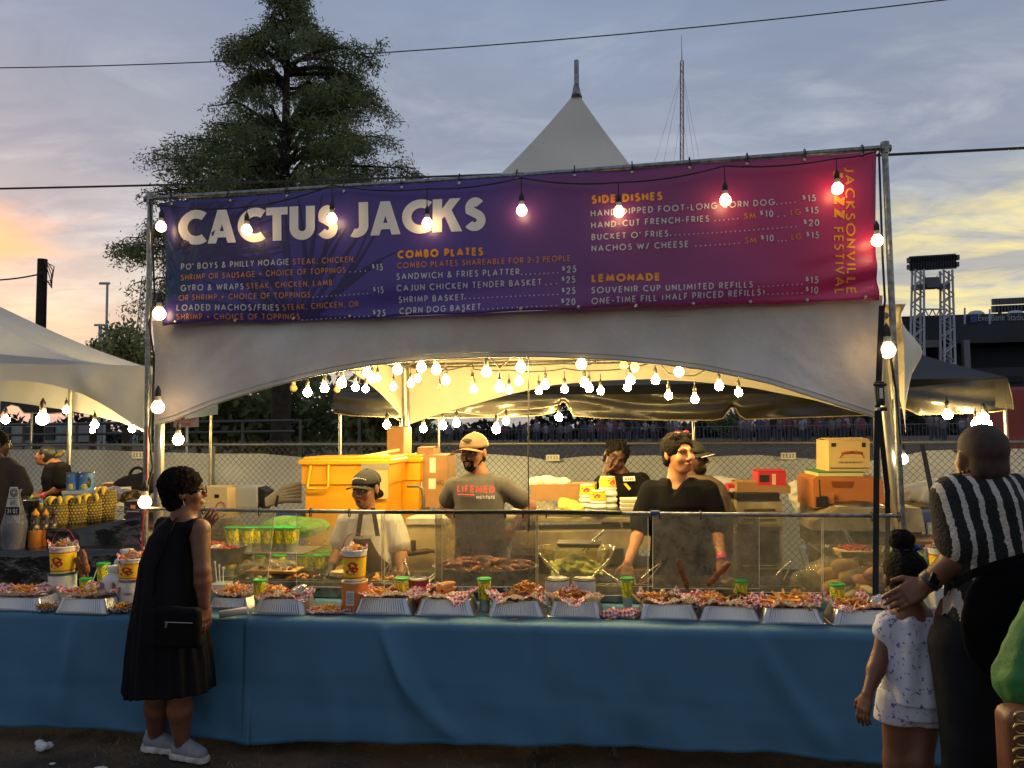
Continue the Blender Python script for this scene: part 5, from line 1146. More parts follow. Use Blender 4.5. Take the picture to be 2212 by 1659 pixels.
def cup(u, vb, hpx, label, group='lemonade cups on the blue table', z=None, y=None, p=None):
 if p is None: p = base_pt(u, vb, z) if y is None else H(u, vb, y)
 o = CUP0 if not cup_used[0] else copy_tree(CUP0); cup_used[0] = 1
 s_ = S(hpx, p)/.19; o.location = tuple(p); o.scale = (s_*1.03, s_*1.03, s_); o.rotation_euler.z = random.uniform(-.5, .5); tag(o, label, group=group); return o
cup(561, 1318, 66, 'green lidded lemonade cup behind the foil wrapped sandwich'); cup(868, 1318, 70, 'green lidded lemonade cup just left of the red can')
cup(1047, 1319, 70, 'lemonade cup between the sandwich tray and the fries tray'); cup(1356, 1313, 65, 'lemonade cup standing over the pair of crumpled papers')
cup(1602, 1318, 64, 'lemonade cup behind the trays right of the two corn dogs'); cup(1811, 1337, 76, 'rightmost lemonade cup, beside the black strap')
cup(222, 1276, 60, 'tall lemonade cup behind the white jug at left'); cup(184, 1305, 56, 'short lemonade cup with spoon behind the left food tray')
def tray_mesh(w, d, h):
 g = MB(); n = 34; per = []
 def rr(w, d, r_, cor=0.):
  P = []
  for (cx_, cy_, a0) in ((w/2-r_, d/2-r_, 0), (-w/2+r_, d/2-r_, 90), (-w/2+r_, -d/2+r_, 180), (w/2-r_, -d/2+r_, 270)):
   for k in range(5): a = R(a0+22.5*k); P.append((cx_+r_*math.cos(a), cy_+r_*math.sin(a), math.cos(a), math.sin(a)))
  Q = []; m = len(P)
  for i in range(m):
   a, b = np.array(P[i]), np.array(P[(i+1) % m]); L = np.linalg.norm((b-a)[:2]); k = max(1, int(L/.0075)); k += k % 2
   for j in range(k): q = a+(b-a)*j/k; nr = q[2:]/np.linalg.norm(q[2:]); o_ = cor*(1 if (j % 2) else -1) if L > .03 else 0; Q.append((q[0]+nr[0]*o_, q[1]+nr[1]*o_))
  return Q
 A = rr(w, d, .028); rings = []
 for (sc_, z, cor) in ((1.0, .0, 0), (1.0, .004, 0), (.945, .006, 0.), (.93, .012, .0016), (.79, h-.006, .0016), (.765, h, 0)):
  base = rr(w, d, .028, cor/sc_); rings.append([(x*sc_ if sc_ > .9 else x*sc_, y*(sc_ if sc_ > .9 else sc_), z) for x, y in base])
 m = len(rings[0]); V = sum(rings, []); F = [(r_*m+i, r_*m+(i+1) % m, (r_+1)*m+(i+1) % m, (r_+1)*m+i) for r_ in range(5) for i in range(m)]
 F.append(tuple(5*m+i for i in range(m))); g.add(V, F, False); return g
TRAY = {}
def tray(u, vb, wpx, hpx, label, rz=0.):
 p = base_pt(u, vb); w = S(wpx, p); h = .068 if True else 0; p = p+[0, .115, 0]; k = 'tray'
 if k not in TRAY: g = tray_mesh(.34, .24, .072); TRAY[k] = o = g.build('foil_tray', alu, loc=(0, 0, 0))
 else: o = TRAY[k].copy(); col.objects.link(o)
 s_ = w/.34; hz = S(hpx, p)/.072*.72; o.location = tuple(p); o.scale = (s_, .95, hz); o.rotation_euler.z = rz; tag(o, label, 'tray', 'upturned foil trays lined along the table edge'); return p+[0, 0, .072*hz], w
def liner(parent, c, rx, ry, h, seed, flap=.5, m=check):
 q = np.random.default_rng(seed); nr, na = 9, 64; ph = q.uniform(0, 6.3, 6); V = [c+[0, 0, .004]]
 for i in range(1, nr+1):
  r_ = i/nr
  for k in range(na):
   a = 2*math.pi*k/na; cor = 1+.10*abs(math.cos(2*a))**2; w_ = math.sin(5*a+ph[0])*.5+math.sin(9*a+ph[1])*.35+math.sin(14*a+ph[2])*.25
   rad = r_*(1+.10*w_*r_)*cor; z = h*(r_**2.2)*(.8+.35*w_)
   if r_ > .62:                         # corners fold over the rim
    e = (r_-.62)/.38; z -= flap*h*1.5*e*max(0, math.sin(3*a+ph[3])+.15)*1.1
   fr_ = q.normal()*.0035*(1+r_)
   V.append(c+[rx*rad*math.cos(a), ry*rad*math.sin(a), z+fr_+.003])
 F = [(0, 1+k, 1+(k+1) % na) for k in range(na)]+[(1+(i-1)*na+k, 1+i*na+k, 1+i*na+(k+1) % na, 1+(i-1)*na+(k+1) % na) for i in range(1, nr) for k in range(na)]
 return mesh_obj('paper_liner', V, F, m, parent, smooth=None)
def fries(parent, c, rx, ry, h, n, m, seed, L=(.045, .085), w=.0042, name='fries'):
 q = np.random.default_rng(seed); g = MB()
 for i in range(n):
  x, y = q.normal(size=2)*.45; z = max(.0, 1-(x*x+y*y)*.7)*h*q.uniform(.5, 1.05); l = q.uniform(*L)
  g.box(c+[rx*x, ry*y, z+.012], (l, w*2, w*2), rotm(q.normal()*.5, q.normal()*.35, q.uniform(0, 3.14)))
 return tag(g.build(name, m, parent), kind='stuff')
def lumps(parent, c, rx, ry, h, n, m, seed, size=(.012, .02), name='pieces', el=(1.6, 1, .8), res=.0035, rough=.0015):
 q = np.random.default_rng(seed); c = np.asarray(c); sd = SDF(c-[rx*1.5+.03, ry*1.5+.03, .015], c+[rx*1.5+.03, ry*1.5+.03, h+.05], res)
 for i in range(n):
  x, y = q.uniform(-1, 1, 2); z = max(0, 1-(x*x+y*y)*.6)*h*q.uniform(.3, 1); s_ = q.uniform(*size)
  sd.ell(c+[rx*x, ry*y, z+.008], np.array(el)*s_, rotm(q.normal()*.3, q.normal()*.4, q.uniform(0, 3.1)), k=.002)
 if rough: sd.rough(rough, 90, seed)
 return sd.build(name, m, parent)
def basket(name, label, c, rx, ry, seed, foods, flap=.5, h=.04, rz=0, m=check, boat=True, group='food baskets in red checked paper'):
 t = thing(name, label, 'food basket', c, group=group)
 liner(t, c, rx, ry, h, seed, flap, m)
 for f in foods:
  k = f[0]; cc = c+np.array([f[1]*rx, f[2]*ry, .006])
  if k == 'fries': fries(t, cc, rx*.5, ry*.48, f[3], int(f[4]*.7), fry, seed+1)
  elif k == 'tenders': lumps(t, cc, rx*f[4], ry*.5, f[3], 9, crumb, seed+2, (.012, .018), 'chicken_tenders', (2.2, 1, .9))
  elif k == 'meat': lumps(t, cc, rx*f[4], ry*.45, f[3], 14, meat, seed+3, (.007, .012), 'steak')
  elif k == 'green': lumps(t, cc, rx*f[4], ry*.35, f[3], 10, green, seed+4, (.005, .009), 'greens')
  elif k == 'red': lumps(t, cc, rx*f[4], ry*.35, f[3], 10, redf, seed+5, (.006, .010), 'tomato')
  elif k == 'cheese': lumps(t, cc, rx*f[4], ry*.4, f[3], 9, chz, seed+6, (.008, .013), 'cheese')
  elif k == 'foil': sd = SDF(cc-[.09, .06, .02], cc+[.09, .06, .09], .004); sd.ell(cc+[0, 0, .028], (f[4], .035, .032), rotm(0, -.15, .3)); sd.ell(cc+[.03, 0, .03], (f[4]*.6, .03, .034)); sd.rough(.0035, 55, seed); sd.build('foil_wrap', foil, t)
  elif k == 'hoagie':
   sd = SDF(cc-[.11, .06, .01], cc+[.11, .06, .10], .004); a = rotm(0, R(-14), 0); sd.ell(cc+[0, .012, .028], (.085, .03, .02), a); sd.ell(cc+[.002, .0, .058], (.08, .028, .019), rotm(R(25), R(-14), 0), k=.004); sd.build('bread_roll', bun, t)
   lumps(t, cc+[-.03, -.012, .02], .04, .012, .025, 14, meat, seed+9, (.007, .011), 'filling'); lumps(t, cc+[.0, -.008, .052], .055, .012, .02, 9, chz, seed+8, (.005, .008), 'topping')
  elif k == 'sticks': fries(t, cc, rx*.6, ry*.55, f[3], f[4], crumb if len(f) > 5 else fry, seed+7, (.09, .15), .006, 'potato_sticks')
 return t
T = [  # u, base v, width px, height px, label tray, basket label, foods
 (22, 1320, 150, 36, 'foil tray cut by the left edge of the picture', 'basket of loaded fries on the leftmost front tray', [('fries', 0, 0, .03, 60), ('cheese', .0, 0, .04, .4), ('red', .3, 0, .04, .2)], -5, .0),
 (171, 1327, 136, 42, 'foil tray left of the woman in black', 'basket of nachos with red salsa and cheese left of the woman in black', [('fries', 0, 0, .025, 60), ('red', -.45, 0, .045, .28), ('cheese', .2, 0, .05, .3)], 0, .0),
 (328, 1330, 120, 40, 'foil tray mostly hidden behind the woman in black', 'basket behind the woman in black, mostly hidden', [('fries', 0, 0, .03, 60)], 0, .0),
 (492, 1316, 100, 30, 'foil tray behind the roll of paper', 'basket of cheese fries behind the roll of paper', [('fries', 0, 0, .035, 90), ('cheese', 0, 0, .045, .35)], 0, .0),
 (600, 1329, 126, 44, 'foil tray under the foil wrapped gyro', 'basket with foil wrapped gyro and tomato', [('fries', -.4, 0, .03, 40), ('foil', .5, 0, 0, .045), ('red', .15, -.2, .06, .12), ('cheese', -.1, 0, .04, .2)], 0, .6),
 (824, 1329, 138, 46, 'foil tray in front of the orange tub', 'shallow basket of fries and meat in front of the orange tub', [('fries', 0, 0, .02, 50), ('meat', .2, 0, .03, .3)], 0, .3),
 (958, 1332, 138, 46, 'foil tray under the open steak hoagie', 'basket with an open steak hoagie on a long roll', [('hoagie', -.1, 0, 0)], 0, .6),
 (1112, 1334, 130, 44, 'foil tray right of the middle lemonade cup', 'double basket of fries and fried shrimp', [('fries', .3, .5, .06, 70), ('tenders', .1, -.1, .04, .5)], 0, .6),
 (1243, 1336, 124, 44, 'foil tray in front of the two pepper cans', 'basket of breaded chicken in front of the two pepper cans', [('tenders', 0, 0, .045, .6), ('fries', -.3, 0, .02, 30)], 0, .5),
 (1445, 1340, 135, 42, 'foil tray holding greens and a foil wrap', 'basket with dark greens beside fries on foil', [('fries', -.5, 0, .03, 50), ('green', .15, 0, .055, .3), ('meat', .1, 0, .04, .3), ('cheese', -.15, 0, .05, .15)], 0, .3),
 (1579, 1344, 138, 42, 'foil tray below the right corn dog', 'basket of fries and brown meat below the right corn dog', [('fries', -.5, 0, .03, 50), ('meat', .4, 0, .05, .3)], 0, .5),
 (1714, 1350, 142, 44, 'foil tray with the long potato sticks', 'basket of long fried sticks near the right end', [('sticks', 0, 0, .035, 26)], 0, .4),
 (1870, 1354, 142, 44, 'rightmost foil tray, partly behind the girl', 'rightmost basket with fries and a foil ball', [('fries', -.2, 0, .03, 50), ('foil', .55, 0, 0, .035)], 0, .5)]
for i, (u, vb, w, h, l1, l2, foods, _, flap) in enumerate(T):
 p, ww = tray(u, vb, w, h, l1, random.uniform(-.03, .03)); basket('food_basket', l2, p+[random.uniform(-.01, .01), -.025, .0], ww*.47, .115, 20+i, foods, flap, .055)
def at_table(u, vb): return base_pt(u, vb)
for i, (u, vb, w, lab, m_, foods) in enumerate([(88, 1325, 46, 'small checked boat of onion rings by the left front tray', boatm, [('fries', 0, 0, .02, 26)]), (251, 1327, 54, 'small checked boat of fries right of the nachos tray', boatm, [('fries', 0, 0, .025, 40)]),
      (700, 1330, 112, 'checked paper boat of chips on the cloth before the orange tub', check, [('fries', 0, 0, .02, 40), ('green', .1, 0, .03, .2)]), (69, 1290, 74, 'checked basket of fries at the back left', check, [('fries', 0, 0, .04, 80)])]):
 p = at_table(u, vb)+[0, .05, .002]; basket('food_basket', lab, p, S(w, p)/2, .055, 60+i, foods, .1, .032, m=m_)
for u, vb, w, lab in ((1318, 1338, 44, 'left crumpled checked paper lying empty on the cloth'), (1358, 1338, 50, 'right crumpled checked paper lying empty on the cloth')):
 p = at_table(u, vb)+[0, .03, .0]; sd = SDF(p-[.09, .06, .01], p+[.09, .06, .08], .004); sd.ell(p+[0, 0, .022], (S(w, p)/2, .035, .022)); sd.ell(p+[.02, 0, .03], (.03, .03, .02)); sd.rough(.006, 60, int(u)); tag(sd.build('crumpled_paper', check, loc=p), lab, 'paper', 'crumpled papers on the cloth')
p = base_pt(1500, 1335)+[.0, .22, .045]; sd = SDF(p-.1, p+.1, .005); sd.ell(p, (.07, .05, .045)); sd.rough(.006, 50, 3); tag(sd.build('foil_ball', foil, loc=p), 'big crumpled foil wrap behind the greens basket', 'foil')
# buckets, cans, jugs
pr_red = mat('print_red', (190, 32, 40), .5); pr_yel = mat('print_yellow', (240, 196, 30), .5)
def bucket(u, vb, wpx, hpx, label, p=None, inv=False, handle=True, paper=True, rz=0.):
 if p is None: p = base_pt(u, vb)
 w = S(wpx, p)/2; h = S(hpx, p); t = thing('fry_bucket', label, 'bucket', p, group='yellow printed fry buckets'); k = -1 if inv else 1
 Z = (lambda f: h*f) if not inv else (lambda f: h*(1-f)); rr = lambda f: w*(.84+.16*f)
 pf = lambda fs: [(rr(f), Z(f)) for f in fs] if not inv else [(rr(f), Z(f)) for f in reversed(fs)]
 g = MB(); g.lathe([(rr(0)*.98, Z(0))]*1+pf([0, .06])[::1] if not inv else pf([.0, .06]), p, 22, caps=False); g.lathe(pf([.80, .93]), p, 22, caps=False); g.lathe(([(rr(1)*1.03, Z(.93)), (rr(1)*1.05, Z(.97)), (rr(1)*1.02, Z(1)), (rr(1)*.96, Z(.99))]), p, 22, caps=False)
 if inv: g.lathe([(rr(0)*.96, Z(0)-.0005), (.0005, Z(0)-.004)], p, 22, caps=False)
 else: g.lathe([(.001, .004), (rr(0)*.96, .003)], p, 22, caps=False)
 g.build('rim', cupw, t)
 g = MB(); g.lathe(pf([.06, .80]), p, 22, caps=False); g.build('printed_body', pr_yel, t)
 g = MB()      # zigzag borders and the round emblem
 for f0 in (.10, .76):
  P = []; n = 36
  for i in range(n*2+1): a = 2*math.pi*i/(2*n); f = f0+(.03 if i % 2 else 0); P.append((a, f))
  Lf = [p+[(rr(f)+.001)*math.sin(a), -(rr(f)+.001)*math.cos(a), Z(f-.018)] for a, f in P]; Rt = [p+[(rr(f)+.001)*math.sin(a), -(rr(f)+.001)*math.cos(a), Z(f+.018)] for a, f in P]; m = len(P)
  g.add(Lf+Rt, [(i, i+1, m+i+1, m+i) for i in range(m-1)])
 for (da, f, ra, rf_) in ((.15, .50, .42, .13), (-.05, .30, .5, .08), (.3, .38, .35, .1)):
  P = [(da+rz+ra*math.cos(q)*(1+.15*math.sin(5*q)), f+rf_*math.sin(q)*(1+.12*math.sin(7*q))) for q in np.linspace(0, 2*math.pi, 22)[:-1]]
  g.add([p+[(rr(f)+.0014)*math.sin(a), -(rr(f)+.0014)*math.cos(a), Z(f)] for a, f in P], [tuple(range(21))])
 g.build('printed_emblem', pr_red, t)
 if not inv and handle:
  g = MB(); g.tube([p+[w*1.02*math.cos(a), .0, h*.93+w*1.45*math.sin(a)] for a in np.linspace(0, math.pi, 15)], .0022, 5); g.build('handle', mat('handle_red', (150, 20, 50), .5), t)
 if paper:
  c = p+[0, 0, h*.86]; liner(t, c, w*1.05, w*1.05, w*.7, int(u), .55); fries(t, c, w*.6, w*.6, w*.5, 26, fry, int(u)+3, (.03, .06))
 return t
def can(u, vb, wpx, hpx, label, body, p=None, prints=(), lid=None, name='food_can', ribs=False, top=True):
 if p is None: p = base_pt(u, vb)
 r_ = S(wpx, p)/2; h = S(hpx, p); p = p+[0, r_*.0, 0]; t = thing(name, label, 'can', p)
 g = MB(); n = 9 if ribs else 2; g.lathe([(r_*.99-(.0012 if i % 2 else 0)*(ribs is True), h*(.05+.9*i/(n-1))) for i in range(n)], p, 28, caps=False); g.build('label_wrap', body, t)
 g = MB(); g.lathe([(r_*.99, 0), (r_*1.02, .001), (r_*1.02, h*.03), (r_*.985, h*.05)], p, 28); g.lathe([(r_*.985, h*.95), (r_*1.02, h*.97), (r_*1.02, h), (r_*.96, h), (r_*.95, h*.965), (.001, h*.965)], p, 28, caps=False); g.build('metal_rim', lid or steel, t)
 for j, (txt, z, hh, a, sp_, m_) in enumerate(prints): g = MB(); curved_text(g, txt, r_*.995, h*z, h*hh, a, sp_, .2, c=p); g.build('label_lettering', m_, t)
 return t, p, r_, h
white_l = mat('can_label_white', (208, 206, 194), .5); inkd = mat('label_ink_green', (30, 70, 44), .5)
t, p, r_, h = can(134, 1300, 56, 62, 'large white labelled can reading GREEN STRIPS with the fry bucket on it', white_l, prints=[('GREEN', .56, .1, -.45, .62, inkd), ('STRIPS', .42, .1, -.42, .72, inkd)], lid=mat('green_rim', (34, 92, 48), .5), ribs=True)
g = MB(); g.ell(p+[-r_*.62, -r_*.82, h*.24], (.011, .004, .018), 8, 6); g.build('printed_pepper', mat('pepper_green', (40, 96, 36), .5), t)
g = MB();
for a in np.linspace(0, 2*math.pi, 13)[:-1]: g.add([p+[(r_+.001)*math.sin(-.72+.2*math.cos(b)*k_), -(r_+.001)*math.cos(-.72+.2*math.cos(b)*k_), h*.8+.012*math.sin(b)*k_] for k_, b in ((1, a), (1, a+.55), (.8, a+.55), (.8, a))], [(0, 1, 2, 3)])
g.build('printed_crest', inkd, t)
bucket(135, 0, 54, 58, 'yellow fry bucket with checked paper on top of the white can at left', p=p+[0, 0, h+.002])
t, p, r_, h = can(284, 1312, 52, 60, 'white labelled can half hidden behind the woman in black', white_l, ribs=True, prints=[('STRIPS', .5, .1, .3, .7, inkd)]); bucket(285, 0, 56, 46, 'fry bucket with red checked paper just left of the woman in black', p=p+[0, 0, h+.002])
t, p, r_, h = can(766, 1320, 56, 66, 'orange plastic tub with a nutrition label under the middle fry bucket', mat('tub_orange', (206, 122, 46), .5, c2=(190, 100, 36), ns=9), name='plastic_tub', lid=mat('tub_lid_cream', (222, 204, 160), .45))
g = MB(); g.box(p+[0, -r_*1.01, h*.5], (r_*.62, .002, h*.46)); g.build('nutrition_label', mat('label_paper', (200, 196, 190), .6), t)
g = MB(); [g.box(p+[0, -r_*1.01-.0015, h*(.34+.045*k)], (r_*.5, .001, h*.012)) for k in range(8)]; g.build('label_print', ink, t)
bucket(765, 0, 53, 66, 'yellow fry bucket with pink handle on top of the orange tub', p=p+[0, 0, h+.002])
t, p, r_, h = can(905, 1312, 44, 62, 'red labelled jalapeno can behind the hoagie tray', mat('can_label_red', (130, 24, 34), .45), prints=[('RENA', .66, .14, -.1, .85, mat('print_white', (205, 203, 198), .5)), ('RIOS', .4, .16, -.1, .8, pr_y), ('ENO PEP', .24, .08, -.1, .95, pr_y)])
t, p, r_, h = can(1204, 1308, 54, 58, 'pepper can with serving handle, left of the pair', white_l, ribs=True, prints=[('RED & GREEN', .38, .1, 0, 1.2, inkd), ('PEPPER STRIPS', .25, .1, 0, 1.35, inkd)])
g = MB(); g.ell(p+[-r_*.35, -r_*.93, h*.14], (.008, .003, .013), 8, 5); g.build('printed_pepper', pr_red, t)
t, p, r_, h = can(1262, 1306, 52, 56, 'pepper can on the right of the pair', white_l, ribs=True, prints=[('RED &', .38, .1, .1, .7, inkd), ('PEPPER', .25, .1, .1, .8, inkd)])
def jug(u, vb, wpx, hpx, label, handle=True):
 p = base_pt(u, vb); w = S(wpx, p)/2; h = S(hpx, p); t = thing('plastic_jug', label, 'jug', p, group='white plastic jugs')
 sd = SDF(p-[w+.01, w+.01, 0], p+[w+.01, w+.01, h], .006); sd.box(p+[0, 0, h*.37], (w, w*.72, h*.37), rnd=.03); sd.cap(p+[0, 0, h*.7], p+[0, 0, h*.84], w*.72, w*.5, k=.03)
 if handle: sd.cap(p+[w*.45, -w, h*.2], p+[w*.45, w, h*.2], .0, .0, k=0); sd.box(p+[w*.38, 0, h*.42], (w*.2, w, h*.2), op='sub', rnd=.02, k=.01)
 sd.build('body', white_pl, t); g = MB(); g.lathe([(w*.56, 0), (w*.6, .004), (w*.6, h*.13), (w*.54, h*.15)], p+[0, 0, h*.84], 20); g.build('cap', white_pl, t)
 if handle: g = MB(); g.box(p+[-w*.72, -w*.725, h*.45], (w*.5, .002, h*.34)); g.build('side_label', mat('label_grey', (120, 110, 126), .6), t)
jug(246, 1312, 46, 90, 'white gallon jug with a side handle, in front of the other jug'); jug(273, 1262, 46, 76, 'wide mouthed white plastic jar behind the gallon jug', False)
def corndog(p0, p1, r_, label):
 p0, p1 = np.asarray(p0), np.asarray(p1); t = thing('corn_dog', label, 'corn dog', p0, group='corn dogs on sticks'); d = unit(p1-p0); L = np.linalg.norm(p1-p0)
 sd = SDF(np.minimum(p0, p1)-.05, np.maximum(p0, p1)+.05, .004); x, y, _ = frame(d)
 for i in range(6): a = p0+d*L*(.22+.78*i/6)+x*random.uniform(-.003, .003); sd.cap(a, a+d*L*.13, r_*random.uniform(.85, 1.12), k=.012)
 sd.rough(.0015, 60, 1); sd.build('batter', dogm, t); g = MB(); g.tube([p0, p0+d*L*.3], .003, 6); g.build('stick', wood_tip, t)
q_ = base_pt(1488, 1335)+[0, .2, 0]; yy = q_[1]
corndog(H(1490, 1285, yy), H(1466, 1212, yy), S(5.5, q_), 'left upright corn dog above the foil wrap'); corndog(H(1522, 1272, yy-.02), H(1572, 1218, yy-.02), S(6, q_), 'right corn dog leaning towards the young man')
q_ = base_pt(180, 1330)+[0, .34, 0]; corndog(H(184, 1258, q_[1]), H(166, 1208, q_[1]), S(5, q_), 'shorter corn dog behind the nachos at left'); corndog(H(190, 1245, q_[1]), H(179, 1191, q_[1]), S(5, q_), 'taller corn dog behind the nachos at left')
p = at_table(482, 1338); a, b = p+[-.03, .02, .022], H(536, 1318, p[1]+.06); g = MB(); d = unit(b-a); x, y, _ = frame(d); n = 18
V = [a+d*np.linalg.norm(b-a)*(0 if k < 3 else 1)+(x*math.cos(t_)+y*math.sin(t_))*r2 for k, r2 in ((0, .010), (1, .016), (2, .021), (3, .021)) for t_ in np.linspace(0, 2*math.pi, n+1)[:-1]]
g.add(V, [(k*n+i, k*n+(i+1) % n, (k+1)*n+(i+1) % n, (k+1)*n+i) for k in range(3) for i in range(n)], True); g.add([a+d*.012+(x*math.cos(t_)+y*math.sin(t_))*.0102 for t_ in np.linspace(0, 2*math.pi, n+1)[:-1]], [tuple(range(n))], mi=1)
tag(g.build('paper_roll', [mat('roll_paper', (214, 208, 194), .8), mat('roll_core_dark', (40, 34, 28), .9)], loc=p), 'thick roll of white paper lying on the cloth beside the woman in black', 'paper roll')
p = base_pt(184, 1300)+[.03, .0, .08]; g = MB(); g.tube([p, p+[.045, .0, .12]], .003, 6); g.ell(p+[-.004, 0, -.01], (.011, .004, .018), 8, 5); tag(g.build('plastic_spoon', cupw, loc=p), 'white plastic spoon sticking out behind the nachos', 'spoon')
for u, v in ((1143, 1335), (1345, 1336)):
 p = base_pt(u, v+2)+[-.08, -.02, .002]; g = MB(); g.ell(p, (.022, .008, .004), 8, 4, rotm(0, 0, .3)); tag(g.build('fallen_fry', fry, loc=p), f'stray fry on the cloth {"left" if u < 1200 else "right"} of the chicken tray', 'fry')
# ================================================================ steam tables behind the plastic
ZS = .845
tong_m = mat('tong_steel', (196, 190, 176), .25, 1.)
def tongs(p, q_, spread, label, w=.012):
 p, q_ = np.asarray(p), np.asarray(q_); t = thing('serving_tongs', label, 'tongs', p, group='serving tongs'); d = unit(q_-p); s_ = unit(np.cross(d, [0, -1, 0]))
 for k in (-1, 1): g = MB(); V = [p+s_*spread*k, p+(q_-p)*.5+s_*spread*.75*k, q_]; g.tube(V, [w*.5, w*.42, w*.5], 5); g.build('arm', tong_m, t)
def steam(u0_, u1_, npan, label, foods, y0=4.66, y1=5.02):
 x0, x1 = H(u0_, 1265, y0)[0], H(u1_, 1265, y0)[0]; t = thing('steam_table', label, 'steam table', ((x0+x1)/2, (y0+y1)/2, ZT)); g = MB(); zc = (ZT+.004+ZS)/2
 g.box(((x0+x1)/2, y0+.01, zc), (x1-x0, .02, ZS-ZT-.004), bev=.003); g.box(((x0+x1)/2, y1-.01, zc), (x1-x0, .02, ZS-ZT-.004)); g.box((x0+.01, (y0+y1)/2, zc), (.02, y1-y0-.04, ZS-ZT-.004)); g.box((x1-.01, (y0+y1)/2, zc), (.02, y1-y0-.04, ZS-ZT-.004)); g.build('housing', steel, t)
 for dx in (-.1, .2): g = MB(); g.box(((x0+x1)/2+dx, y0-.004, zc), (.04, .012, .012)); g.build('knob_plate', black_m, t)
 for i in range(npan):
  a, b = x0+.02+(x1-x0-.04)*i/npan+.006, x0+.02+(x1-x0-.04)*(i+1)/npan-.006; g = MB(); c = ((a+b)/2, (y0+y1)/2)
  hw, hd = (b-a)/2, (y1-y0)/2-.022; z = ZS+.004
  O = [(c[0]+sx*hw*f, c[1]+sy*hd*f2, zz) for f, f2, zz in ((1, 1, z), (.93, .94, z+.002), (.86, .88, z-.05)) for sx, sy in ((-1, -1), (1, -1), (1, 1), (-1, 1))]
  g.add(O, [(r2*4+k, r2*4+(k+1) % 4, r2*4+4+(k+1) % 4, r2*4+4+k) for r2 in range(2) for k in range(4)]+[(8, 9, 10, 11)]); pn = g.build('food_pan', steel, t)
  fm_ = foods[i % len(foods)]
  if fm_ is not None: lumps(pn, np.array([c[0], c[1], z-.045]), hw*.7, hd*.7, .045, 16, fm_, 90+i+int(u0_), (.012, .02), 'pan_food', (1.3, 1, .7), .006, .001)
 return t
steam(486, 760, 3, 'left stainless steam table with open food pans behind the plastic', [chz, fry, meat])
steam(764, 925, 2, 'middle stainless steam table under the aproned woman', [fry, meat])
steam(1274, 1742, 5, 'right stainless steam table with open pans before the young man', [None, meat, None, chz, None])
def TG(u0_, v0, u1_, v1, y, sp_, lab): tongs(H(u0_, v0, y), H(u1_, v1, y+.03), sp_, lab)
TG(690, 1262, 640+50, 1240, 4.85, .008, 'short tongs in the left food pan'); TG(825, 1255, 846, 1212, 4.8, .02, 'open tongs right of the middle fry bucket'); TG(880, 1248, 872, 1205, 4.8, .014, 'upright tongs above the red can')
TG(1390, 1255, 1428, 1216, 4.9, .02, 'open tongs in the pan before the young man'); TG(1685, 1248, 1708, 1214, 4.85, .026, 'open tongs in the rightmost pan'); TG(1560, 1250, 1580, 1212, 4.85, .012, 'tongs between the right corn dog and pans')
TG(1215, 1252, 1163, 1195, 4.72, .003, 'thin serving handle leaning left out of the pepper can'); TG(1272, 1256, 1318, 1206, 4.72, .003, 'thin serving handle leaning right out of the other pepper can'); TG(1345, 1262, 1300, 1232, 4.8, .003, 'thin spoon handle lying before the young man')
p = H(785, 1244, 4.78); t = thing('tortilla_stack', 'stack of pale tortillas on plates beside the middle fry bucket', 'tortillas', p);
for k in range(4): g = MB(); g.lathe([(.001, .0), (.065, .002), (.072, .008), (.070, .009), (.0, .004)], p+[-.16+.004*k, 0, .0+.007*k], 24, sy=.8); g.build('tortilla', mat('tortilla', (232, 206, 140), .7, c2=(206, 168, 96), ns=20) if k > 1 else cupw, t)
# sausage pan on foil
p = H(1048, 1254, 4.88); p = np.array([p[0], 4.88, .84]); R_ = S(118, p); t = thing('round_pan', 'wide round pan heaped with sausages and onions', 'pan', p)
g = MB(); g.lathe([(.0005, .012), (R_*.86, .012), (R_*.99, .075), (R_, .08), (R_*.97, .083), (R_*.84, .02)][::1], p, 40, sy=.62); g.build('pan_body', mat('pan_dark_steel', (96, 74, 54), .45, .8, c2=(60, 46, 34), ns=8), t)
q = np.random.default_rng(9)
sm = mat('sausage', (142, 84, 44), .35, c2=(98, 52, 26), ns=18, bump=.2)
for i in range(30):
 a, rr_ = q.uniform(0, 6.3), q.uniform(0, .78)**.8; c = p+[R_*rr_*math.cos(a), R_*.6*rr_*math.sin(a), .07+.05*(1-rr_)+q.uniform(0, .02)]; an = q.normal()*.6; d = np.array([math.cos(an), math.sin(an), .15*q.normal()]); g = MB()
 L = q.uniform(.05, .085); P = [c+d*L*s_+[0, 0, -.012*s_*s_] for s_ in (-1, -.93, -.5, 0, .5, .93, 1)]; g.tube(P, [.006, .014, .017, .018, .017, .014, .006], 8); g.build('sausage', sm, t)
lumps(t, p+[R_*.15, 0, .06], R_*.7, R_*.38, .02, 26, mat('fried_onion', (206, 168, 98), .5, c2=(176, 128, 60), ns=30), 5, (.010, .016), 'onions', (1.8, .6, .5), .006, .001)
sd = SDF(p-[R_, .16, .12], p+[R_, .16, .02], .009); sd.box(p+[-.02, -.02, -.04], (R_*.55, .12, .045), rnd=.03); sd.rough(.010, 34, 4); tag(sd.build('foil_block', foil, loc=p-[0, 0, .1]), 'foil wrapped stand under the sausage pan', 'foil')
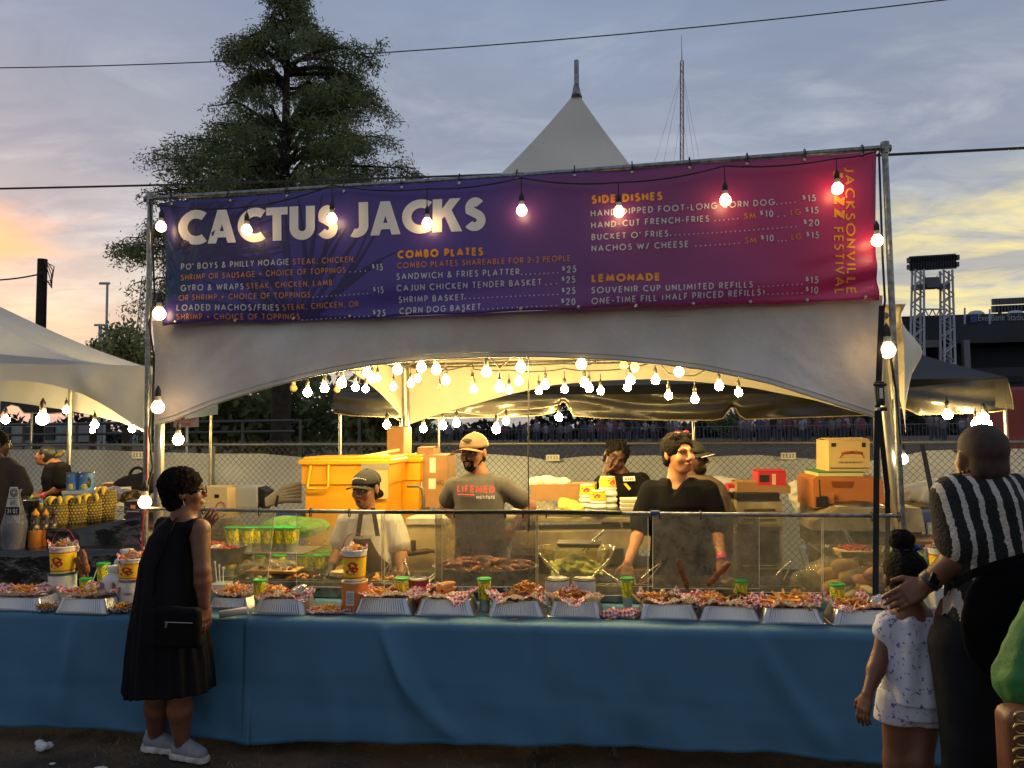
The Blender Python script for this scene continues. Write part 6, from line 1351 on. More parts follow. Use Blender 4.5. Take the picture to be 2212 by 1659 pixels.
# salad bowl with black tray
p = H(1246, 1262, 5.0); p = np.array([p[0], 5.0, .83]); R_ = S(84, p); t = thing('salad_bowl', 'large clear bowl of chopped lettuce with a black tray resting in it', 'bowl', p)
g = MB(); g.lathe([(R_*.42, .0), (R_*.62, .02), (R_*.86, .10), (R_, .19), (R_*1.02, .195)], p, 40, sy=.7, caps=False); g.build('bowl', mat_film('clear_bowl', (245, 240, 200), (190, 180, 110), .8), t)
lumps(t, p+[0, 0, .03], R_*.62, R_*.4, .10, 70, mat('lettuce', (176, 190, 84), .6, c2=(214, 214, 130), ns=24, bump=.4), 3, (.022, .034), 'lettuce', (1.4, 1, .6), .008, .003)
p2 = p+[.02, 0, .20]; t2_ = thing('black_tray', 'small black serving tray sitting in the salad bowl', 'tray', p2); g = MB(); g.box(p2+[0, 0, .015], (.26, .15, .03), taper=1.12, bev=.004); g.build('tray_body', mat('dark_metal', (52, 46, 38), .4, .5), t2_)
TG(1258, 1196, 1305, 1145, 4.98, .010, 'tongs resting in the black tray over the salad')
# lemonade cup stacks behind the left plastic
def stack(row, vb, hpx, us, ypl, lab):
 for i, (u, y) in enumerate(zip(us, ypl)): cup(u, vb, hpx, f'lemonade cup in the {row} tier behind the plastic, {ordn[i]} from the left', 'cups stacked in two tiers behind the plastic', y=y).scale.xy = [S(hpx, H(u, vb, y))/.19*1.5]*2
stack('lower', 1244, 46, (497, 530, 565, 604, 652, 688, 712, 762), (5.08, 5.3, 5.1, 5.06, 5.1, 5.06, 5.3, 5.2), '')
stack('upper', 1192, 54, (502, 532, 548, 578, 600, 610, 630), (5.25, 5.12, 5.34, 5.2, 5.36, 5.22, 5.16), '')
g_b = thing('cup_rack', 'long low shelf holding the stacked lemonade cups', 'shelf', H(620, 1244, 5.2)); a, b = H(470, 1246, 5.0), H(790, 1246, 5.0); g = MB(); g.box(((a[0]+b[0])/2, 5.22, a[2]-.012), (b[0]-a[0], .42, .02)); g.build('shelf_board', mat('shelf_grey', (120, 116, 104), .6), g_b)
for x in (a[0]+.05, b[0]-.05):
 for y in (5.04, 5.38): g = MB(); g.tube([(x, y, 0), (x, y, a[2]-.02)], .014, 6); g.build('leg', alu, g_b)
a, b = H(478, 1191, 5.1), H(660, 1191, 5.1); g = MB(); g.box(((a[0]+b[0])/2, 5.24, a[2]-.010), (b[0]-a[0], .34, .008)); g.build('divider_board', mat('shelf_grey', (120, 116, 104), .6), g_b)
bag_g = mat_film('green_bag_film', (196, 232, 170), (150, 200, 110), .6, ns=9, mottle=.15); bag_c = mat_film('clear_bag_film', (240, 240, 230), (206, 200, 176), .87, ns=9, mottle=.2)
def bag(u, v, y, rx, ry, rz, m_, seed, lab, name='plastic_bag', amp=.012, fr_=22, res=.009, cat='bag', group=None):
 p = H(u, v, y); rx, rz = S(rx, p), S(rz, p); sd = SDF(p-[rx*1.3, ry*1.3, rz*1.4], p+[rx*1.3, ry*1.3, rz*1.4], res); q = np.random.default_rng(seed)
 sd.ell(p, (rx, ry, rz), k=.03)
 for i in range(5): sd.ell(p+q.uniform(-.6, .6, 3)*[rx, ry, rz], (rx*.45, ry*.5, rz*.5), k=.05)
 sd.rough(amp, fr_, seed); return tag(sd.build(name, m_, loc=p-[0, 0, rz]), lab, cat, group)
bag(640, 1138, 5.75, 78, .15, 20, bag_g, 2, 'pale green plastic bag draped over the cup stacks'); bag(706, 1170, 5.6, 40, .14, 26, bag_c, 3, 'crinkled clear bag right of the upper cups'); bag(700, 1212, 5.65, 48, .12, 20, bag_g, 4, 'green tinted bag of cups behind the lower tier')
# small containers by the woman's hand
def bowl(u, v, y, wpx, h, m_, food, lab, name='steel_bowl'):
 p = H(u, v, y); r_ = S(wpx, p)/2; t = thing(name, lab, 'bowl', p); g = MB(); g.lathe([(r_*.5, 0), (r_*.8, h*.4), (r_, h), (r_*1.03, h), (r_*.97, h*.97), (r_*.76, h*.42), (.001, h*.2)], p, 26); g.build('bowl_body', m_, t)
 if food: lumps(t, p+[0, 0, h*.6], r_*.55, r_*.5, h*.4, 30, food, int(u), (.012, .02), 'bowl_food', (1, 1, .8), .006, .002)
 return t
bowl(490, 1218, 4.84, 82, .12, steel, redf, 'steel mixing bowl of cut tomatoes near the left plastic edge')
p = H(500, 1192, 5.0);
def tub(u, v, y, w, d, h, m_, food, lab, rz=0):
 p = H(u, v, y); w = S(w, p); h = S(h, p); t = thing('food_container', lab, 'container', p, group=None); g = MB(); g.box(p+[0, 0, h/2], (w*.9, d*.9, h), rotm(0, 0, rz), taper=1.12, bev=.004); g.build('container_body', m_, t)
 if food: lumps(t, p+[0, 0, h*.93], w*.36, d*.3, .02, 26, food, int(u), (.010, .016), 'contents', (1.3, 1, .7), .005, .001)
 return t
tub(455, 1196, 4.95, 66, .18, 18, white_pl, redf, 'white container of diced tomato behind the woman in black')
tub(595, 1236, 4.9, 110, .16, 8, mat('foam_beige', (200, 160, 100), .6), meat, 'shallow tray of red meat under the plastic wrap at left')
bag(580, 1226, 4.9, 62, .12, 10, bag_c, 8, 'clear wrap over the meat tray');
tub(478, 1305, 4.45, 36, .1, 46, mat('tumbler_clear', (190, 204, 190), .2), None, 'clear ribbed tub holding white utensils beside the woman in black')
for k in range(3): p = H(470+6*k, 1270, 4.45); g = MB(); q2 = H(464+9*k, 1216+6*k, 4.45); g.tube([p, q2], .004, 5); g.ell(q2, (.009, .003, .012), 6, 4); tag(g.build('plastic_fork', cupw, loc=p), f'white plastic utensil standing in the clear tub, {ordn[k]} from the left', 'fork', 'white utensils in the clear tub')
# ================================================================ right end: pot, bread bags, roaster
p = H(1835, 1262, 5.0); p = np.array([p[0], 5.05, .84]); R_ = S(100, p); t = thing('clear_tub', 'huge clear round tub of food behind the black strap', 'tub', p); g = MB(); hh = S(62, p)
g.lathe([(R_*.80, 0), (R_*.82, .01), (R_*.98, hh), (R_*1.02, hh+.004)], p, 40, sy=.5, caps=False); g.build('tub_wall', mat_film('clear_tub_film', (238, 232, 205), (170, 156, 110), .78), t)
lumps(t, p+[0, 0, .01], R_*.7, R_*.33, .08, 60, mat('shredded_chicken', (212, 172, 96), .6, c2=(166, 118, 56), ns=30), 31, (.02, .03), 'shredded_food', (1.6, .6, .6), .008, .002)
tr2 = tub(1846, 1203, 5.0, 74, .16, 16, mat('foam_cream', (212, 190, 140), .5), redf, 'rectangular tray of red salsa sitting on the clear tub rim')
TG(1848, 1190, 1822, 1142, 5.0, .012, 'tongs standing in the red salsa tray'); TG(1745, 1174, 1790, 1206, 4.95, .004, 'long shiny knife handle on the clear tub rim'); TG(1925, 1165, 1900, 1205, 4.95, .008, 'pale spatula on the right of the clear tub')
bread = mat('bread_crust', (214, 158, 84), .6, c2=(186, 118, 54), ns=7)
def loaf_bag(u, v, y, lab, n, seed, m_=bread, sc_=1.):
 p = H(u, v, y); t = thing('bread_bag', lab, 'bread bag', p, group='clear bags of bread at the right end'); q = np.random.default_rng(seed)
 for i in range(n): g = MB(); c = p+[q.uniform(-.10, .10)*sc_, q.uniform(-.05, .05), .03+.05*(i % 3)*sc_]; g.ell(c, (.07*sc_, .04*sc_, .035*sc_), 12, 8, rotm(q.normal()*.3, q.normal()*.3, q.normal()*.7)); g.build('bread_roll', m_, t)
 sd = SDF(p-[.2, .14, .02], p+[.2, .14, .22], .009); sd.ell(p+[0, 0, .08*sc_], (.16*sc_, .09*sc_, .085*sc_)); sd.cap(p+[.08, 0, .12*sc_], p+[.13, -.02, .17*sc_], .03, .015); sd.rough(.007, 30, seed); sd.build('clear_bag', bag_c, t)
loaf_bag(1805, 1275, 4.72, 'clear bag of flat pita breads under the clear tub', 6, 1, mat('pita', (216, 176, 106), .7, c2=(176, 128, 62), ns=14), 1.15); loaf_bag(1880, 1285, 4.6, 'clear bag of round golden rolls beside the strap', 5, 2); loaf_bag(1850, 1318, 4.5, 'clear bag of pale tortillas behind the last cup', 4, 4, mat('tortilla_yellow', (236, 206, 116), .6), .8)
loaf_bag(1958, 1288, 4.7, 'bag of hot dog buns behind the girl', 5, 7); loaf_bag(2000, 1250, 4.9, 'bag of lettuce buns right of the girl', 4, 8, mat('lettuce2', (120, 160, 70), .6))
tub(1745, 1305, 4.6, 50, .12, 10, mat('foam_tan', (206, 166, 110), .6), None, 'tan cardboard boat at the right end of the steam table'); bag(1735, 1258, 4.75, 26, .07, 26, bag_c, 15, 'loose clear film hanging at the steam table end')
bucket(2035, 1300, 52, 60, 'fry bucket with checked paper between the girl and the man', p=np.array([*H(2035, 1225, 4.6)[:2], ZT+.06])+[0, 0, .14])
tub(2040, 1335, 4.45, 56, .14, 70, mat('box_white', (206, 200, 184), .6), None, 'white carton on the table right of the girl')
# stainless roaster with hood
rst = thing('steel_roaster', 'big stainless roaster with sloping hood behind the salsa tray', 'oven', (1.8, 5.9, 0)); YO = 5.75
def poly_box(name, pts, y0, y1, m_, par):
 n = len(pts); A = [H(u, v, y0) for u, v in pts]; B = [a+[0, y1-y0, 0] for a in A]; return mesh_obj(name, A+B, [tuple(range(n))[::-1], tuple(range(n, 2*n))]+[(i, (i+1) % n, n+(i+1) % n, n+i) for i in range(n)], m_, par)
stl_w = mat('steel_reflect_warm', (186, 172, 138), .42, .35, c2=(136, 120, 88), ns=5, bump=.15, bs=30); stl_d = mat('steel_grimy_reflect', (144, 124, 90), .45, .35, c2=(84, 68, 46), ns=7, bump=.2)  # golden reflections are put into these steel base colours
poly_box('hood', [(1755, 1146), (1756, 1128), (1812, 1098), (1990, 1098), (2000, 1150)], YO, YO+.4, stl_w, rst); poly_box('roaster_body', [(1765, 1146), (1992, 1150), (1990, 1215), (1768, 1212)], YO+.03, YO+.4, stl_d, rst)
for u in (1775, 1985):
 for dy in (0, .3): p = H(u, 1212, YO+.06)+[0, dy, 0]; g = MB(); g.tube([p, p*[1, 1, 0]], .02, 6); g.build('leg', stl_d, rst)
p = H(1850, 1090, YO+.2); g = MB(); g.lathe([(.001, .03), (.13, .02), (.19, 0), (.2, -.01)], p, 26, sy=.6); g.build('lid', steel, rst)
# warming ovens
def oven(u0_, u1_, vt, label, y):
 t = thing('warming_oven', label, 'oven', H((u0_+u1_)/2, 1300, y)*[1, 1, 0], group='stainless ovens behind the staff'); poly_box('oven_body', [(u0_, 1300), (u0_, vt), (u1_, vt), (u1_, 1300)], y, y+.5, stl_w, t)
 poly_box('top_strip', [(u0_-1, vt), (u0_-1, vt-14), (u1_-6, vt-15), (u1_-6, vt)], y-.02, y+.5, mat('oven_black_trim', (34, 30, 26), .5), t)
 for v in (vt+20, vt+41): g = MB(); a, b = H(u0_+15, v, y-.012), H(u1_-15, v, y-.012); g.tube([a, b], .007, 6); g.build('grille_bar', stl_d, t)
 poly_box('control_panel', [(u0_+2, vt+58), (u0_+2, vt+52), (u1_-4, vt+52), (u1_-4, vt+58)], y-.03, y, stl_d, t)
 poly_box('door', [(u0_+6, vt+136), (u0_+6, vt+66), (u1_-8, vt+66), (u1_-8, vt+136)], y-.022, y, steel, t); g = MB(); g.tube([H(u0_+12, vt+143, y-.05), H(u1_-12, vt+143, y-.05)], .01, 6); g.build('door_handle', steel, t)
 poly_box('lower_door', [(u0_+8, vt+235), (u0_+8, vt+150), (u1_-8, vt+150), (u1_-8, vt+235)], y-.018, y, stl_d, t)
oven(1592, 1690, 1080, 'right warming oven with the red snack box on it', 6.0); oven(1480, 1586, 1078, 'left warming oven behind the young man', 6.15)
cardb = mat('cardboard', (150, 114, 74), .85, c2=(132, 98, 62), ns=4); redbox = mat('red_carton', (176, 34, 40), .6)
def carton(u0_, v0, u1_, v1, y, d, m_, lab, cat='box', seam=True, name='carton_box', extra=None):
 t = thing(name, lab, cat, H((u0_+u1_)/2, v1, y)); poly_box('box_body', [(u0_, v1), (u0_, v0), (u1_, v0), (u1_, v1)], y, y+d, m_, t)
 a, b = H(u0_, v0, y), H(u1_, v0, y); g = MB(); g.box(((a[0]+b[0])/2, y+d*.25, max(a[2], b[2])+.008), (b[0]-a[0], d*.48, .004), rotm(R(4), 0, 0)); g.box(((a[0]+b[0])/2, y+d*.75, max(a[2], b[2])+.008), (b[0]-a[0], d*.48, .004), rotm(R(-5), 0, 0)); g.build('flap', m_, t)
 return t
def decal(par, name, u0_, v0, u1_, v1, y, m_): poly_box(name, [(u0_, v1), (u0_, v0), (u1_, v0), (u1_, v1)], y-.003, y-.0005, m_, par)
lab_w = mat('label_white', (206, 200, 180), .6)
b_ = carton(1592, 1043, 1650, 1066, 6.1, .3, cardb, 'open brown carton under the red snack box');
b_ = carton(1638, 1019, 1698, 1050, 6.08, .25, redbox, 'red snack carton with a black label on the right oven'); decal(b_, 'black_label', 1641, 1026, 1662, 1041, 6.08, ink); decal(b_, 'side_label', 1668, 1024, 1676, 1047, 6.08, mat('label_pink', (214, 170, 140), .6))
b_.location.x += 0; carton(1640, 1051, 1708, 1066, 6.06, .3, cardb, 'low brown carton holding the red snack box')
b_ = carton(1574, 1049, 1612, 1065, 6.2, .2, redbox, 'small red box with a white label on the left oven'); decal(b_, 'white_label', 1576, 1055, 1590, 1064, 6.2, lab_w)
cam_o = mat('insulated_carrier_orange', (184, 112, 50), .55, c2=(168, 98, 42), ns=2); cb = thing('food_carrier', 'large orange insulated food carrier on the right', 'food carrier', H(1830, 1098, 6.0))
poly_box('carrier_body', [(1758, 1098), (1756, 1036), (1764, 1030), (1898, 1030), (1908, 1040), (1912, 1098)], 6.0, 6.5, cam_o, cb); poly_box('grip_recess', [(1798, 1052), (1796, 1040), (1842, 1040), (1840, 1052)], 5.992, 6.0, mat('recess_dark', (120, 62, 18), .7), cb)
for v in (1086, 1091): poly_box('ridge', [(1806, v+2), (1806, v), (1910, v), (1910, v+2)], 5.985, 6.0, cam_o, cb)
poly_box('latch_box', [(1772, 1098), (1772, 1070), (1802, 1066), (1802, 1098)], 5.97, 6.0, cam_o, cb); poly_box('latch', [(1764, 1096), (1764, 1074), (1788, 1072), (1790, 1096)], 5.95, 5.97, black_m, cb); g = MB(); g.tube([H(1770, 1036, 5.96), H(1772, 1076, 5.96)], .006, 5); g.build('strap_buckle', black_m, cb)
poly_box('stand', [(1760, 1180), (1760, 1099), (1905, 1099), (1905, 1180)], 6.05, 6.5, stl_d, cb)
sh = thing('sheet_pan', 'green edged cutting board under the square carton', 'cutting board', H(1816, 1028, 6.05)); poly_box('board', [(1767, 1029), (1767, 1022), (1865, 1022), (1865, 1029)], 6.0, 6.4, mat('board_cream', (214, 190, 130), .6), sh); poly_box('green_edge', [(1767, 1022), (1767, 1019), (1868, 1019), (1868, 1022)], 6.0, 6.4, mat('board_green', (40, 120, 60), .6), sh)
b_ = carton(1790, 951, 1879, 1018, 6.05, .35, mat('tan_carton', (204, 176, 112), .7, c2=(190, 160, 98), ns=2), 'square tan carton printed with a hoagie sketch on the orange carrier'); g = MB()
for k in range(9): c = H(1820+5*k, 979-2.2*math.sin(k/8*math.pi), 6.046); g.lathe([(.001, 0), (.012, .001)], c, 8, rotm(math.pi/2, 0, 0))
g.tube([H(1814, 990, 6.046), H(1818, 982, 6.046), H(1840, 976, 6.046), H(1862, 981, 6.046), H(1866, 990, 6.046)], .003, 4); g.build('printed_sketch', mat('print_rust', (178, 84, 40), .6), b_)
g = MB(); flat_text(g, 'SUPER GRILLED BREAD 12CT'.replace('C', 'C'), H(1811, 1001, 6.046), (1, 0, 0), (0, 0, 1), S(50, H(1811, 1001, 6.046)), .014, .2); g.tube([H(1794, 1011, 6.046), H(1876, 1011, 6.046)], .003, 4); g.build('printed_line', ink, b_); decal(b_, 'corner_mark', 1796, 957, 1806, 965, 6.05, ink); decal(b_, 'corner_mark', 1862, 956, 1870, 966, 6.05, ink)
# middle back table with buckets, boxes, bags
table(H(1080, 1130, 5.9)[0], H(1400, 1130, 5.9)[0], 5.9, 6.6, 'back table piled with buckets and bags behind the cap wearing man', zt_=H(1200, 1118, 5.9)[2], name='prep_table', m=stl_w)
zb_ = H(1200, 1118, 5.9)[2]
b_ = carton(1146, 1048, 1288, 1082, 6.1, .3, cardb, 'long open brown tray box behind the cap wearing man'); decal(b_, 'x', 0, 0, 1, 1, 6.1, cardb) if False else None
def inv_stack(u, vt, vb, w, y, n, lab, i0):
 pb = H(u, vb, y); top = H(u, vt, y); hb = S(w*.72, pb); n = max(1, n); st_ = (top[2]-hb-pb[2])/max(1, n-1)
 for k in range(n-1):
  p = pb+[0, 0, st_*k]; t = thing('fry_bucket', f'nested bucket rim, {ordn[k]} from the bottom of the {lab} stack', 'bucket', p, group='stacked fry buckets on the back table'); r_ = S(w, p)/2; g = MB(); g.lathe([(r_*1.05, 0), (r_*1.06, st_*.55), (r_*.96, st_*.6), (r_*.9, st_*.95)], p, 20); g.build('rim', cupw, t)
 o = bucket(u, 0, w, w*.72, f'upside down yellow bucket on top of the {lab} stack', p=pb+[0, 0, st_*(n-1)], inv=True, handle=False, paper=False, rz=.5 if lab == 'right' else -.3); o['group'] = 'stacked fry buckets on the back table'
inv_stack(1270, 1046, 1106, 36, 6.02, 4, 'left', 0); inv_stack(1293, 1059, 1110, 36, 5.94, 3, 'front', 0); inv_stack(1314, 1029, 1112, 38, 6.05, 5, 'right', 0)
for i, (u, v, rx, rz, lab) in enumerate([(1160, 1042, 16, 8, 'small white bag left in the brown tray box'), (1186, 1041, 20, 9, 'round white bag in the middle of the brown tray box'), (1212, 1044, 18, 5, 'flat white bag right in the brown tray box')]): bag(u, v, 6.2, rx, .08, rz, mat('foam_white', (214, 204, 170), .6), 30+i, lab, 'foam_bag', .004, 30, .01)
bag(1230, 1095, 5.98, 26, .1, 14, mat_film('yellow_green_bag', (236, 240, 180), (214, 214, 110), .5, 9, .2), 35, 'pale green plastic bag beside the bucket stacks'); bag(1160, 1100, 6.0, 40, .12, 12, bag_c, 36, 'clear bag on the back table behind the elbow'); bag(1350, 1058, 6.9, 40, .1, 16, mat('white_sheet', (196, 194, 186), .8), 38, 'white plastic sheet bundled behind the dozing man', 'plastic_sheet')
for k in range(3): tub(1362, 1102-9*k, 5.95, 46, .16, 8, mat('foam_white', (214, 204, 170), .6), None, f'white foam tray, {ordn[k]} from the bottom beside the bucket stacks')['group'] = 'foam trays stacked on the back table'
# things under the back table seen through the plastic
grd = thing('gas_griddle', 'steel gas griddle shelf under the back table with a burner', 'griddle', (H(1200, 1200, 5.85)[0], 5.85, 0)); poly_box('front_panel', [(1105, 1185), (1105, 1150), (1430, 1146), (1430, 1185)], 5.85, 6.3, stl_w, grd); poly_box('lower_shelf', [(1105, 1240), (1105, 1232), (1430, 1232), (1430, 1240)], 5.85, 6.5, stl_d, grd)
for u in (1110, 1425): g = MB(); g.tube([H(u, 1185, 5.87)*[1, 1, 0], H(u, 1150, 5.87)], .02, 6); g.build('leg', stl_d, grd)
pot = thing('stock_pot', 'dark pot under the back table', 'pot', H(1130, 1230, 5.9)); p = H(1150, 1228, 5.7); g = MB(); g.lathe([(.16, 0), (.17, .12), (.175, .125), (.15, .12)], p, 22); g.build('pot_body', mat('dark_metal', (52, 46, 38), .4, .5), pot)
for i, (u0_, v0, u1_, v1, m_, lab) in enumerate([(1250, 1190, 1290, 1228, redbox, 'red box stored under the back table'), (1300, 1186, 1345, 1230, mat('tan_carton', (214, 176, 92), .7), 'tan box stored under the back table'), (1355, 1192, 1380, 1228, lab_w, 'white tub stored under the back table')]): carton(u0_, v0, u1_, v1, 6.1, .2, m_, lab)
bag(1235, 1195, 5.75, 30, .08, 24, bag_c, 39, 'clear plastic bag hanging behind the salad bowl')
# ================================================================ yellow bins, boxes and gear at left back
by = mat('yellow_bin_plastic', (228, 160, 18), .45, c2=(214, 146, 14), ns=2, bump=.08, bs=60)
def bin_(u0_, u1_, vt, y, d, label, handle=True, note=False):
 t = thing('rolling_bin', label, 'bin', H((u0_+u1_)/2, 1200, y)*[1, 1, 0], group='yellow plastic bins'); a, b = H(u0_, vt, y), H(u1_, vt, y); w = b[0]-a[0]; cx_ = (a[0]+b[0])/2; zt_ = a[2]; g = MB(); k = .90
 zl = zt_-.24; g.add([(cx_+sx*w/2*f, y+(d if sy > 0 else (.02 if f < .9 else 0))+(-.03 if (sy > 0 and f < .9) else 0), z) for f, z in ((.80, .12), (.885, zl), (.93, zl+.005), (.945, zt_-.07)) for sx, sy in ((-1, -1), (1, -1), (1, 1), (-1, 1))], [(r2*4+i, r2*4+(i+1) % 4, r2*4+4+(i+1) % 4, r2*4+4+i) for r2 in range(3) for i in range(4)]+[(3, 2, 1, 0)]); g.build('bin_body', by, t)
 g = MB(); g.box((cx_, y+d/2, zt_-.045), (w, d+.06, .05), bev=.012); g.box((cx_, y+d/2, zt_-.012), (w*.94, d*.92, .03), bev=.01); g.build('lid', by, t)
 if handle: g = MB(); hx = cx_-w*.26; g.tube([(hx-.085, y-.02, zt_-.07), (hx-.105, y-.05, zt_-.25), (hx-.09, y-.055, zt_-.27), (hx+.07, y-.055, zt_-.27), (hx+.085, y-.05, zt_-.25), (hx+.075, y-.02, zt_-.07)], .013, 6); g.build('handle', by, t)
 if note:
  p = H(810-20, 1015, y-.01); g = MB(); a1, b1 = H(784, 1013, y-.012), H(840, 1077, y-.012); g.box(((a1[0]+b1[0])/2, y-.03, (a1[2]+b1[2])/2), (b1[0]-a1[0], .003, a1[2]-b1[2])); g.build('paper_notice', mat('notice_paper', (206, 160, 104), .8), t)
  g = MB(); a1, b1 = H(782, 1002, y-.012), H(842, 1014, y-.012); g.box(((a1[0]+b1[0])/2, y-.033, (a1[2]+b1[2])/2), (b1[0]-a1[0], .004, a1[2]-b1[2])); g.build('tape_strip', mat('grey_tape', (130, 124, 110), .5), t)
  g = MB()
  for k in range(5): c = H(796-6, 1022+8*k, y-.012); g.box((c[0], y-.033, c[2]), (.012, .001, .014)); g.box((c[0]+.07, y-.033, c[2]), (.1, .001, .004))
  g.build('notice_print', ink, t)
 return t
bin_(646, 846, 988, 6.25, .5, 'front yellow lidded bin with a notice taped on it', note=True); bin_(770, 912, 984, 6.85, .5, 'rear yellow bin right behind the first one', False)
g = MB(); g.tube([H(748, 993, 6.3), H(862, 972, 6.6)], .014, 6); tag(g.build('wooden_stick', mat('pale_wood', (214, 190, 130), .7), loc=H(748, 993, 6.3)), 'pale wooden stick lying across the yellow lids', 'stick')
b_ = carton(902, 985, 966, 1096, 6.95, .4, cardb, 'tall brown carton with white shipping labels right of the bins'); decal(b_, 'shipping_label', 928, 989, 941, 1021, 6.95, lab_w); decal(b_, 'shipping_label', 926, 1034, 941, 1056, 6.95, lab_w); decal(b_, 'shipping_label', 904, 1040, 912, 1060, 6.95, lab_w)
g = MB(); flat_text(g, 'WRG', H(943, 1049, 6.945), (1, 0, 0), (0, 0, 1), S(16, H(943, 1049, 6.945)), .05, .12); g.build('marker_scrawl', ink, b_)
carton(836, 924, 872, 985, 7.3, .3, cardb, 'brown carton standing on the bins beside the tent leg'); carton(902, 968, 935, 986, 7.1, .3, cardb, 'small open carton atop the tall one')
frz = thing('chest_freezer', 'cream chest freezer with a tap right of the yellow bins', 'freezer', H(930, 1250, 5.7)*[1, 1, 0]); poly_box('freezer_body', [(878, 1330), (878, 1135), (960, 1135), (960, 1330)], 5.7, 6.3, mat('cream_enamel', (206, 186, 138), .5, c2=(190, 168, 118), ns=4), frz); poly_box('freezer_lid', [(876, 1133), (876, 1120), (962, 1120), (962, 1133)], 5.68, 6.3, lab_w, frz)
g = MB(); p = H(893, 1190, 5.64); g.tube([p+[-.12, 0, -.03], p+[.12, 0, .0]], .022, 8); g.tube([p+[.0, 0, .08], p+[0, 0, -.02]], .02, 8); g.tube([p+[.12, 0, 0], p+[.17, 0, .0]], .015, 8); g.build('tap_valve', mat('valve_brown', (70, 50, 34), .5, .4), frz)
hand = thing('hand_truck', 'grey hand truck handle beside the tall carton', 'hand truck', H(905, 1100, 6.5)*[1, 1, 0]); g = MB(); g.tube([H(880, 1050, 6.5), H(905, 1050, 6.5), H(912, 1056, 6.5), H(915, 1075, 6.5), (H(915, 1075, 6.5))*[1, 1, 0]+[0, 0, .1]], .014, 8); g.build('handle_frame', mat('grey_frame', (92, 88, 76), .4, .6), hand)
g = MB(); p = H(915, 1075, 6.5); g.lathe([(.1, -.02), (.1, .02)], p*[1, 1, 0]+[0, 0, .1], 14, rotm(0, math.pi/2, 0)); g.build('wheel', black_m, hand)
# left back: cooler, carton, folded chairs
cl = thing('cooler_box', 'large pale grey cooler lid leaning behind the woman in black', 'cooler', H(520, 1098, 6.9)); sd = SDF(H(483, 1110, 6.9)-.05, H(557, 1046, 6.9)+[.05, .25, .05], .012); a, b = H(484, 1102, 6.9), H(556, 1049, 6.9); sd.box((a+b)/2+[0, .1, 0], (abs(b[0]-a[0])/2, .09, abs(b[2]-a[2])/2), rnd=.03); sd.build('cooler_body', mat('cooler_grey', (168, 172, 172), .5), cl)
poly_box('side_frame', [(558, 1102), (558, 1052), (574, 1062), (566, 1102)], 6.92, 7.1, black_m, cl)
b_ = carton(437, 1054, 491, 1120, 6.75, .3, mat('cream_carton', (214, 190, 142), .7), 'cream carton with a stamped circle behind the woman in black'); decal(b_, 'printed_block', 463, 1068, 473, 1076, 6.75, ink); g = MB(); c = H(477, 1100, 6.74); g.tube([c+[.05*math.cos(a), 0, .07*math.sin(a)] for a in np.linspace(0, 5.6, 16)], .006, 4); g.build('printed_ring', mat('print_pink', (178, 120, 100), .6), b_)
g_s = thing('grey_bin', 'grey plastic bin behind the cream carton', 'bin', H(450, 1100, 7.0)); poly_box('bin_body', [(428, 1130), (428, 1053), (462, 1053), (462, 1130)], 6.98, 7.3, mat('cooler_grey', (168, 172, 172), .5), g_s)
bc = thing('blue_crate', 'blue plastic crate behind the left plastic sheet', 'crate', H(625, 1120, 6.3)); poly_box('crate_body', [(598, 1150), (596, 1108), (648, 1108), (646, 1150)], 6.3, 6.6, mat('crate_blue', (48, 64, 140), .5), bc); poly_box('crate_slot', [(608, 1132), (608, 1122), (640, 1120), (640, 1128)], 6.285, 6.3, mat('crate_slot_dark', (20, 26, 60), .6), bc)
cn = thing('folded_canopy_bag', 'bundle of folded striped canvas lying left of the bins', 'canvas', H(610, 1080, 6.8));
for k in range(5): g = MB(); a, b = H(574, 1092-3*k, 6.8), H(652, 1080-9*k, 6.9); g.tube([a, (a+b)/2+[0, 0, .03], b], [.02, .032, .03], 8); g.build('canvas_fold', mat('canvas_tan', (168, 160, 140), .85, c2=(140, 130, 110), ns=5), cn)
g = MB(); g.tube([H(600, 1070, 6.7), H(596, 1095, 6.7)], .012, 6); g.build('tie_strap', black_m, cn)
b_ = bag(480, 1160, 5.9, 50, .1, 40, mat('mulch_bag', (70, 66, 56), .9, c2=(110, 100, 78), ns=60, bump=.5), 44, 'dark speckled bag behind the left plastic sheet', amp=.006)
for i, (u, v, y, rx, rz) in enumerate([(1010+600, 1060, 7.6, 44, 18), (1560, 1045, 7.8, 40, 16), (1730, 1075, 7.2, 26, 40)]): bag(u, v, y, rx, .12, rz, mat('white_sheet', (196, 194, 186), .8), 50+i, ['white plastic sheeting behind the ovens', 'crumpled white sheet left of the ovens', 'white plastic sheet hanging beside the orange carrier'][i], 'plastic_sheet', .02, 12, .016)
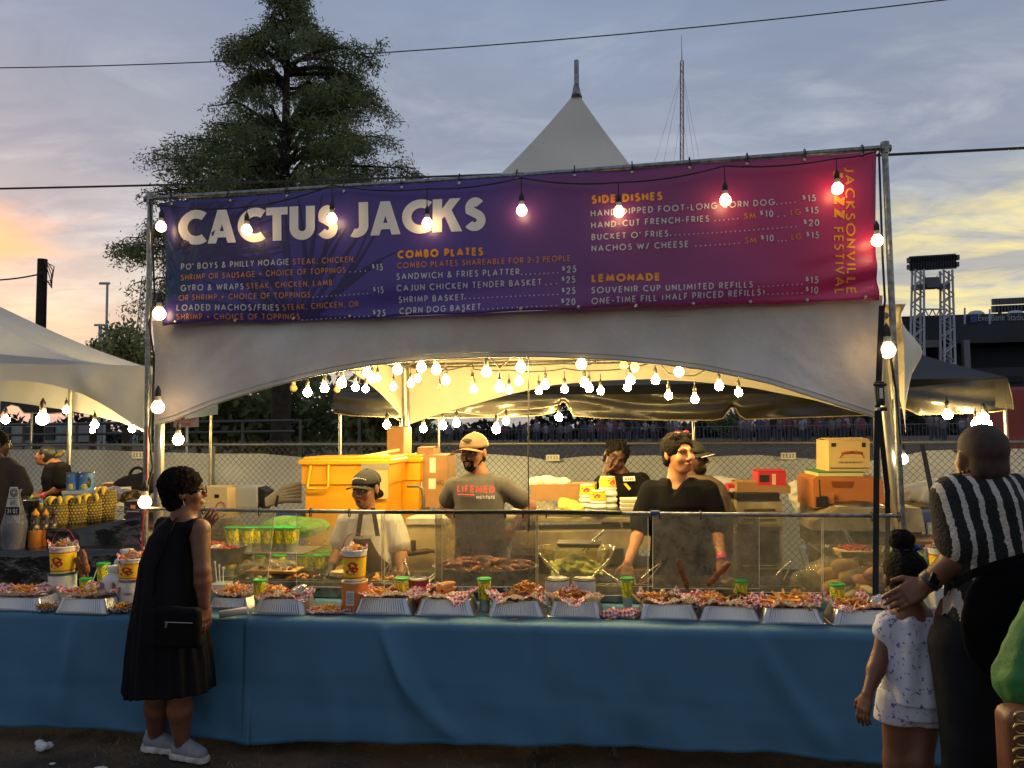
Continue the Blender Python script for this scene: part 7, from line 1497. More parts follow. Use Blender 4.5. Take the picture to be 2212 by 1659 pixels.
# right back clutter
for i, (u, v, rx, rz, m_, lab) in enumerate([(2012, 1062, 70, 22, mat('white_sheet', (196, 194, 186), .8), 'white bunched sheet right of the right pole'), (2015, 1092, 70, 14, mat('tan_canvas', (140, 124, 92), .8), 'tan canvas pile under the white sheet')]): bag(u, v, 6.6, rx, .2, rz, m_, 60+i, lab, 'cloth_pile', .014, 16, .014, 'cloth')
ct = table(H(1955, 1130, 6.2)[0], H(2230, 1130, 6.2)[0], 6.2, 6.9, 'cluttered dark table behind the man in the striped shirt', zt_=H(2050, 1118, 6.2)[2], name='supply_table', m=stl_d)
carton(1990, 1108, 2040, 1128, 6.1, .2, mat('blue_white_box', (90, 106, 140), .6), 'blue and white packet on the right back table'); carton(1960, 1108, 1986, 1126, 6.15, .2, mat('dark_box', (50, 44, 36), .7), 'dark box on the right back table')
table(H(1940, 1180, 5.6)[0], H(2230, 1180, 5.6)[0], 5.6, 6.0, 'low brown table behind the girl and the man', zt_=H(2000, 1170, 5.6)[2], name='prep_table', m=mat('brown_top', (120, 92, 60), .7))
# ================================================================ neighbour's pineapple stall at left
YN = 5.6
bp_ = mat('black_plastic_sheet', (20, 20, 21), .22, c2=(30, 29, 27), ns=3, bump=.9, bs=6, spec=.7)
def drape(name, label, pts_top, pts_bot, y0, y1, amp=.03):
 n = 70; V = []; a, b = pts_top, pts_bot
 for i in range(n+1):
  t = i/n; u = np.interp(t, [0, 1], [a[0][0], a[-1][0]]); vt = np.interp(u, *zip(*a)); vb = np.interp(u, *zip(*b)); pt = H(u, vt, y0); V += [pt+[0, y1-y0, .0], pt+[0, .02, .001]]
  for j in range(12): s_ = j/11; p = H(u, vt+(vb-vt)*s_, y0); V.append(p+[0, -.01-amp*s_*(math.sin(p[0]*11+s_*2)+.6*math.sin(p[0]*23-s_*3))*.6-.02*s_, 0])
 w = 14; return tag(mesh_obj(name, V, [(i*w+j, (i+1)*w+j, (i+1)*w+j+1, i*w+j+1) for i in range(n) for j in range(w-1)], bp_, loc=H(a[0][0], a[0][1], y0), smooth=True), label, 'table cover')
drape('plastic_cover', 'glossy black plastic sheet covering the lower front shelf of the pineapple stall', [(-60, 1192), (310, 1186)], [(-60, 1345), (310, 1345)], 5.0, 5.45); drape('plastic_cover', 'glossy black plastic sheet hanging under the row of pineapples', [(60, 1138), (150, 1145), (240, 1128), (306, 1115)], [(60, 1200), (306, 1195)], 5.25, 5.9, .05)
g_ = thing('stall_counter', 'hidden counter frame under the black plastic of the pineapple stall', 'table', (H(120, 1200, 5.3)[0], 5.4, 0)); a, b = H(-60, 1198, 5.06), H(300, 1198, 5.06); g = MB(); g.box(((a[0]+b[0])/2, 5.25, a[2]-.03), (b[0]-a[0]-.1, .36, .03)); a2, b2 = H(70, 1150, 5.32), H(296, 1150, 5.32); g.box(((a2[0]+b2[0])/2, 5.62, a2[2]-.03), (b2[0]-a2[0], .5, .03)); g.build('counter_top', tbl_m, g_)
for x in (a[0]+.1, b[0]-.12):
 g = MB(); g.tube([(x, 5.3, 0), (x, 5.3, a[2]-.03)], .02, 6); g.build('leg', alu, g_)
pine_m = mat('pineapple_skin', (176, 136, 50), .7, c2=(58, 50, 20), ns=26, vor='F1', fac=(.2, .62), bump=.5, bs=60); ban_y = mat('banana_yellow', (244, 206, 70), .5, c2=(232, 188, 50), ns=8)
def pineapple(u, vb, wpx, hpx, y, label, nban, seed):
 p = H(u, vb, y); r_ = S(wpx, p)/2; h = S(hpx, p); t = thing('pineapple_cup', label, 'pineapple', p, group='hollowed pineapples with banana slices'); g = MB()
 g.lathe([(r_*.74, 0), (r_*.93, h*.15), (r_, h*.5), (r_*.95, h*.8), (r_*.84, h), (r_*.7, h*.99), (r_*.66, h*.85), (.001, h*.8)], p, 24); g.build('pineapple_shell', mat('pineapple_rind', (104, 96, 42), .8), t)
 n = 0; g = MB(); rows_ = int(h/.022)
 for j in range(rows_):
  z = h*(j+.5)/rows_; rz_ = np.interp(z/h, [0, .15, .5, .8, 1], [.76, .93, 1, .95, .85])*r_; m = int(2*math.pi*rz_/.024)
  for k in range(m):
   a = 2*math.pi*(k+.5*(j % 2))/m; c = p+[rz_*math.cos(a), rz_*math.sin(a), z]; d = np.array([math.cos(a), math.sin(a), 0]); sd_ = np.array([-math.sin(a), math.cos(a), 0]); s_ = .0105; o_ = d*.005
   g.add([c-sd_*s_, c+[0, 0, -s_], c+sd_*s_, c+[0, 0, s_], c+o_*1.4], [(0, 1, 4), (1, 2, 4), (2, 3, 4), (3, 0, 4)])
 tag(g.build('rind_scales', mat('pineapple_eye', (214, 176, 84), .6, c2=(140, 124, 44), ns=12), t), kind='stuff'); q = np.random.default_rng(seed)
 for k in range(nban):
  a = -math.pi/2+(k-(nban-1)/2)*.8+q.normal()*.1; c = p+[r_*.8*math.cos(a), r_*.8*math.sin(a), h*.93]; tg = np.array([math.cos(a), math.sin(a), 0]); g = MB(); R2 = .035
  P = [c+tg*R2*(math.cos(b)+.1)+[0, 0, R2*math.sin(b)] for b in np.linspace(math.pi*.95, -.5, 8)]; g.tube(P, [.008, .013, .015, .016, .016, .015, .012, .006], 8); g.build('banana_slice', ban_y, t)
 return t
pineapple(82, 1150, 48, 55, 5.62, 'leftmost pineapple cup, behind the sauce bottles', 3, 1); pineapple(126, 1142, 36, 62, 5.5, 'second pineapple cup with several hanging banana fingers', 3, 2); pineapple(165, 1136, 38, 58, 5.6, 'middle pineapple cup with one long banana slice', 3, 3); pineapple(200, 1128, 34, 54, 5.7, 'fourth pineapple cup with a wide banana ring', 3, 4); pineapple(231, 1124, 36, 66, 5.85, 'tallest pineapple cup at the right of the row', 2, 5)
# whole pineapple lying with leaves
p = H(288, 1075, 6.0); t = thing('pineapple', 'whole pineapple lying with its spiky leaves to the left', 'pineapple', p); g = MB(); g.ell(p, (.11, .07, .07), 16, 10); g.build('fruit', pine_m, t); lg = mat('pineapple_leaf', (58, 72, 40), .6, c2=(90, 96, 60), ns=12)
q = np.random.default_rng(8)
for k in range(26): d = unit(np.array([-1, q.normal()*.35, q.normal()*.42])); L = q.uniform(.12, .2); s_ = unit(np.cross(d, q.normal(size=3)))*.009; b0 = p+[-.09, 0, 0]; g = MB(); g.add([b0-s_, b0+s_, b0+d*L*.6+s_*.7+[0, 0, .01], b0+d*L+[0, 0, -.01], b0+d*L*.6-s_*.7+[0, 0, .01]], [(0, 1, 2, 3, 4)]); g.build('leaf', lg, t)
dcan = mat('can_label_blue', (70, 120, 176), .4, c2=(120, 160, 190), ns=8, fac=(.45, .6))
for k, (u, w, lab) in enumerate(((158, 27, 'left blue pineapple tin on the white tub'), (187, 30, 'right blue pineapple tin on the white tub'))):
 p = H(u, 1060, 6.0); t, p, r_, h = can(u, 0, w, 40, lab, dcan, p=p, name='fruit_can'); g = MB(); g.ell(p+[r_*.15, -r_*.85, h*.25], (r_*.45, .012, h*.18), 10, 6); g.build('printed_fruit', mat('print_fruit_yellow', (226, 196, 60), .5), t)
 g = MB(); g.ell(p+[-r_*.1, -r_*.92, h*.8], (r_*.3, .006, h*.08), 10, 6); g.build('printed_logo', pr_w, t); g = MB(); curved_text(g, 'DOLE', r_+.004, h*.76, h*.09, -.1, .5, .24, c=p); g.build('label_lettering', pr_red, t)
 if k: g = MB(); g.ell(p+[r_*.78, -r_*.55, h*.45], (.016, .016, h*.3), 10, 8); g.build('printed_pineapple', pine_m, t)
t = thing('storage_tub', 'white storage tub under the two blue tins', 'tub', H(190, 1095, 5.95)); poly_box('tub_body', [(138, 1102), (135, 1068), (222, 1066), (220, 1102)], 5.95, 6.3, white_pl, t); poly_box('tub_lid', [(133, 1068), (133, 1061), (224, 1058), (224, 1066)], 5.93, 6.32, white_pl, t)
for i, (u, v, rx, rz) in enumerate(((232, 1070, 14, 17), (250, 1068, 16, 15), (268, 1070, 14, 13), (215, 1082, 18, 12))): bag(u, v, 5.9+.08*i, rx, .05, rz, bag_lilac if 'bag_lilac' in globals() else mat_film('bag_lilac', (220, 222, 240), (160, 164, 190), .62, 9, .3), 70+i, f'clear plastic cup dome in the pile behind the pineapples, {ordn[i]} from the left', 'plastic_dome', .004, 30, .008, 'cup', 'clear domes behind the pineapples')
t = thing('duffel_bag', 'black handled bag behind the pineapple stall', 'bag', H(290, 1060, 6.4)); p = H(293, 1050, 6.4); sd = SDF(p-[.28, .15, .18], p+[.28, .15, .18], .012); sd.ell(p, (.22, .11, .11), k=.03); sd.ell(p+[.1, 0, .03], (.11, .1, .1)); sd.rough(.008, 18, 2); sd.build('bag_body', blackfab, t); g = MB(); g.tube([p+[.03+.08*math.cos(a), -.02, .08+.09*math.sin(a)] for a in np.linspace(-.2, 3.3, 12)], .014, 8); g.build('handle', blackfab, t)
carton(218, 1046, 262, 1064, 6.6, .2, mat('berry_box', (170, 60, 50), .7, c2=(214, 170, 150), ns=40), 'red patterned fruit carton behind the clear domes')
for k, (v0, v1) in enumerate(((1085, 1110), (1114, 1144))):
 y = 5.5-.02*k; b_ = carton(268, v0, 305, v1, y, .25, mat('purple_carton', (52, 30, 50), .6), ['upper dark purple carton beside the left poles', 'lower dark purple carton beside the left poles'][k]); decal(b_, 'orange_mark', 282, v0+6, 292, v0+14, y, pr_y); decal(b_, 'pale_line', 274, v0+19, 300, v0+21, y, lab_w)
t = thing('wire_whisk', 'wire whisk on top of the dark purple cartons', 'whisk', H(262, 1100, 5.4)); c = H(256, 1101, 5.4)
for k in range(5): g = MB(); g.tube([c+[.14-.16*math.sin(a/2+.0)**1*1.2, (k-2)*.012*math.sin(a), .035*math.sin(a)*(1-.3*abs(k-2))*(1 if k % 2 else -1)] for a in np.linspace(0, math.pi, 9)], .0018, 4); g.build('wire', steel, t)
g = MB(); g.tube([c+[.12, 0, 0], c+[.24, 0, -.005]], .006, 6); g.build('handle', steel, t)
# sauce bottles
def bottle(u, vb, wpx, hpx, y, body, cap_m, top_m, lab, wrap=True):
 p = H(u, vb, y); r_ = S(wpx, p)/2; h = S(hpx, p); t = thing('sauce_bottle', lab, 'bottle', p, group='sauce bottles on the pineapple stall'); g = MB(); g.lathe([(r_*.9, 0), (r_, h*.03), (r_, h*.40), (r_*.96, h*.43), (r_*1.0, h*.46)], p, 18); g.build('bottle_base', body, t)
 g = MB(); g.lathe([(r_*.62, h*.46), (r_*.66, h*.5), (r_*.66, h*.76), (r_*.5, h*.82)], p, 18); g.build('label_wrap', top_m, t); g = MB(); g.lathe([(r_*.56, h*.82), (r_*.56, h*.88), (r_*.2, h*.95), (r_*.08, h)], p, 14); g.build('cap', cap_m, t)
 g = MB();
 for f in (.05, .38): g.lathe([(r_*1.01, h*f), (r_*1.03, h*(f+.008)), (r_*1.01, h*(f+.016))], p, 18, caps=False)
 g.build('ring', body, t)
car = mat('caramel_plastic', (176, 108, 36), .4, c2=(160, 94, 30), ns=6); wrapm = mat('bottle_wrap_dark', (44, 34, 30), .5, c2=(196, 180, 150), ns=34, fac=(.52, .62)); ocap = mat('orange_cap', (240, 160, 20), .45); navy = mat('navy_plastic', (22, 26, 52), .4); purp = mat('purple_cap', (64, 26, 56), .45)
bottle(75, 1185, 27, 86, 5.2, car, ocap, wrapm, 'left caramel sauce bottle with orange nozzle'); bottle(97, 1183, 20, 84, 5.26, car, ocap, wrapm, 'middle caramel sauce bottle with orange nozzle'); bottle(115, 1181, 20, 82, 5.3, car, purp, wrapm, 'caramel bottle with purple top, nearest the pineapples'); bottle(54, 1188, 15, 84, 5.22, navy, navy, navy, 'dark navy squeeze bottle left of the caramel bottles')
t = thing('cup_bag', 'clear bag of plastic cups labelled 24 OZ at the far left', 'bag', H(30, 1185, 5.1)); a, b = H(12, 1150, 5.1), H(44, 1062, 5.1)
g = MB(); pp = [(14, 1130), (12, 1100), (22, 1052), (38, 1052), (43, 1100), (42, 1130)]; g.add([H(u, v, 5.06+.01*(i % 2)) for i, (u, v) in enumerate(pp)], [tuple(range(6))[::-1]]); o = g.build('paper_label', lab_w, t, solid=.002)
g = MB(); a, b = H(13, 1112, 5.05), H(42, 1095, 5.05); g.box(((a[0]+b[0])/2, 5.048, (a[2]+b[2])/2), (b[0]-a[0], .003, b[2]-a[2])); g.build('label_band', ink, t)
for txt, v, w_, h_, m_ in (('24 OZ', 1109, 24, .034, lab_w), ('50CT', 1091, 14, .022, ink), ('CLEAR PET', 1078, 20, .010, ink), ('CUP', 1084, 12, .010, ink)):
 p = H(28-w_/2, v, 5.04); g = MB(); flat_text(g, txt, p, (1, 0, 0), (0, 0, 1), S(w_, p), h_, .26); g.build('label_lettering', m_, t)
g = MB(); c = H(30, 1064, 5.045); [g.tube([c+[.03*math.cos(x)*k, 0, .028*math.sin(x)*k] for x in np.linspace(0, 2*math.pi, 14)], .0035, 4) for k in (1, .6)]; g.build('printed_seal', ink, t)
p = H(30, 1188, 5.12); g = MB(); g.lathe([(.07, 0), (.082, .12), (.085, .20), (.05, .33), (.03, .42), (.045, .45)], p, 22, caps=False); g.build('bag_film', mat_film('bag_film', (225, 228, 235), (150, 150, 160), .72, 12, .4), t)
for k in range(4): g = MB(); g.lathe([(.045, 0), (.062, .15), (.065, .155)], p+[-.01+.015*(k % 2), 0, .004+.016*k], 18, caps=False); g.build('plastic_cup', mat_film('cup_film', (225, 225, 230), (170, 165, 160), .7), t)
p = H(4, 1185, 5.2); g = MB(); g.lathe([(.05, 0), (.07, .16), (.073, .17)], p, 18, caps=False); tag(g.build('plastic_cup', mat_film('cup_film', (225, 225, 230), (170, 165, 160), .7), loc=p), 'clear plastic cup cut by the left picture edge', 'cup')
p = H(66, 1135, 5.5); g = MB(); g.lathe([(.05, 0), (.058, .2), (.06, .205), (.055, .2)], p, 18); tag(g.build('steel_shaker', steel, loc=p), 'steel shaker cup behind the sauce bottles', 'shaker')
# ================================================================ people
def rz_(a): return rotm(0, 0, R(a))
def sec(y, *rows):        # (v, left u, right u, half depth) -> loft sections
 out = []
 for v, a, b, ry in rows: c = H((a+b)/2, v, y); out.append((c[0], c[1], c[2], S((b-a)/2, c), ry))
 return out
RT, FW = r0.copy(), np.array([math.sin(psi), -math.cos(psi), 0])
def head_sdf(sd, c, M, s, jaw=1., nose=1., ears=True):
 w = lambda *p: c+M@(np.array(p)*s); E = lambda p, r, k=.02, op='add': sd.ell(w(*p), np.array(r)*s, M, k*s, op)
 E((0, .016, .036), (.076, .096, .086)); E((0, -.022, -.030), (.060*jaw, .072, .082), .03); E((0, -.050, -.088), (.034*jaw, .034, .026), .03)
 for q in (-1, 1):
  E((q*.036, -.062, -.028), (.026, .026, .028), .02); E((q*.032, -.097, .004), (.018, .010, .010), .012, 'sub'); sd.cap(w(q*.012, -.094, .024), w(q*.052, -.078, .022), .010*s, .007*s, .012*s)
  if ears: E((q*.077, .012, -.002), (.011, .020, .032), .008)
  E((q*.011*nose, -.102, -.034), (.009*nose, .010, .007), .008)
 sd.cap(w(0, -.096, .014), w(0, -.116, -.028), .007*s, .0115*s, .010*s)
 E((0, -.092, -.060), (.024, .012, .007), .006); E((0, -.089, -.072), (.021, .012, .008), .006); sd.cap(w(-.02, -.102, -.0655), w(.02, -.102, -.0655), .0028*s, k=.003*s, op='sub')
def face_parts(par, c, M, s, lipm, look=(0, 0), closed=False, brow=True, browm=None):
 w = lambda *p: c+M@(np.array(p)*s)
 for q in (-1, 1):
  if not closed:
   g = MB(); g.ell(w(q*.031, -.0845, .002), np.array((.0125, .010, .0075))*s, 10, 6, M); g.build('eye', mat('eye_white', (206, 196, 182), .3), par)
   g = MB(); g.ell(w(q*.031+look[0]*.005, -.0925, .0025+look[1]*.003), np.array((.0055, .0035, .0055))*s, 8, 5, M); g.build('iris', mat('iris_dark', (24, 14, 10), .2), par)
   g = MB(); g.tube([w(q*.018, -.091, .006), w(q*.031, -.0955, .0115), w(q*.045, -.087, .006)], .0026*s, 5); g.build('eyelid', browm or blackhair, par)
  else: g = MB(); g.tube([w(q*.018, -.090, .001), w(q*.031, -.094, -.001), w(q*.046, -.085, .003)], .0015*s, 5); g.build('eyelid', browm or blackhair, par)
  if brow: g = MB(); g.tube([w(q*.014, -.101, .026), w(q*.033, -.099, .032), w(q*.052, -.086, .026)], [.0024*s, .0032*s, .0015*s], 6); g.build('eyebrow', browm or blackhair, par)
 g = MB(); g.tube([w(-.024, -.093, -.067), w(-.012, -.1035, -.060), w(0, -.105, -.0615), w(.012, -.1035, -.060), w(.024, -.093, -.067)], [.001, .0038*s, .0036*s, .0038*s, .001], 6)
 g.tube([w(-.022, -.093, -.068), w(0, -.101, -.0735), w(.022, -.093, -.068)], [.001, .0055*s, .001], 6); g.build('lips', lipm, par)
def hand_sdf(sd, wr, d, n, s=1., curl=.3, side=1, spread=.12, r=.0088, point=0):
 """wr wrist, d along the fingers, n back of the hand; side: thumb towards side*cross(d,n)"""
 d = unit(d); n = unit(np.asarray(n)-d*np.dot(n, d)); t = np.cross(d, n)*side; wr = np.asarray(wr)
 sd.cap(wr, wr+d*.03*s, .026*s, .03*s, .012, flat=(n, .62)); sd.box(wr+d*.055*s, (.040*s, .036*s, .014*s), np.stack([t, d, n], 1), .012, rnd=.012)
 for i, (o, L) in enumerate(((.030, .076), (.010, .084), (-.010, .078), (-.029, .062))):
  dd = unit(d+t*(o*spread*18)); a = wr+d*.082*s+t*o*s; L = L*s; c = curl*(.85+.15*i); b = a+unit(dd-n*c*.5)*L*.42; e = b+unit(dd-n*c*1.5)*L*.32; f = e+unit(dd-n*c*2.4)*L*.26
  sd.cap(a-d*.02, b, r*1.08*s, r*s, .004); sd.cap(b, e, r*s, r*.92*s, .002); sd.cap(e, f, r*.92*s, r*.78*s, .002)
 a = wr+d*.022*s+t*.026*s; b = a+unit(d*.7+t*.75-n*.25)*.042*s; e = b+unit(d*.95+t*.3-n*.3)*.036*s; sd.cap(a, b, .013*s, .011*s, .008); sd.cap(b, e, .011*s, .0085*s, .002)
def limb(sd, P, rr, k=.02):
 for a, b, ra, rb in zip(P[:-1], P[1:], rr[:-1], rr[1:]): sd.cap(a, b, ra, rb, k)
def arm(sd, A, s=1., r=(.052, .040, .038, .027)):
 S_, E_, W_ = [np.asarray(q) for q in A[:3]]; limb(sd, [S_, E_], (r[0]*s, r[1]*s)); m = E_+(W_-E_)*.3; limb(sd, [E_, m, W_], (r[1]*.95*s, r[2]*1.08*s, r[3]*s))
def sleeve(sd, A, frac, grow, s=1., flare=.012, k=.03):
 S_, E_ = np.asarray(A[0]), np.asarray(A[1]); sd.cap(S_, S_+(E_-S_)*frac, (.052+grow)*s, (.044+grow+flare)*s, k)
def make_person(label, y, headc, M, hs, skin, secs, neck, arms, legs=None, hands=(), h=.0065, cat='person', jaw=1., nose=1., ars=1., extra=None, shoulder_r=.05, inner=.016, nr=.052, legr=(.085, .055, .058, .036)):
 t = thing('person', label, cat, np.array([headc[0], y, 0])); pts = [headc+[.12, .12, .16], headc-[.12, .12, .16]]+[np.array(q[:3])+s_*np.array([q[3], q[4], 0]) for q in secs for s_ in (-1, 1)]
 for A in arms: pts += [np.asarray(A[i])+o for i in range(3) for o in ([.07]*3, [-.07]*3)]
 for A in hands: pts += [np.asarray(A[0])+np.asarray(unit(A[1]))*.2+o for o in ([.06]*3, [-.06]*3)]
 for A in (legs or []): pts += [np.asarray(q)+o for q in A for o in ([.1, .1, .02], [-.1, -.1, -.02])]
 pts = np.array(pts); sd = SDF(pts.min(0), pts.max(0), h); head_sdf(sd, headc, M, hs, jaw, nose)
 top = np.asarray(neck); sd.cap(headc+M@np.array([0, .02, -.06])*hs, top, nr*hs*.95, nr*1.05, .02); sd.cap(top, top-[0, 0, .06], nr*1.05, .07, .04)
 S_ = [A[0] for A in arms]
 if len(S_) == 2: sd.cap(S_[0], S_[1], shoulder_r*.9, k=.04)
 sd.loft([(a, b, c, max(.03, d-inner), max(.03, e-inner)) for a, b, c, d, e in secs], RT, FW, .04)
 for A in arms: arm(sd, A, ars)
 for A in hands: hand_sdf(sd, *A)
 for A in (legs or []): limb(sd, [A[0], A[1]], (legr[0], legr[1]), .03); m = A[1]+(A[2]-A[1])*.3; limb(sd, [A[1], m, A[2]], (legr[1]*.95, legr[2], legr[3]), .02)
 if extra: extra(sd)
 sd.build('body', skin, t); return t
def garment(t, name, m, lo, hi, build, h=.007, wr=.0022, fr_=17, seed=1): sd = SDF(lo, hi, h); build(sd); sd.rough(wr, fr_, seed); return sd.build(name, m, t)
def skinm(n, c): return mat(n, c, .5, c2=tuple(int(q*.88) for q in c), ns=9, spec=.4, bump=.03, bs=160)
blackhair = mat('black_hair', (15, 12, 11), .85, bump=.4, bs=90, spec=.15); sk1 = skinm('skin_deep', (122, 80, 58)); sk2 = skinm('skin_brown', (142, 94, 66)); sk3 = skinm('skin_fair', (192, 132, 92)); sk4 = skinm('skin_dark', (74, 46, 34)); lip1 = mat('lips_brown', (104, 54, 44), .4); lip3 = mat('lips_pink', (176, 96, 78), .4)
tblack = mat('tshirt_black', (17, 17, 19), .95, c2=(24, 23, 24), ns=6, bump=.12, bs=30, spec=.1)
def hair(t, c, M, s, m, grow=.012, cuts=(), extra=None, rough=(.002, 50), up=0, h=.0065):
 sd = SDF(c-.19*s, c+.19*s, h); w = lambda *p: c+M@(np.array(p)*s)
 sd.ell(w(0, .016, .036+up), (np.array((.076, .096, .086))+grow)*s, M); sd.ell(w(0, .045, -.03), (np.array((.066, .06, .06))+grow*.6)*s, M, .02)
 if extra: extra(sd, w)
 for p, r in cuts: sd.ell(w(*p), np.array(r)*s, M, .008, 'sub')
 sd.rough(rough[0], rough[1], 3); return sd.build('hair', m, t)
FACECUT = [((0, -.105, -.03), (.085, .075, .112)), ((.085, -.055, -.055), (.05, .06, .06)), ((-.085, -.055, -.055), (.05, .06, .06))]
CAPCUT = [((0, 0, .15), (.14, .15, .105))]
def cap_hat(t, c, M, s, m1, m2, brim_ang=0, brim=.075, back=True, name='cap'):
 w = lambda *p: c+M@(np.array(p)*s); A = MB()
 def dome(a, b, sy0, sy1):
  th = 2*math.pi*(sy0+(sy1-sy0)*a); ph = math.pi/2*b; x = .090*np.cos(ph)*np.sin(th); y = .016-.110*np.cos(ph)*np.cos(th); z = .038+.088*np.sin(ph)-.006*np.cos(th)
  P = np.stack([x, y, z], -1)@M.T*s+c; return P[..., 0], P[..., 1], P[..., 2]
 A.grid(lambda a, b: dome(a, b, -.27, .27), 16, 9); o = A.build(name, m1, t, solid=.004); B = MB(); B.grid(lambda a, b: dome(a, b, .27, .73), 14, 9); B.build('cap_back', m2, o, solid=.004)
 g = MB()
 def br(a, b):
  th = (a-.5)*2.25; r_ = b*brim; x = np.sin(th)*(.090+.35*r_); y = .016-np.cos(th)*.110-r_*np.cos(th*.8)**.5*1.0; z = .034-.030*np.sin(th)**2-.10*r_
  P = np.stack([x, y, z], -1)@M.T*s+c; return P[..., 0], P[..., 1], P[..., 2]
 g.grid(br, 14, 6); g.build('cap_brim', m1, o, solid=.004); return o
# --- woman in black dress at the table, seen from behind
def woman():
 y = 3.92; c = H(397, 1064, y); M = rz_(122)@rotm(R(-4), 0, 0); Sr, Sl = H(432, 1143, y-.03), H(352, 1140, y+.06); Ar = (Sr, H(437, 1232, y-.06), H(441, 1308, y-.03)); Al = (Sl, H(400, 1200, y+.22), H(432, 1152, y+.20))
 secs = sec(y, (1118, 375, 418, .06), (1140, 345, 432, .10), (1190, 322, 428, .125), (1250, 310, 426, .135), (1330, 300, 436, .15), (1420, 300, 432, .14), (1470, 310, 425, .12))
 f1, f2 = G(343, 1622, 0), G(403, 1640, 0)
 legs = [[H(350, 1400, y), H(340, 1500, y), f1+[-.02, 0, .09]], [H(395, 1400, y), H(388, 1500, y-.02), f2+[-.03, .0, .09]]]
 t = make_person('woman with short natural hair and glasses in a sleeveless black dress, seen from behind', y, c, M, .98, sk1, secs, H(396, 1112, y+.0), [Ar, Al], legs, [(Ar[2], (.08, .1, -1), (.9, -.4, 0), .95, .25, 1, .02), (Al[2], (.55, .1, .8), (.1, -1, .1), .95, .12, -1, .22)], h=.0058, ars=1.06, legr=(.085, .062, .066, .04))
 D = sec(y, (1121, 362, 424, .065), (1132, 345, 430, .10), (1160, 326, 424, .13), (1210, 309, 430, .15), (1270, 301, 434, .16), (1350, 289, 442, .165), (1430, 279, 450, .165), (1490, 273, 454, .165))
 def b(sd):
  z1 = H(396, 1118, y)[2]; sd.loft(D, RT, FW, .02, z1=z1, fold=lambda a, z: (.008*np.sin(a*8+z*3)+.006*np.sin(a*19-z*2))*np.clip((1.3-z)/.7, 0, 1));
  sd.cap(Sl+[.0, 0, .005], Sr+[-.035, 0, .01], .058, k=.03); sd.ell(H(399, 1100, y-.02), (.088, .09, .075), k=.01, op='sub'); sd.ell(Ar[0]+[.045, -.02, .0], (.055, .09, .105), k=.015, op='sub'); sd.ell(Al[0]+[-.05, .02, .0], (.045, .08, .09), k=.01, op='sub')
 garment(t, 'dress', mat('dress_black', (20, 20, 22), .95, c2=(28, 27, 29), ns=5, bump=.15, bs=20, spec=.1), [D[-1][0]-.35, y-.25, D[-1][2]-.03], [D[-1][0]+.4, y+.3, 1.45], b, .0075, .003, 9)
 sd = SDF(H(268, 1510, y)-[0, .1, .0], H(350, 1300, y)+[0, .1, 0], .008); sd.loft(sec(y, (1330, 298, 330, .04), (1420, 280, 325, .06), (1506, 270, 310, .06)), RT, FW, .01, fold=lambda a, z: .006*np.sin(a*8)); sd.rough(.003, 14, 4); sd.build('dress_panel', mat('dress_black', (15, 15, 17), .8), t)
 hair(t, c, M, .98, mat('hair_afro', (26, 19, 15), .95, bump=.8, bs=110, spec=.1), .021, [((0, -.12, -.05), (.09, .085, .11)), ((.10, -.03, -.04), (.05, .05, .05)), ((-.10, -.03, -.04), (.05, .05, .05))], rough=(.0045, 85), up=.008, h=.005, extra=lambda sd, w: sd.ell(w(0, .05, .06), (.08, .07, .075), M, .03))
 w = lambda *p: c+M@(np.array(p)*.98); g = MB()
 for q in (-1, 1): g.tube([w(q*.078, .02, .006), w(q*.08, -.06, .012), w(q*.066, -.112, .012)], .0032, 6); g.tube([w(q*.034+.027*math.cos(a), -.118+.0*a, .004+.021*math.sin(a)) for a in np.linspace(0, 6.283, 13)], .0028, 5, False)
 g.tube([w(-.01, -.120, .008), w(.01, -.120, .008)], .0026, 5); g.build('eyeglasses', mat('glasses_frame', (34, 26, 20), .25), t); face_parts(t, c, M, .98, lip1)
 g = MB(); P = [w(-.076, .0, -.035)+np.array([0, 0, -.018*k]) for k in (0, 1)]; g.tube([w(-.078, .006, -.034), w(-.080, .004, -.07)], .002, 5); g.build('earring', steel, t)
 for k, (f, a) in enumerate(((f1, R(-8)), (f2, R(-14)))):
  Rm = rotm(0, 0, a); sd = SDF(f-[.16, .1, .0], f+[.22, .1, .14], .006); ww = lambda x, yy, z: f+Rm@np.array([x, yy, z])
  sd.cap(ww(-.05, 0, .055), ww(.10, 0, .045), .042, .036, .02); sd.cap(ww(-.055, 0, .06), ww(-.045, 0, .105), .036, .038, .02); sd.cap(ww(.06, 0, .055), ww(-.02, 0, .085), .036, .036, .02); sd.ell(ww(-.04, 0, .14), (.036, .032, .05), op='sub', k=.006); sd.plane(f+[0, 0, .03], (0, 0, -1)); sh = sd.build('shoe', mat('shoe_grey', (132, 138, 142), .8, c2=(116, 122, 126), ns=30, bump=.2, bs=200), t)
  sd = SDF(f-[.16, .1, .0], f+[.22, .1, .06], .005); sd.cap(ww(-.062, 0, .018), ww(.115, 0, .016), .046, .040, .01); sd.plane(f+[0, 0, .036], (0, 0, 1)); sd.plane(f+[0, 0, .001], (0, 0, -1)); sd.rough(.001, 60, k); sd.build('sole', mat('sole_white', (196, 194, 188), .6, c2=(150, 146, 136), ns=20), sh)
 bg = thing('shoulder_bag', 'black zipped shoulder bag hanging at the woman\'s back', 'bag', H(382, 1400, y-.2)); p = H(382, 1355, y-.17); sd = SDF(p-[.17, .06, .13], p+[.17, .06, .13], .007); sd.box(p, (S(56, p), .035, S(44, p)), rnd=.03); sd.rough(.0025, 14, 3); sd.build('bag_body', mat('handbag_black', (9, 9, 10), .9, spec=.15, bump=.1), bg)
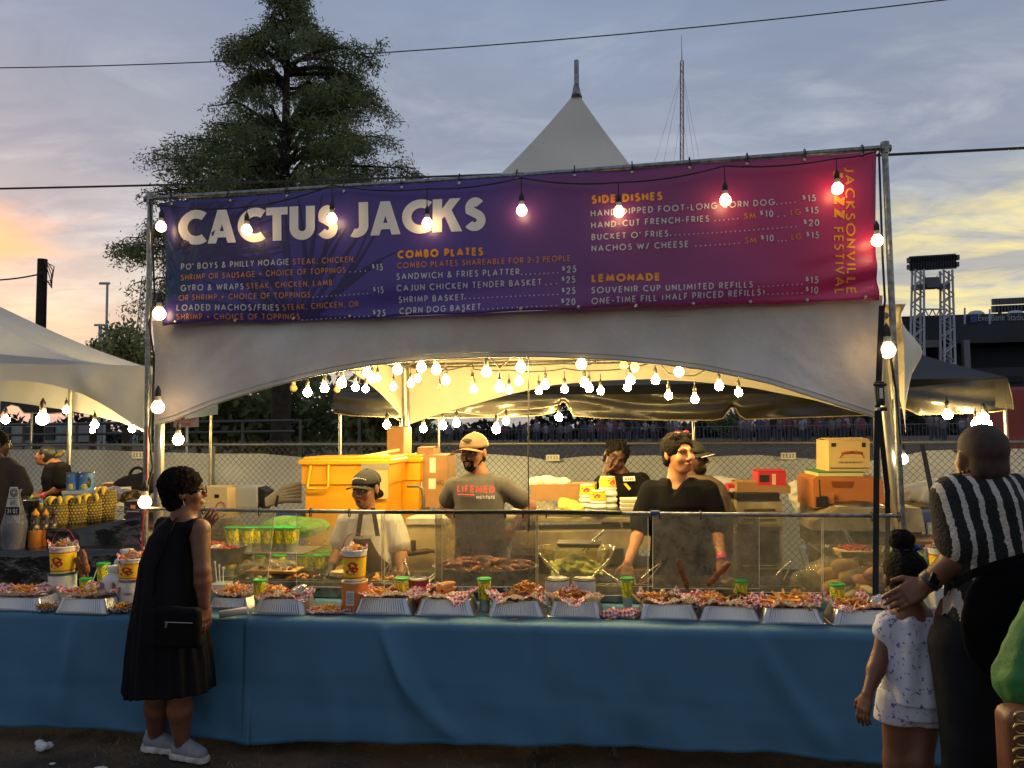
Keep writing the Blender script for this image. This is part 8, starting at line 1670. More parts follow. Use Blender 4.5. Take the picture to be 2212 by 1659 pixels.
 g = MB(); g.tube([H(356, 1344, y-.222), H(416, 1346, y-.222)], .003, 5); g.box(H(359, 1350, y-.226), (.010, .004, .028), rotm(0, .2, 0)); g.build('zipper', mat('zip_metal', (170, 168, 160), .3, 1.), bg); g = MB(); g.tube([H(330, 1330, y-.15), H(335, 1230, y-.17), H(372, 1135, y-.13), H(382, 1120, y-.08)], .008, 6); g.build('strap', mat('handbag_black', (9, 9, 10)), bg)
woman()
# --- server in apron
def server():
 y = 5.2; c = H(790, 1056, y-.05); M = rz_(-14)@rotm(R(4), 0, 0); s = 1.08; Sr, Sl = H(751, 1128, y), H(846, 1128, y); A1 = (Sr, H(735, 1186, y+.0), H(712, 1230, y-.22)); A2 = (Sl, H(866, 1192, y), H(868, 1240, y-.22))
 secs = sec(y, (1110, 775, 815, .06), (1125, 752, 846, .10), (1160, 748, 850, .13), (1210, 748, 850, .14), (1260, 744, 852, .15), (1330, 742, 856, .15))
 t = make_person('woman server in a black cap, white t-shirt and dark apron behind the plastic', y, c, M, s, sk2, secs, H(792, 1106, y), [A1, A2], None, [(A1[2], (-.25, -.7, -.3), (0, 0, 1), 1, .3, 1), (A2[2], (-.1, -.6, -.5), (0, 0, 1), 1, .3, -1)], ars=1.12, nose=1.2)
 T = sec(y, (1106, 770, 820, .07), (1118, 748, 852, .105), (1150, 746, 856, .14), (1200, 748, 858, .15), (1240, 748, 856, .15)); cl = mat('tshirt_white', (222, 216, 200), .85, c2=(206, 198, 180), ns=4, bump=.12, bs=20)
 def b(sd): sd.loft(T, RT, FW, .02); sleeve(sd, A1, .68, .022, 1.1, .014, .02); sleeve(sd, A2, .68, .022, 1.1, .014, .02); sd.cap(Sr, Sl, .056, k=.03); sd.ell(H(792, 1090, y-.03), (.085, .09, .075), k=.01, op='sub')
 garment(t, 'tshirt', cl, H(715, 1245, y)-[0, .25, 0], H(900, 1090, y)+[0, .25, 0], b)
 ap = mat('apron_dark', (24, 25, 30), .9, spec=.15, c2=(36, 35, 36), ns=9, bump=.15, bs=40); g = MB(); V = []
 rows_ = [(1157, 772, 818), (1175, 765, 828), (1200, 754, 842), (1230, 748, 852), (1300, 746, 858), (1400, 748, 858)]
 for v, a, b_ in rows_:
  for k in range(13): f = k/12; p = H(a+(b_-a)*f, v, y); V.append(p+[0, -.165*math.sqrt(max(0, 1-((f-.5)*1.9)**2*.92))-.012+.004*math.sin(k*1.7+v), 0])
 g.add(V, [(i*13+j, (i+1)*13+j, (i+1)*13+j+1, i*13+j+1) for i in range(5) for j in range(12)], True); o = g.build('apron', ap, t, solid=.004)
 for a, b_ in (((773, 1158), (781, 1100)), ((816, 1158), (806, 1098))):
  g = MB(); P = [H(a[0]+(b_[0]-a[0])*f, a[1]+(b_[1]-a[1])*f, y-.17+.10*f**2) for f in (0, .3, .6, .85, 1)]; V = []
  for p in P: V += [p-cr*.016, p+cr*.016]
  g.add(V, [(2*i, 2*i+1, 2*i+3, 2*i+2) for i in range(4)]); g.build('apron_strap', ap, o, solid=.004)
 hair(t, c, M, s, blackhair, .004, FACECUT+CAPCUT, extra=lambda sd, w: sd.ell(w(.045, .09, -.045), (.035, .035, .03)))
 cm = mat('cap_black', (26, 26, 24), .8); o = cap_hat(t, c, M, s*1.0, cm, cm, brim=.055); w = lambda x, z: c+M@(np.array([x, -.097+abs(x)*.35, z])*s); g = MB(); [g.ell(w(-.045+.012*k, .083-.012*(k-4)**2/16), .0042, 6, 4) for k in range(9)]; g.build('cap_lettering', pr_w, o)
 face_parts(t, c, M, s, lip1, look=(-.4, .6)); g = MB()
 for A in (A1,): sd = SDF(A[2]-.22, A[2]+.1, .007); hand_sdf(sd, A[2], (-.25, -.7, -.3), (0, 0, 1), 1.06, .3, 1, r=.0105); sd.cap(A[2]-[0, 0, .0], A[2]+unit(A[1]-A[2])*.05, .034, k=.01); sd.build('glove', mat('glove_black', (18, 18, 18), .35), t)
server()
def text_on(t, txt, cu_, cv_, wpx, hpx, y, ysurf, m, wt=.2, name='shirt_lettering', slant=0.):
 """print wrapped on a chest: ysurf(u) gives how far the cloth stands in front of plane y"""
 g = MB(); text_mesh(g, txt, lambda x, q, k: H(cu_+(x-.5)*wpx, cv_+hpx/2-q*hpx+(x-.5)*slant, y)-np.array([0, ysurf(cu_+(x-.5)*wpx)+.0003*k, 0]), wt); return g.build(name, m, t)
# --- man with trucker cap, hands on hips
def capman():
 y = 5.36; c = H(1022, 978, y-.03); M = rz_(-12)@rotm(R(1), 0, 0); s = 1.10; Sr, Sl = H(982, 1052, y+.02), H(1084, 1050, y); A1 = (Sr, H(962, 1092, y+.12), H(1000, 1136, y-.02)); A2 = (Sl, H(1146, 1094, y+.12), H(1104, 1146, y+.0))
 secs = sec(y, (1026, 1012, 1052, .06), (1040, 985, 1078, .09), (1070, 986, 1084, .12), (1110, 989, 1086, .115), (1150, 990, 1088, .11), (1250, 985, 1095, .13), (1330, 988, 1092, .12))
 t = make_person('bearded man in a tan trucker cap and grey LIFEMED t-shirt with hands on his hips', y, c, M, s, sk2, secs, H(1034, 1024, y+.01), [A1, A2], None, [(A1[2], (.8, -.1, -.5), (.2, -.9, .2), 1.05, .5, 1), (A2[2], (-.8, -.1, -.5), (-.2, -.9, .2), 1.05, .5, -1)], nr=.058)
 T = sec(y, (1022, 1006, 1062, .075), (1036, 978, 1086, .105), (1070, 981, 1090, .135), (1110, 985, 1090, .13), (1165, 984, 1092, .13)); ts = mat('tshirt_grey', (84, 80, 74), .9, c2=(74, 70, 64), ns=7, bump=.12, bs=25)
 def b(sd): sd.loft(T, RT, FW, .02); sleeve(sd, A1, .62, .016, 1.05, .012); sleeve(sd, A2, .60, .016, 1.05, .012); sd.cap(Sr, Sl, .058, k=.03); sd.ell(H(1036, 1012, y-.03), (.066, .075, .05), k=.01, op='sub')
 garment(t, 'tshirt', ts, H(930, 1175, y)-[0, .2, 0], H(1170, 1005, y)+[0, .25, 0], b)
 def b(sd): sd.loft(sec(y, (1160, 984, 1092, .13), (1250, 982, 1096, .14), (1330, 980, 1098, .13)), RT, FW, .02)
 garment(t, 'trousers', mat('trousers_dark', (46, 42, 38), .9), H(960, 1340, y)-[0, .2, 0], H(1115, 1150, y)+[0, .2, 0], b, .01)
 ys = lambda u: .142*math.sqrt(max(.05, 1-((u-1036)/64)**2))+.012; text_on(t, 'LIFEMED', 1035, 1053, 80, 15, y, ys, mat('print_coral', (226, 78, 66), .6), .22, slant=2); text_on(t, 'INSTITUTE', 1056, 1070.5, 38, 7, y, ys, pr_w, .24, slant=1)
 g = MB(); g.tube([H(u, 1064.5+.02*(u-995), y)-np.array([0, ys(u), 0]) for u in (996, 1010, 1024, 1033)], .0025, 4); g.build('shirt_underline', mat('print_coral', (226, 78, 66), .6), t)
 w = lambda *p: c+M@(np.array(p)*s); sd = SDF(c-.16, c+.12, .006); sd.ell(w(0, -.052, -.092), np.array((.036, .038, .032))*s, M, .01); sd.cap(w(-.03, -.088, -.056), w(0, -.100, -.050), .006*s, k=.006); sd.cap(w(.03, -.088, -.056), w(0, -.100, -.050), .006*s, k=.006)
 for q in (-1, 1): sd.cap(w(q*.030, -.088, -.056), w(q*.028, -.078, -.09), .007*s, k=.01); sd.cap(w(q*.03, -.06, -.095), w(q*.062, .0, -.05), .010*s, .006*s, k=.01)
 sd.ell(w(0, -.105, -.068), np.array((.024, .02, .012))*s, M, .004, 'sub'); sd.rough(.0015, 90, 2); sd.build('beard', blackhair, t)
 hair(t, c, M, s, blackhair, .003, FACECUT+CAPCUT); o = cap_hat(t, c, M, s*1.03, mat('cap_tan', (112, 88, 62), .85), mat('cap_mesh_cream', (206, 190, 150), .8, c2=(186, 168, 128), ns=60), brim=.072); g = MB(); g.ell(w(0, -.098, .085), np.array((.036, .005, .014))*s, 10, 6, M@rotm(R(-24), 0, 0)); g.build('cap_patch', mat('patch_dark', (40, 36, 28), .8), o)
 face_parts(t, c, M, s, lip1, look=(-.5, 0))
capman()
# --- young man
def young():
 y = 5.3; c = H(1466, 980, y-.04); M = rz_(30)@rotm(R(-2), R(-4), 0); s = 1.14; Sr, Sl = H(1408, 1062, y), H(1527, 1062, y); A1 = (Sr, H(1384, 1140, y-.0), H(1356, 1216, y-.22)); A2 = (Sl, H(1546, 1142, y), H(1560, 1208, y-.2))
 secs = sec(y, (1040, 1442, 1490, .06), (1052, 1415, 1520, .10), (1090, 1408, 1530, .12), (1150, 1410, 1528, .115), (1220, 1410, 1528, .12), (1330, 1410, 1530, .12))
 t = make_person('young man with curly dark hair and pushed up sunglasses in a black v-neck shirt', y, c, M, s, sk3, secs, H(1464, 1036, y), [A1, A2], None, [(A1[2], (-.1, -.35, -.9), (.2, -.9, .3), 1.05, .3, 1), (A2[2], (.0, -.4, -.9), (0, -.9, .3), 1.05, .3, -1)], jaw=1.04, nr=.06)
 T = sec(y, (1032, 1434, 1498, .075), (1048, 1408, 1528, .11), (1090, 1404, 1534, .14), (1150, 1406, 1532, .13), (1250, 1404, 1536, .135), (1330, 1404, 1538, .13))
 def b(sd):
  sd.loft(T, RT, FW, .02); sleeve(sd, A1, .85, .024, 1.08, .018); sleeve(sd, A2, .85, .024, 1.08, .02); sd.cap(Sr, Sl, .062, k=.03)
  for q in (-1, 1): sd.cap(H(1465+q*34, 1040, y+.03), H(1465+q*14, 1066, y-.10), .024, .012, .015)
  sd.ell(H(1465, 1020, y-.03), (.072, .085, .075), k=.01, op='sub'); sd.cap(H(1461, 1026, y-.10), H(1454, 1064, y-.13), .076, .022, k=.006, op='sub')
 garment(t, 'hooded_shirt', tblack, H(1370, 1335, y)-[0, .25, 0], H(1575, 1010, y)+[0, .25, 0], b)
 hm = mat('hair_dark_brown', (12, 8, 6), .9, c2=(20, 13, 9), ns=40, bump=.4, bs=80, spec=.2)
 hair(t, c, M, s, hm, .014, [((0, -.125, -.015), (.085, .08, .092)), ((.09, -.05, -.055), (.05, .065, .065)), ((-.09, -.05, -.055), (.05, .065, .065))], extra=lambda sd, w: (sd.ell(w(.03, -.045, .105), (.05, .04, .028), M), sd.ell(w(-.03, -.04, .108), (.045, .04, .026), M), sd.ell(w(0, -.02, .112), (.06, .05, .026), M)), rough=(.004, 34))
 w = lambda *p: c+M@(np.array(p)*s); g = MB(); [g.ell(w(q*.03, -.058, .128), (.024, .008, .014), 10, 6, M@rotm(R(-50), 0, 0)) for q in (-1, 1)]; g.tube([w(-.06, -.04, .12), w(-.08, .02, .07)], .003, 5); g.build('sunglasses', mat('sunglass_red', (120, 20, 34), .12), t)
 face_parts(t, c, M, s, lip3, closed=True, browm=hm); p = A2[2]+unit(A2[1]-A2[2])*.01; g = MB(); g.tube([p-unit(A2[2]-A2[1])*.018, p+unit(A2[2]-A2[1])*.018], .034, 14); g.build('wristband', mat('wristband_pink', (226, 60, 140), .5), t)
young()
# --- dozing man leaning his head on his hand
def dozer():
 y = 6.5; c = H(1330, 988, y); M = rz_(12)@rotm(R(14), R(24), 0); s = 1.18; Sr, Sl = H(1303, 1046, y), H(1385, 1040, y); A1 = (Sr, H(1290, 1074, y-.16), H(1307, 1024, y-.1)); A2 = (Sl, H(1392, 1084, y-.06), H(1350, 1102, y-.22))
 secs = sec(y, (1022, 1325, 1362, .06), (1036, 1308, 1388, .10), (1060, 1306, 1394, .12), (1100, 1306, 1392, .12), (1160, 1308, 1392, .12))
 t = make_person('man in a black t-shirt with a name patch resting his tilted head on his hand', y, c, M, s, sk4, secs, H(1342, 1022, y), [A1, A2], None, [(A1[2], (.3, .1, 1), (-.8, -.5, .1), 1.05, .4, 1), (A2[2], (-1, -.2, .0), (0, -.3, 1), 1, .4, 1)], h=.008)
 T = sec(y, (1020, 1322, 1368, .07), (1034, 1300, 1394, .11), (1060, 1299, 1399, .135), (1100, 1300, 1396, .135), (1160, 1300, 1396, .13))
 def b(sd): sd.loft(T, RT, FW, .02); sleeve(sd, A1, .7, .02, 1.1, .02); sleeve(sd, A2, .8, .02, 1.1, .02); sd.cap(Sr, Sl, .06, k=.03); sd.ell(H(1342, 1012, y-.03), (.062, .07, .05), k=.01, op='sub')
 garment(t, 'tshirt', tblack, H(1270, 1170, y)-[0, .25, 0], H(1415, 1005, y)+[0, .2, 0], b, .009); hair(t, c, M, s, blackhair, .010, FACECUT, extra=lambda sd, w: (sd.ell(w(-.07, .0, .085), (.03, .03, .03)), sd.ell(w(-.09, .02, .06), (.025, .03, .025))), rough=(.006, 60))
 ys = lambda u: .15*math.sqrt(max(.05, 1-((u-1348)/60)**2))+.012; g = MB(); g.add([H(u, v, y)-np.array([0, ys(u), 0]) for u, v in ((1345, 1023+4), (1370, 1026), (1371, 1036), (1346, 1037))], [(0, 1, 2, 3)]); o = g.build('name_patch', pr_c, t); text_on(o, 'MART', 1358, 1032, 18, 5, y, lambda u: ys(u)+.004, pr_red, .24)
 g = MB(); g.add([H(u, v, y)-np.array([0, ys(u), 0]) for u, v in ((1346, 1042), (1352, 1041), (1362, 1052), (1358, 1056))], [(0, 1, 2, 3)]); g.build('shirt_badge', pr_yel, t); face_parts(t, c, M, s, lip1, closed=True, browm=blackhair)
dozer()
# --- man behind the young man, looking right
def behind():
 y = 5.75; c = H(1494, 988, y); M = rz_(62); s = 1.10; Sr, Sl = H(1480, 1058, y), H(1548, 1062, y+.1); A1 = (Sl, H(1568, 1120, y+.1), H(1575, 1180, y)); A2 = (Sr, H(1470, 1120, y), H(1480, 1180, y)); om = mat('shirt_olive', (92, 78, 54), .9, c2=(80, 68, 46), ns=6, bump=.15, bs=20)
 secs = sec(y, (1028, 1488, 1526, .07), (1042, 1475, 1550, .11), (1070, 1474, 1562, .13), (1150, 1474, 1572, .13), (1300, 1474, 1572, .13)); t = make_person('bearded man in an olive shirt and white rimmed cap partly hidden behind the young man', y, c, M, s, sk4, secs, H(1500, 1028, y), [A1, A2], None, h=.009)
 def b(sd): sd.loft(sec(y, (1026, 1484, 1532, .08), (1040, 1470, 1556, .12), (1070, 1470, 1570, .145), (1150, 1470, 1582, .15), (1300, 1468, 1584, .15)), RT, FW, .02); sleeve(sd, A1, .9, .02, 1.1, .02)
 garment(t, 'shirt', om, H(1450, 1310, y)-[0, .3, 0], H(1600, 1005, y)+[0, .3, 0], b, .01); hair(t, c, M, s, blackhair, .004, FACECUT+CAPCUT); cap_hat(t, c, M, s, mat('cap_black', (26, 26, 24), .8), mat('cap_black', (26, 26, 24), .8), brim=.06)
 w = lambda *p: c+M@(np.array(p)*s); g = MB(); g.tube([w(math.sin(a)*.108, .016-.175*math.cos(a*.9), .022-.03*math.sin(a)**2) for a in np.linspace(-.9, .9, 9)], .004, 5); g.build('cap_edge', pr_w, t); sd = SDF(c-.2, c+.12, .008); sd.ell(w(0, -.05, -.085), np.array((.055, .05, .04))*s, M); sd.rough(.002, 70, 2); sd.build('beard', blackhair, t); face_parts(t, c, M, s, lip1)
behind()
# --- durag man at the pineapple stall
def durag():
 y = 7.9; c = H(99, 985, y); M = rz_(-82)@rotm(R(-16), 0, 0); s = 1.0; Sr, Sl = H(132, 1012, y-.13), H(114, 1010, y+.14); A1 = (Sr, H(134, 1052, y-.12), H(92, 1071, y-.16)); A2 = (Sl, H(104, 1052, y+.1), H(80, 1070, y-.0))
 secs = sec(y, (1000, 112, 132, .06), (1008, 106, 143, .14), (1030, 100, 146, .17), (1060, 104, 145, .15), (1100, 106, 142, .14), (1180, 106, 144, .15)); t = make_person('man in a black durag and black t-shirt bent over work at the pineapple stall', y, c, M, s, sk2, secs, H(118, 1003, y), [A1, A2], None, [(A1[2], (-1, -.2, -.1), (0, -.5, 1), 1, .3, 1), (A2[2], (-1, -.2, .0), (0, -.5, 1), 1, .4, -1)], h=.009)
 T = sec(y, (998, 110, 136, .07), (1006, 102, 146, .155), (1030, 96, 149, .19), (1060, 100, 148, .17), (1105, 104, 146, .16))
 def b(sd): sd.loft(T, RT, FW, .02); sleeve(sd, A1, .75, .02, 1.05, .015); sleeve(sd, A2, .75, .02, 1.05, .015)
 garment(t, 'tshirt', tblack, H(80, 1110, y)-[0, .3, 0], H(160, 990, y)+[0, .3, 0], b, .01); w = lambda *p: c+M@(np.array(p)*s)
 hair(t, c, M, s, mat('durag_black', (20, 20, 20), .5), .004, FACECUT, rough=(.001, 30)); sd = SDF(c-.3, c+.3, .008); sd.cap(w(0, .10, .02), w(0, .16, .06), .02, .03); sd.cap(w(0, .16, .06), w(0, .185, .10), .03, .02); sd.rough(.003, 40, 1); sd.build('durag_tail', mat('tail_yellow', (120, 104, 40), .8, c2=(24, 24, 18), ns=30), t)
 face_parts(t, c, M, s, lip1); p = A1[2]; g = MB(); d = unit(A1[2]-A1[1]); g.tube([p-d*.035, p-d*.01], .033, 12); g.build('wristband', mat('wristband_pink', (226, 60, 140), .5), t); g = MB(); g.ell(H(64, 1074, y-.2), (.05, .03, .035), 10, 6); tag(g.build('lime', mat('lime_green', (120, 170, 60), .5), loc=H(64, 1074, y-.2)), 'green fruit in the durag man\'s hands', 'fruit')
durag()
# --- dark back at the left edge
def leftman():
 y = 5.95; c = H(-8, 960, y+.1); M = rz_(150); Sr, Sl = H(34, 1022, y), H(-50, 1020, y+.1); A1 = (Sr, H(50, 1070, y), H(50, 1105, y-.1)); A2 = (Sl, H(-65, 1090, y), H(-60, 1150, y))
 secs = sec(y, (996, -16, 16, .07), (1008, -36, 32, .12), (1040, -42, 40, .15), (1100, -42, 36, .15), (1200, -42, 36, .15)); t = make_person('person in a dark shirt with their back turned, cut by the left edge', y, c, M, 1.05, sk4, secs, H(-6, 998, y), [A1, A2], None, h=.01)
 def b(sd): sd.loft(sec(y, (988, -20, 18, .08), (1000, -42, 36, .14), (1040, -50, 47, .18), (1100, -50, 44, .18), (1200, -50, 44, .18)), RT, FW, .02); sleeve(sd, A1, .75, .02, 1.1, .02); sleeve(sd, A2, .75, .02, 1.1, .02)
 garment(t, 'shirt', mat('shirt_darkbrown', (34, 28, 28), .9, bump=.2, bs=40), H(-110, 1210, y)-[0, .3, 0], H(75, 975, y)+[0, .3, 0], b, .011); hair(t, c, M, 1.05, blackhair, .01)
leftman()
# --- girl
def girl():
 y = 2.97; c = H(1955, 1250, y); M = rz_(176)@rotm(R(3), 0, 0); s = .86; Sl, Sr = H(1920, 1345, y), H(2018, 1338, y); A1 = (Sl, H(1899, 1425, y-.02), H(1874, 1500, y-.08)); A2 = (Sr, H(2034, 1420, y+.05), H(2032, 1490, y+.08))
 secs = sec(y, (1318, 1945, 1980, .045), (1332, 1918, 2020, .07), (1370, 1918, 2018, .085), (1430, 1920, 2014, .08), (1500, 1916, 2022, .09), (1540, 1925, 2015, .08))
 legs = [[H(1945, 1530, y), H(1938, 1640, y), H(1938, 1640, y)+[-.03, .05, -.36]], [H(1992, 1530, y), H(1985, 1640, y-.03), H(1985, 1640, y)+[.05, -.02, -.36]]]
 t = make_person('small girl with a high hair bun in a white patterned top and shorts', y, c, M, s, sk1, secs, H(1965, 1312, y), [A1, A2], legs, [(A1[2], (-.35, -.15, -1), (-.8, -.5, .2), .72, .5, 1), (A2[2], (.0, .1, -1), (.8, -.3, 0), .72, .4, -1)], h=.0055, ars=.68, nr=.042, shoulder_r=.038, inner=.008, legr=(.066, .045, .046, .03))
 wm_ = mat('girl_print', (196, 196, 206), .85, c2=(96, 100, 150), ns=70, det=2, fac=(.60, .66), bump=.2, bs=20)
 T = sec(y, (1322, 1935, 1992, .055), (1334, 1905, 2030, .078), (1370, 1907, 2030, .098), (1430, 1912, 2022, .10), (1480, 1910, 2032, .108), (1508, 1909, 2038, .112))
 def b(sd): sd.loft(T, RT, FW, .015, fold=lambda a, z: .006*np.sin(a*7+z*9)); sd.cap(Sl, Sl+(A1[1]-Sl)*.22, .044, .05, .03); sd.cap(Sr, Sr+(A2[1]-Sr)*.22, .044, .05, .03); sd.ell(H(1966, 1308, y-.0), (.055, .06, .045), k=.01, op='sub')
 garment(t, 'top', wm_, H(1885, 1518, y)-[0, .2, 0], H(2055, 1300, y)+[0, .2, 0], b, .006, .0022, 22)
 def b(sd): sd.loft(sec(y, (1505, 1914, 2032, .10), (1540, 1914, 2036, .10)), RT, FW, .01); sd.cap(legs[0][0]+[0, 0, .03], H(1936, 1565, y), .080, .078); sd.cap(legs[1][0]+[0, 0, .03], H(2000, 1565, y), .080, .078); sd.plane(H(1970, 1556, y), (0, 0, -1))
 garment(t, 'shorts', wm_, H(1880, 1575, y)-[0, .2, 0], H(2060, 1490, y)+[0, .2, 0], b, .006)
 hair(t, c, M, s, blackhair, .010, [((0, -.11, -.04), (.075, .06, .10))], extra=lambda sd, w: (sd.ell(w(.01, .02, .165), (.046, .046, .044), k=.012), sd.cap(w(0, .02, .10), w(.005, .02, .14), .03, .026)), rough=(.0022, 70)); w = lambda *p: c+M@(np.array(p)*s)
 g = MB(); g.tube([w(.005+.036*math.cos(a), .02+.036*math.sin(a), .128) for a in np.linspace(0, 6.283, 15)], .008, 6, False); g.ell(w(-.042, .03, .135), (.018, .012, .012), 8, 5); g.build('hair_tie', mat('hair_tie_blue', (30, 60, 150), .5), t)
girl()
# --- man in striped shirt with his hand on the girl's shoulder
def striped():
 y = 2.78; c = H(2119, 991, y); M = rz_(182)@rotm(R(-3), 0, 0); s = .95; Sl, Sr = H(2070, 1078, y), H(2200, 1074, y); A1 = (Sl, H(2098, 1182, y-.03), H(2000, 1262, y+.03)); A2 = (Sr, H(2225, 1200, y), H(2150, 1290, y+.2))
 secs = sec(y, (1028, 2095, 2150, .07), (1050, 2062, 2185, .10), (1080, 2050, 2205, .13), (1150, 2070, 2205, .13), (1250, 2075, 2200, .13), (1340, 2072, 2200, .14), (1400, 2070, 2205, .13))
 legs = [[H(2090, 1400, y), H(2105, 1600, y-.05), H(2140, 1600, y-.05)+[-.05, .1, -.5]], [H(2175, 1400, y), H(2180, 1600, y), H(2190, 1600, y)+[0, .1, -.5]]]
 Al = (H(2075, 1200, y+.12), H(2066, 1290, y+.12), H(2062, 1288, y+.12))
 t = make_person('shaven headed man from behind in a black and white striped shirt', y, c, M, s, sk1, secs, H(2122, 1030, y), [A1, A2], legs, [(A1[2], (-.85, .05, -.52), (.2, -.8, .5), .96, .32, 1, .06), (Al[2], (-.35, -.1, -.8), (-.5, -.8, 0), 1, .5, -1, .1)], h=.006, nr=.062, ars=1.14, extra=lambda sd: sd.cap(H(2120, 1220, y+.14), Al[2], .04, .03))
 st_m = mat('striped_knit', (26, 28, 28), .95, bump=.4, bs=110); N, L, B = nodes_of(st_m); tc = N.new('ShaderNodeTexCoord'); sp = N.new('ShaderNodeSeparateXYZ'); L.new(tc.outputs['Object'], sp.inputs[0]); nz = N.new('ShaderNodeTexNoise'); nz.inputs['Scale'].default_value = 60; L.new(tc.outputs['Object'], nz.inputs['Vector'])
 a1 = N.new('ShaderNodeMath'); a1.operation = 'MULTIPLY_ADD'; L.new(nz.outputs[0], a1.inputs[0]); a1.inputs[1].default_value = .012; L.new(sp.outputs[0], a1.inputs[2]); a3 = N.new('ShaderNodeMath'); a3.operation = 'MULTIPLY_ADD'; L.new(sp.outputs[2], a3.inputs[0]); a3.inputs[1].default_value = .10; L.new(a1.outputs[0], a3.inputs[2])
 a2 = N.new('ShaderNodeMath'); a2.operation = 'SINE'; m_ = N.new('ShaderNodeMath'); m_.operation = 'MULTIPLY'; m_.inputs[1].default_value = 2*math.pi/.046; L.new(a3.outputs[0], m_.inputs[0]); L.new(m_.outputs[0], a2.inputs[0]); rp = N.new('ShaderNodeValToRGB'); L.new(a2.outputs[0], rp.inputs[0])
 rp.color_ramp.elements[0].position = .44; rp.color_ramp.elements[0].color = (*lin((24, 26, 26)), 1); rp.color_ramp.elements[1].position = .55; rp.color_ramp.elements[1].color = (*lin((190, 184, 172)), 1); L.new(rp.outputs[0], B.inputs['Base Color'])
 T = sec(y, (1022, 2086, 2160, .08), (1040, 2060, 2190, .11), (1075, 2052, 2208, .14), (1150, 2066, 2210, .15), (1250, 2064, 2214, .155), (1340, 2058, 2216, .165), (1372, 2052, 2220, .17))
 def b(sd): sd.loft(T, RT, FW, .02, fold=lambda a, z: .006*np.sin(a*6+z*5)); sleeve(sd, A1, .78, .026, 1.15, .022, .02); sleeve(sd, A2, .8, .024, 1.1, .02); sd.cap(Sl, Sr, .064, k=.03); sd.ell(H(2122, 1010, y), (.074, .085, .05), k=.01, op='sub')
 garment(t, 'striped_shirt', st_m, H(2020, 1380, y)-[0, .25, 0], H(2270, 1000, y)+[0, .25, 0], b, .007, .0016, 14)
 tr_ = mat('trousers_black', (25, 26, 29), .95, c2=(34, 35, 39), ns=5, bump=.15, bs=25, spec=.1)
 def b(sd): sd.loft(sec(y, (1360, 2062, 2212, .15), (1440, 2054, 2220, .16)), RT, FW, .03); limb(sd, [legs[0][0], legs[0][1], legs[0][2]], (.125, .095, .085)); limb(sd, [legs[1][0], legs[1][1], legs[1][2]], (.125, .095, .085));
 garment(t, 'trousers', tr_, H(2030, 1660, y)-[.0, .3, .5], H(2240, 1350, y)+[0, .3, 0], b, .01, .004, 9)
 sd = SDF(c-.15, c+.17, .006); sd.ell(c+M@np.array([0, .018, .040])*s, (np.array((.076, .096, .086))+.002)*s, M); sd.ell(c+M@np.array([0, .05, -.03])*s, (np.array((.064, .06, .05))+.002)*s, M, .02); sd.ell(c+M@np.array([0, -.10, -.02])*s, np.array((.1, .075, .12))*s, M, .01, 'sub'); sd.rough(.0005, 90, 1); sd.build('shaved_hair', mat('hair_stubble', (48, 34, 26), .8, c2=(62, 44, 34), ns=30), t)
 g = MB(); P = [H(2122, 1020, y)+[.075*math.cos(a), .085*math.sin(a), -.004-.02*math.sin(a)] for a in np.linspace(0, 6.283, 30)]; [g.ell(p, .0055, 6, 4) for p in P]; g.build('bead_necklace', mat('beads_brown', (70, 46, 36), .4), t)
 p = A1[2]; d = unit(A1[2]-A1[1]); g = MB(); g.tube([p-d*.035, p-d*.008], .0385, 14); o = g.build('watch', mat('watch_strap', (30, 32, 34), .4), t); g = MB(); q = p-d*.022+np.array([.0, -.036, .012]); g.box(q, (.034, .012, .036), rotm(0, R(25), 0), bev=.003); g.build('watch_case', mat('watch_case', (40, 44, 46), .2, .5), o)
 bgm = mat('bag_black_nylon', (12, 12, 14), 1., spec=.05, c2=(17, 17, 19), ns=4, bump=.2, bs=20); bg = thing('duffel_bag', 'large black soft bag slung behind the man in the striped shirt', 'bag', H(2160, 1400, y-.25)); p = H(2175, 1330, y-.26); sd = SDF(p-[.26, .1, .28], p+[.3, .1, .28], .009); sd.ell(p+[.04, .04, -.02], (.15, .05, .2), rotm(0, .25, 0)); sd.ell(p+[.12, .04, .06], (.15, .05, .12)); sd.rough(.004, 12, 5); sd.build('bag_body', bgm, bg)
 ribbon3([H(2062, 1262, y-.19), H(2100, 1240, y-.24), H(2150, 1222, y-.27), H(2230, 1200, y-.2)], .03, (0, 0, 1), bgm, 'bag_strap', bg)
striped()
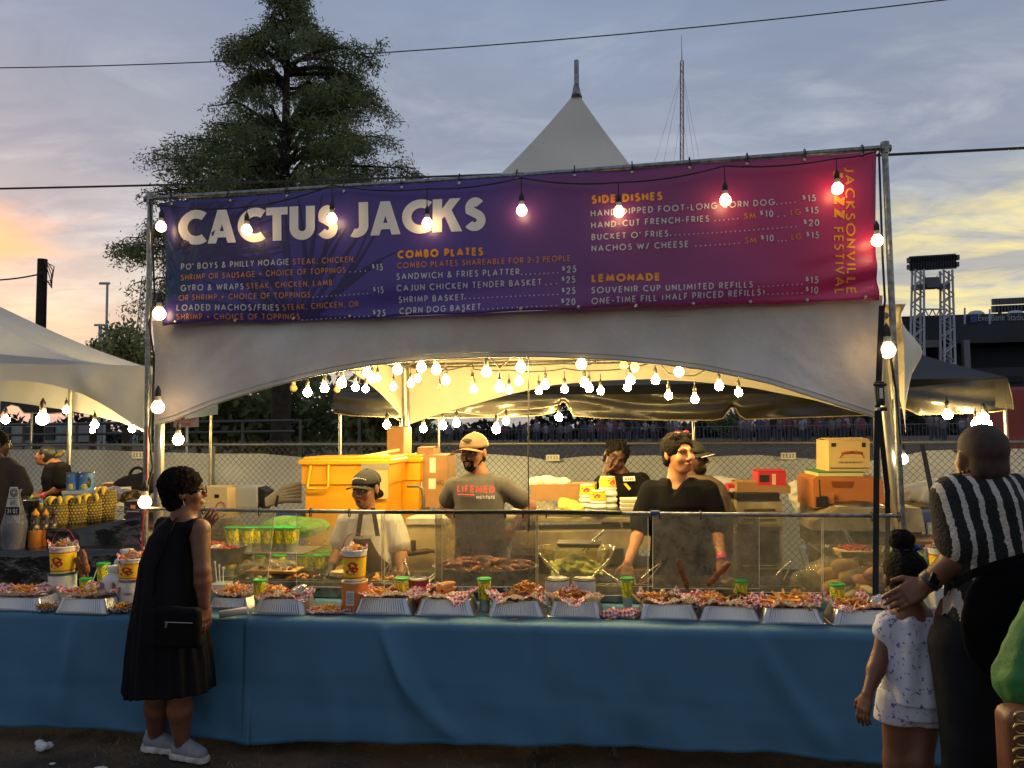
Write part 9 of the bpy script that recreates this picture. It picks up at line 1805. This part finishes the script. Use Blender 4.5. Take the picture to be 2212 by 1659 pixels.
# --- green top at the right edge
def greenwoman():
 y = 2.35; t = thing('person', 'person in a bright green top cut off by the right edge', 'person', H(2230, 1500, y)*[1, 1, 0]); gm_ = mat('green_top', (46, 116, 52), .75, c2=(34, 92, 42), ns=4, bump=.5, bs=10); p = H(2232, 1470, y)
 sd = SDF(H(2150, 1659, y)-[.05, .3, .55], H(2440, 940, y)+[.0, .3, .0], .011); sd.loft(sec(y, (1180, 2310, 2380, .07), (1250, 2275, 2420, .12), (1400, 2265, 2430, .14), (1500, 2255, 2430, .15), (1655, 2250, 2440, .16)), RT, FW, .03); arm(sd, (H(2290, 1290, y), H(2222, 1470, y-.05), H(2262, 1600, y-.1)), 1.2); hand_sdf(sd, H(2262, 1600, y-.1), (.3, -.1, -1), (-.8, -.4, 0), 1, .4); sd.cap(H(2340, 1080, y), H(2342, 1200, y), .1, .06, k=.03)
 for u in (2300, 2390): sd.cap(H(u, 1640, y), H(u, 1640, y)+[0, 0, -.5], .09, .05)
 head_sdf(sd, H(2341, 1040, y), rz_(180), 1.); sd.build('body', sk1, t); hair(t, H(2341, 1040, y), rz_(180), 1., blackhair, .012, FACECUT); sd = SDF(H(2140, 1600, y)-[0, .3, 0], H(2440, 1180, y)+[0, .3, 0], .009); sd.loft(sec(y, (1225, 2275, 2420, .11), (1300, 2260, 2440, .15), (1450, 2250, 2440, .17), (1585, 2245, 2440, .18)), RT, FW, .03); sd.cap(H(2290, 1310, y-.03), H(2220, 1470, y-.06), .075, .085, k=.03); sd.cap(H(2220, 1470, y-.06), H(2240, 1540, y-.06), .085, .06, k=.02); sd.rough(.006, 16, 3); sd.build('green_blouse', gm_, t)
 bg = thing('leather_bag', 'brown leather bag with brass rings at the lower right corner', 'bag', H(2210, 1640, y-.15)); q = H(2250, 1640, y-.14); sd = SDF(q-[.22, .1, .2], q+[.25, .1, .2], .009); sd.box(q, (S(80, q), .05, S(110, q)), rnd=.03); sd.build('bag_body', mat('leather_brown', (112, 66, 42), .5, c2=(92, 52, 34), ns=12, bump=.15), bg)
 for k in range(5): g = MB(); cc = H(2208-2*(k % 2), 1548+26*k, y-.2); g.tube([cc+[.018*math.cos(a), 0, .013*math.sin(a)] for a in np.linspace(0, 6.283, 14)], .004, 5, False); g.build('ring', mat('brass', (176, 150, 96), .3, 1.), bg)
greenwoman()
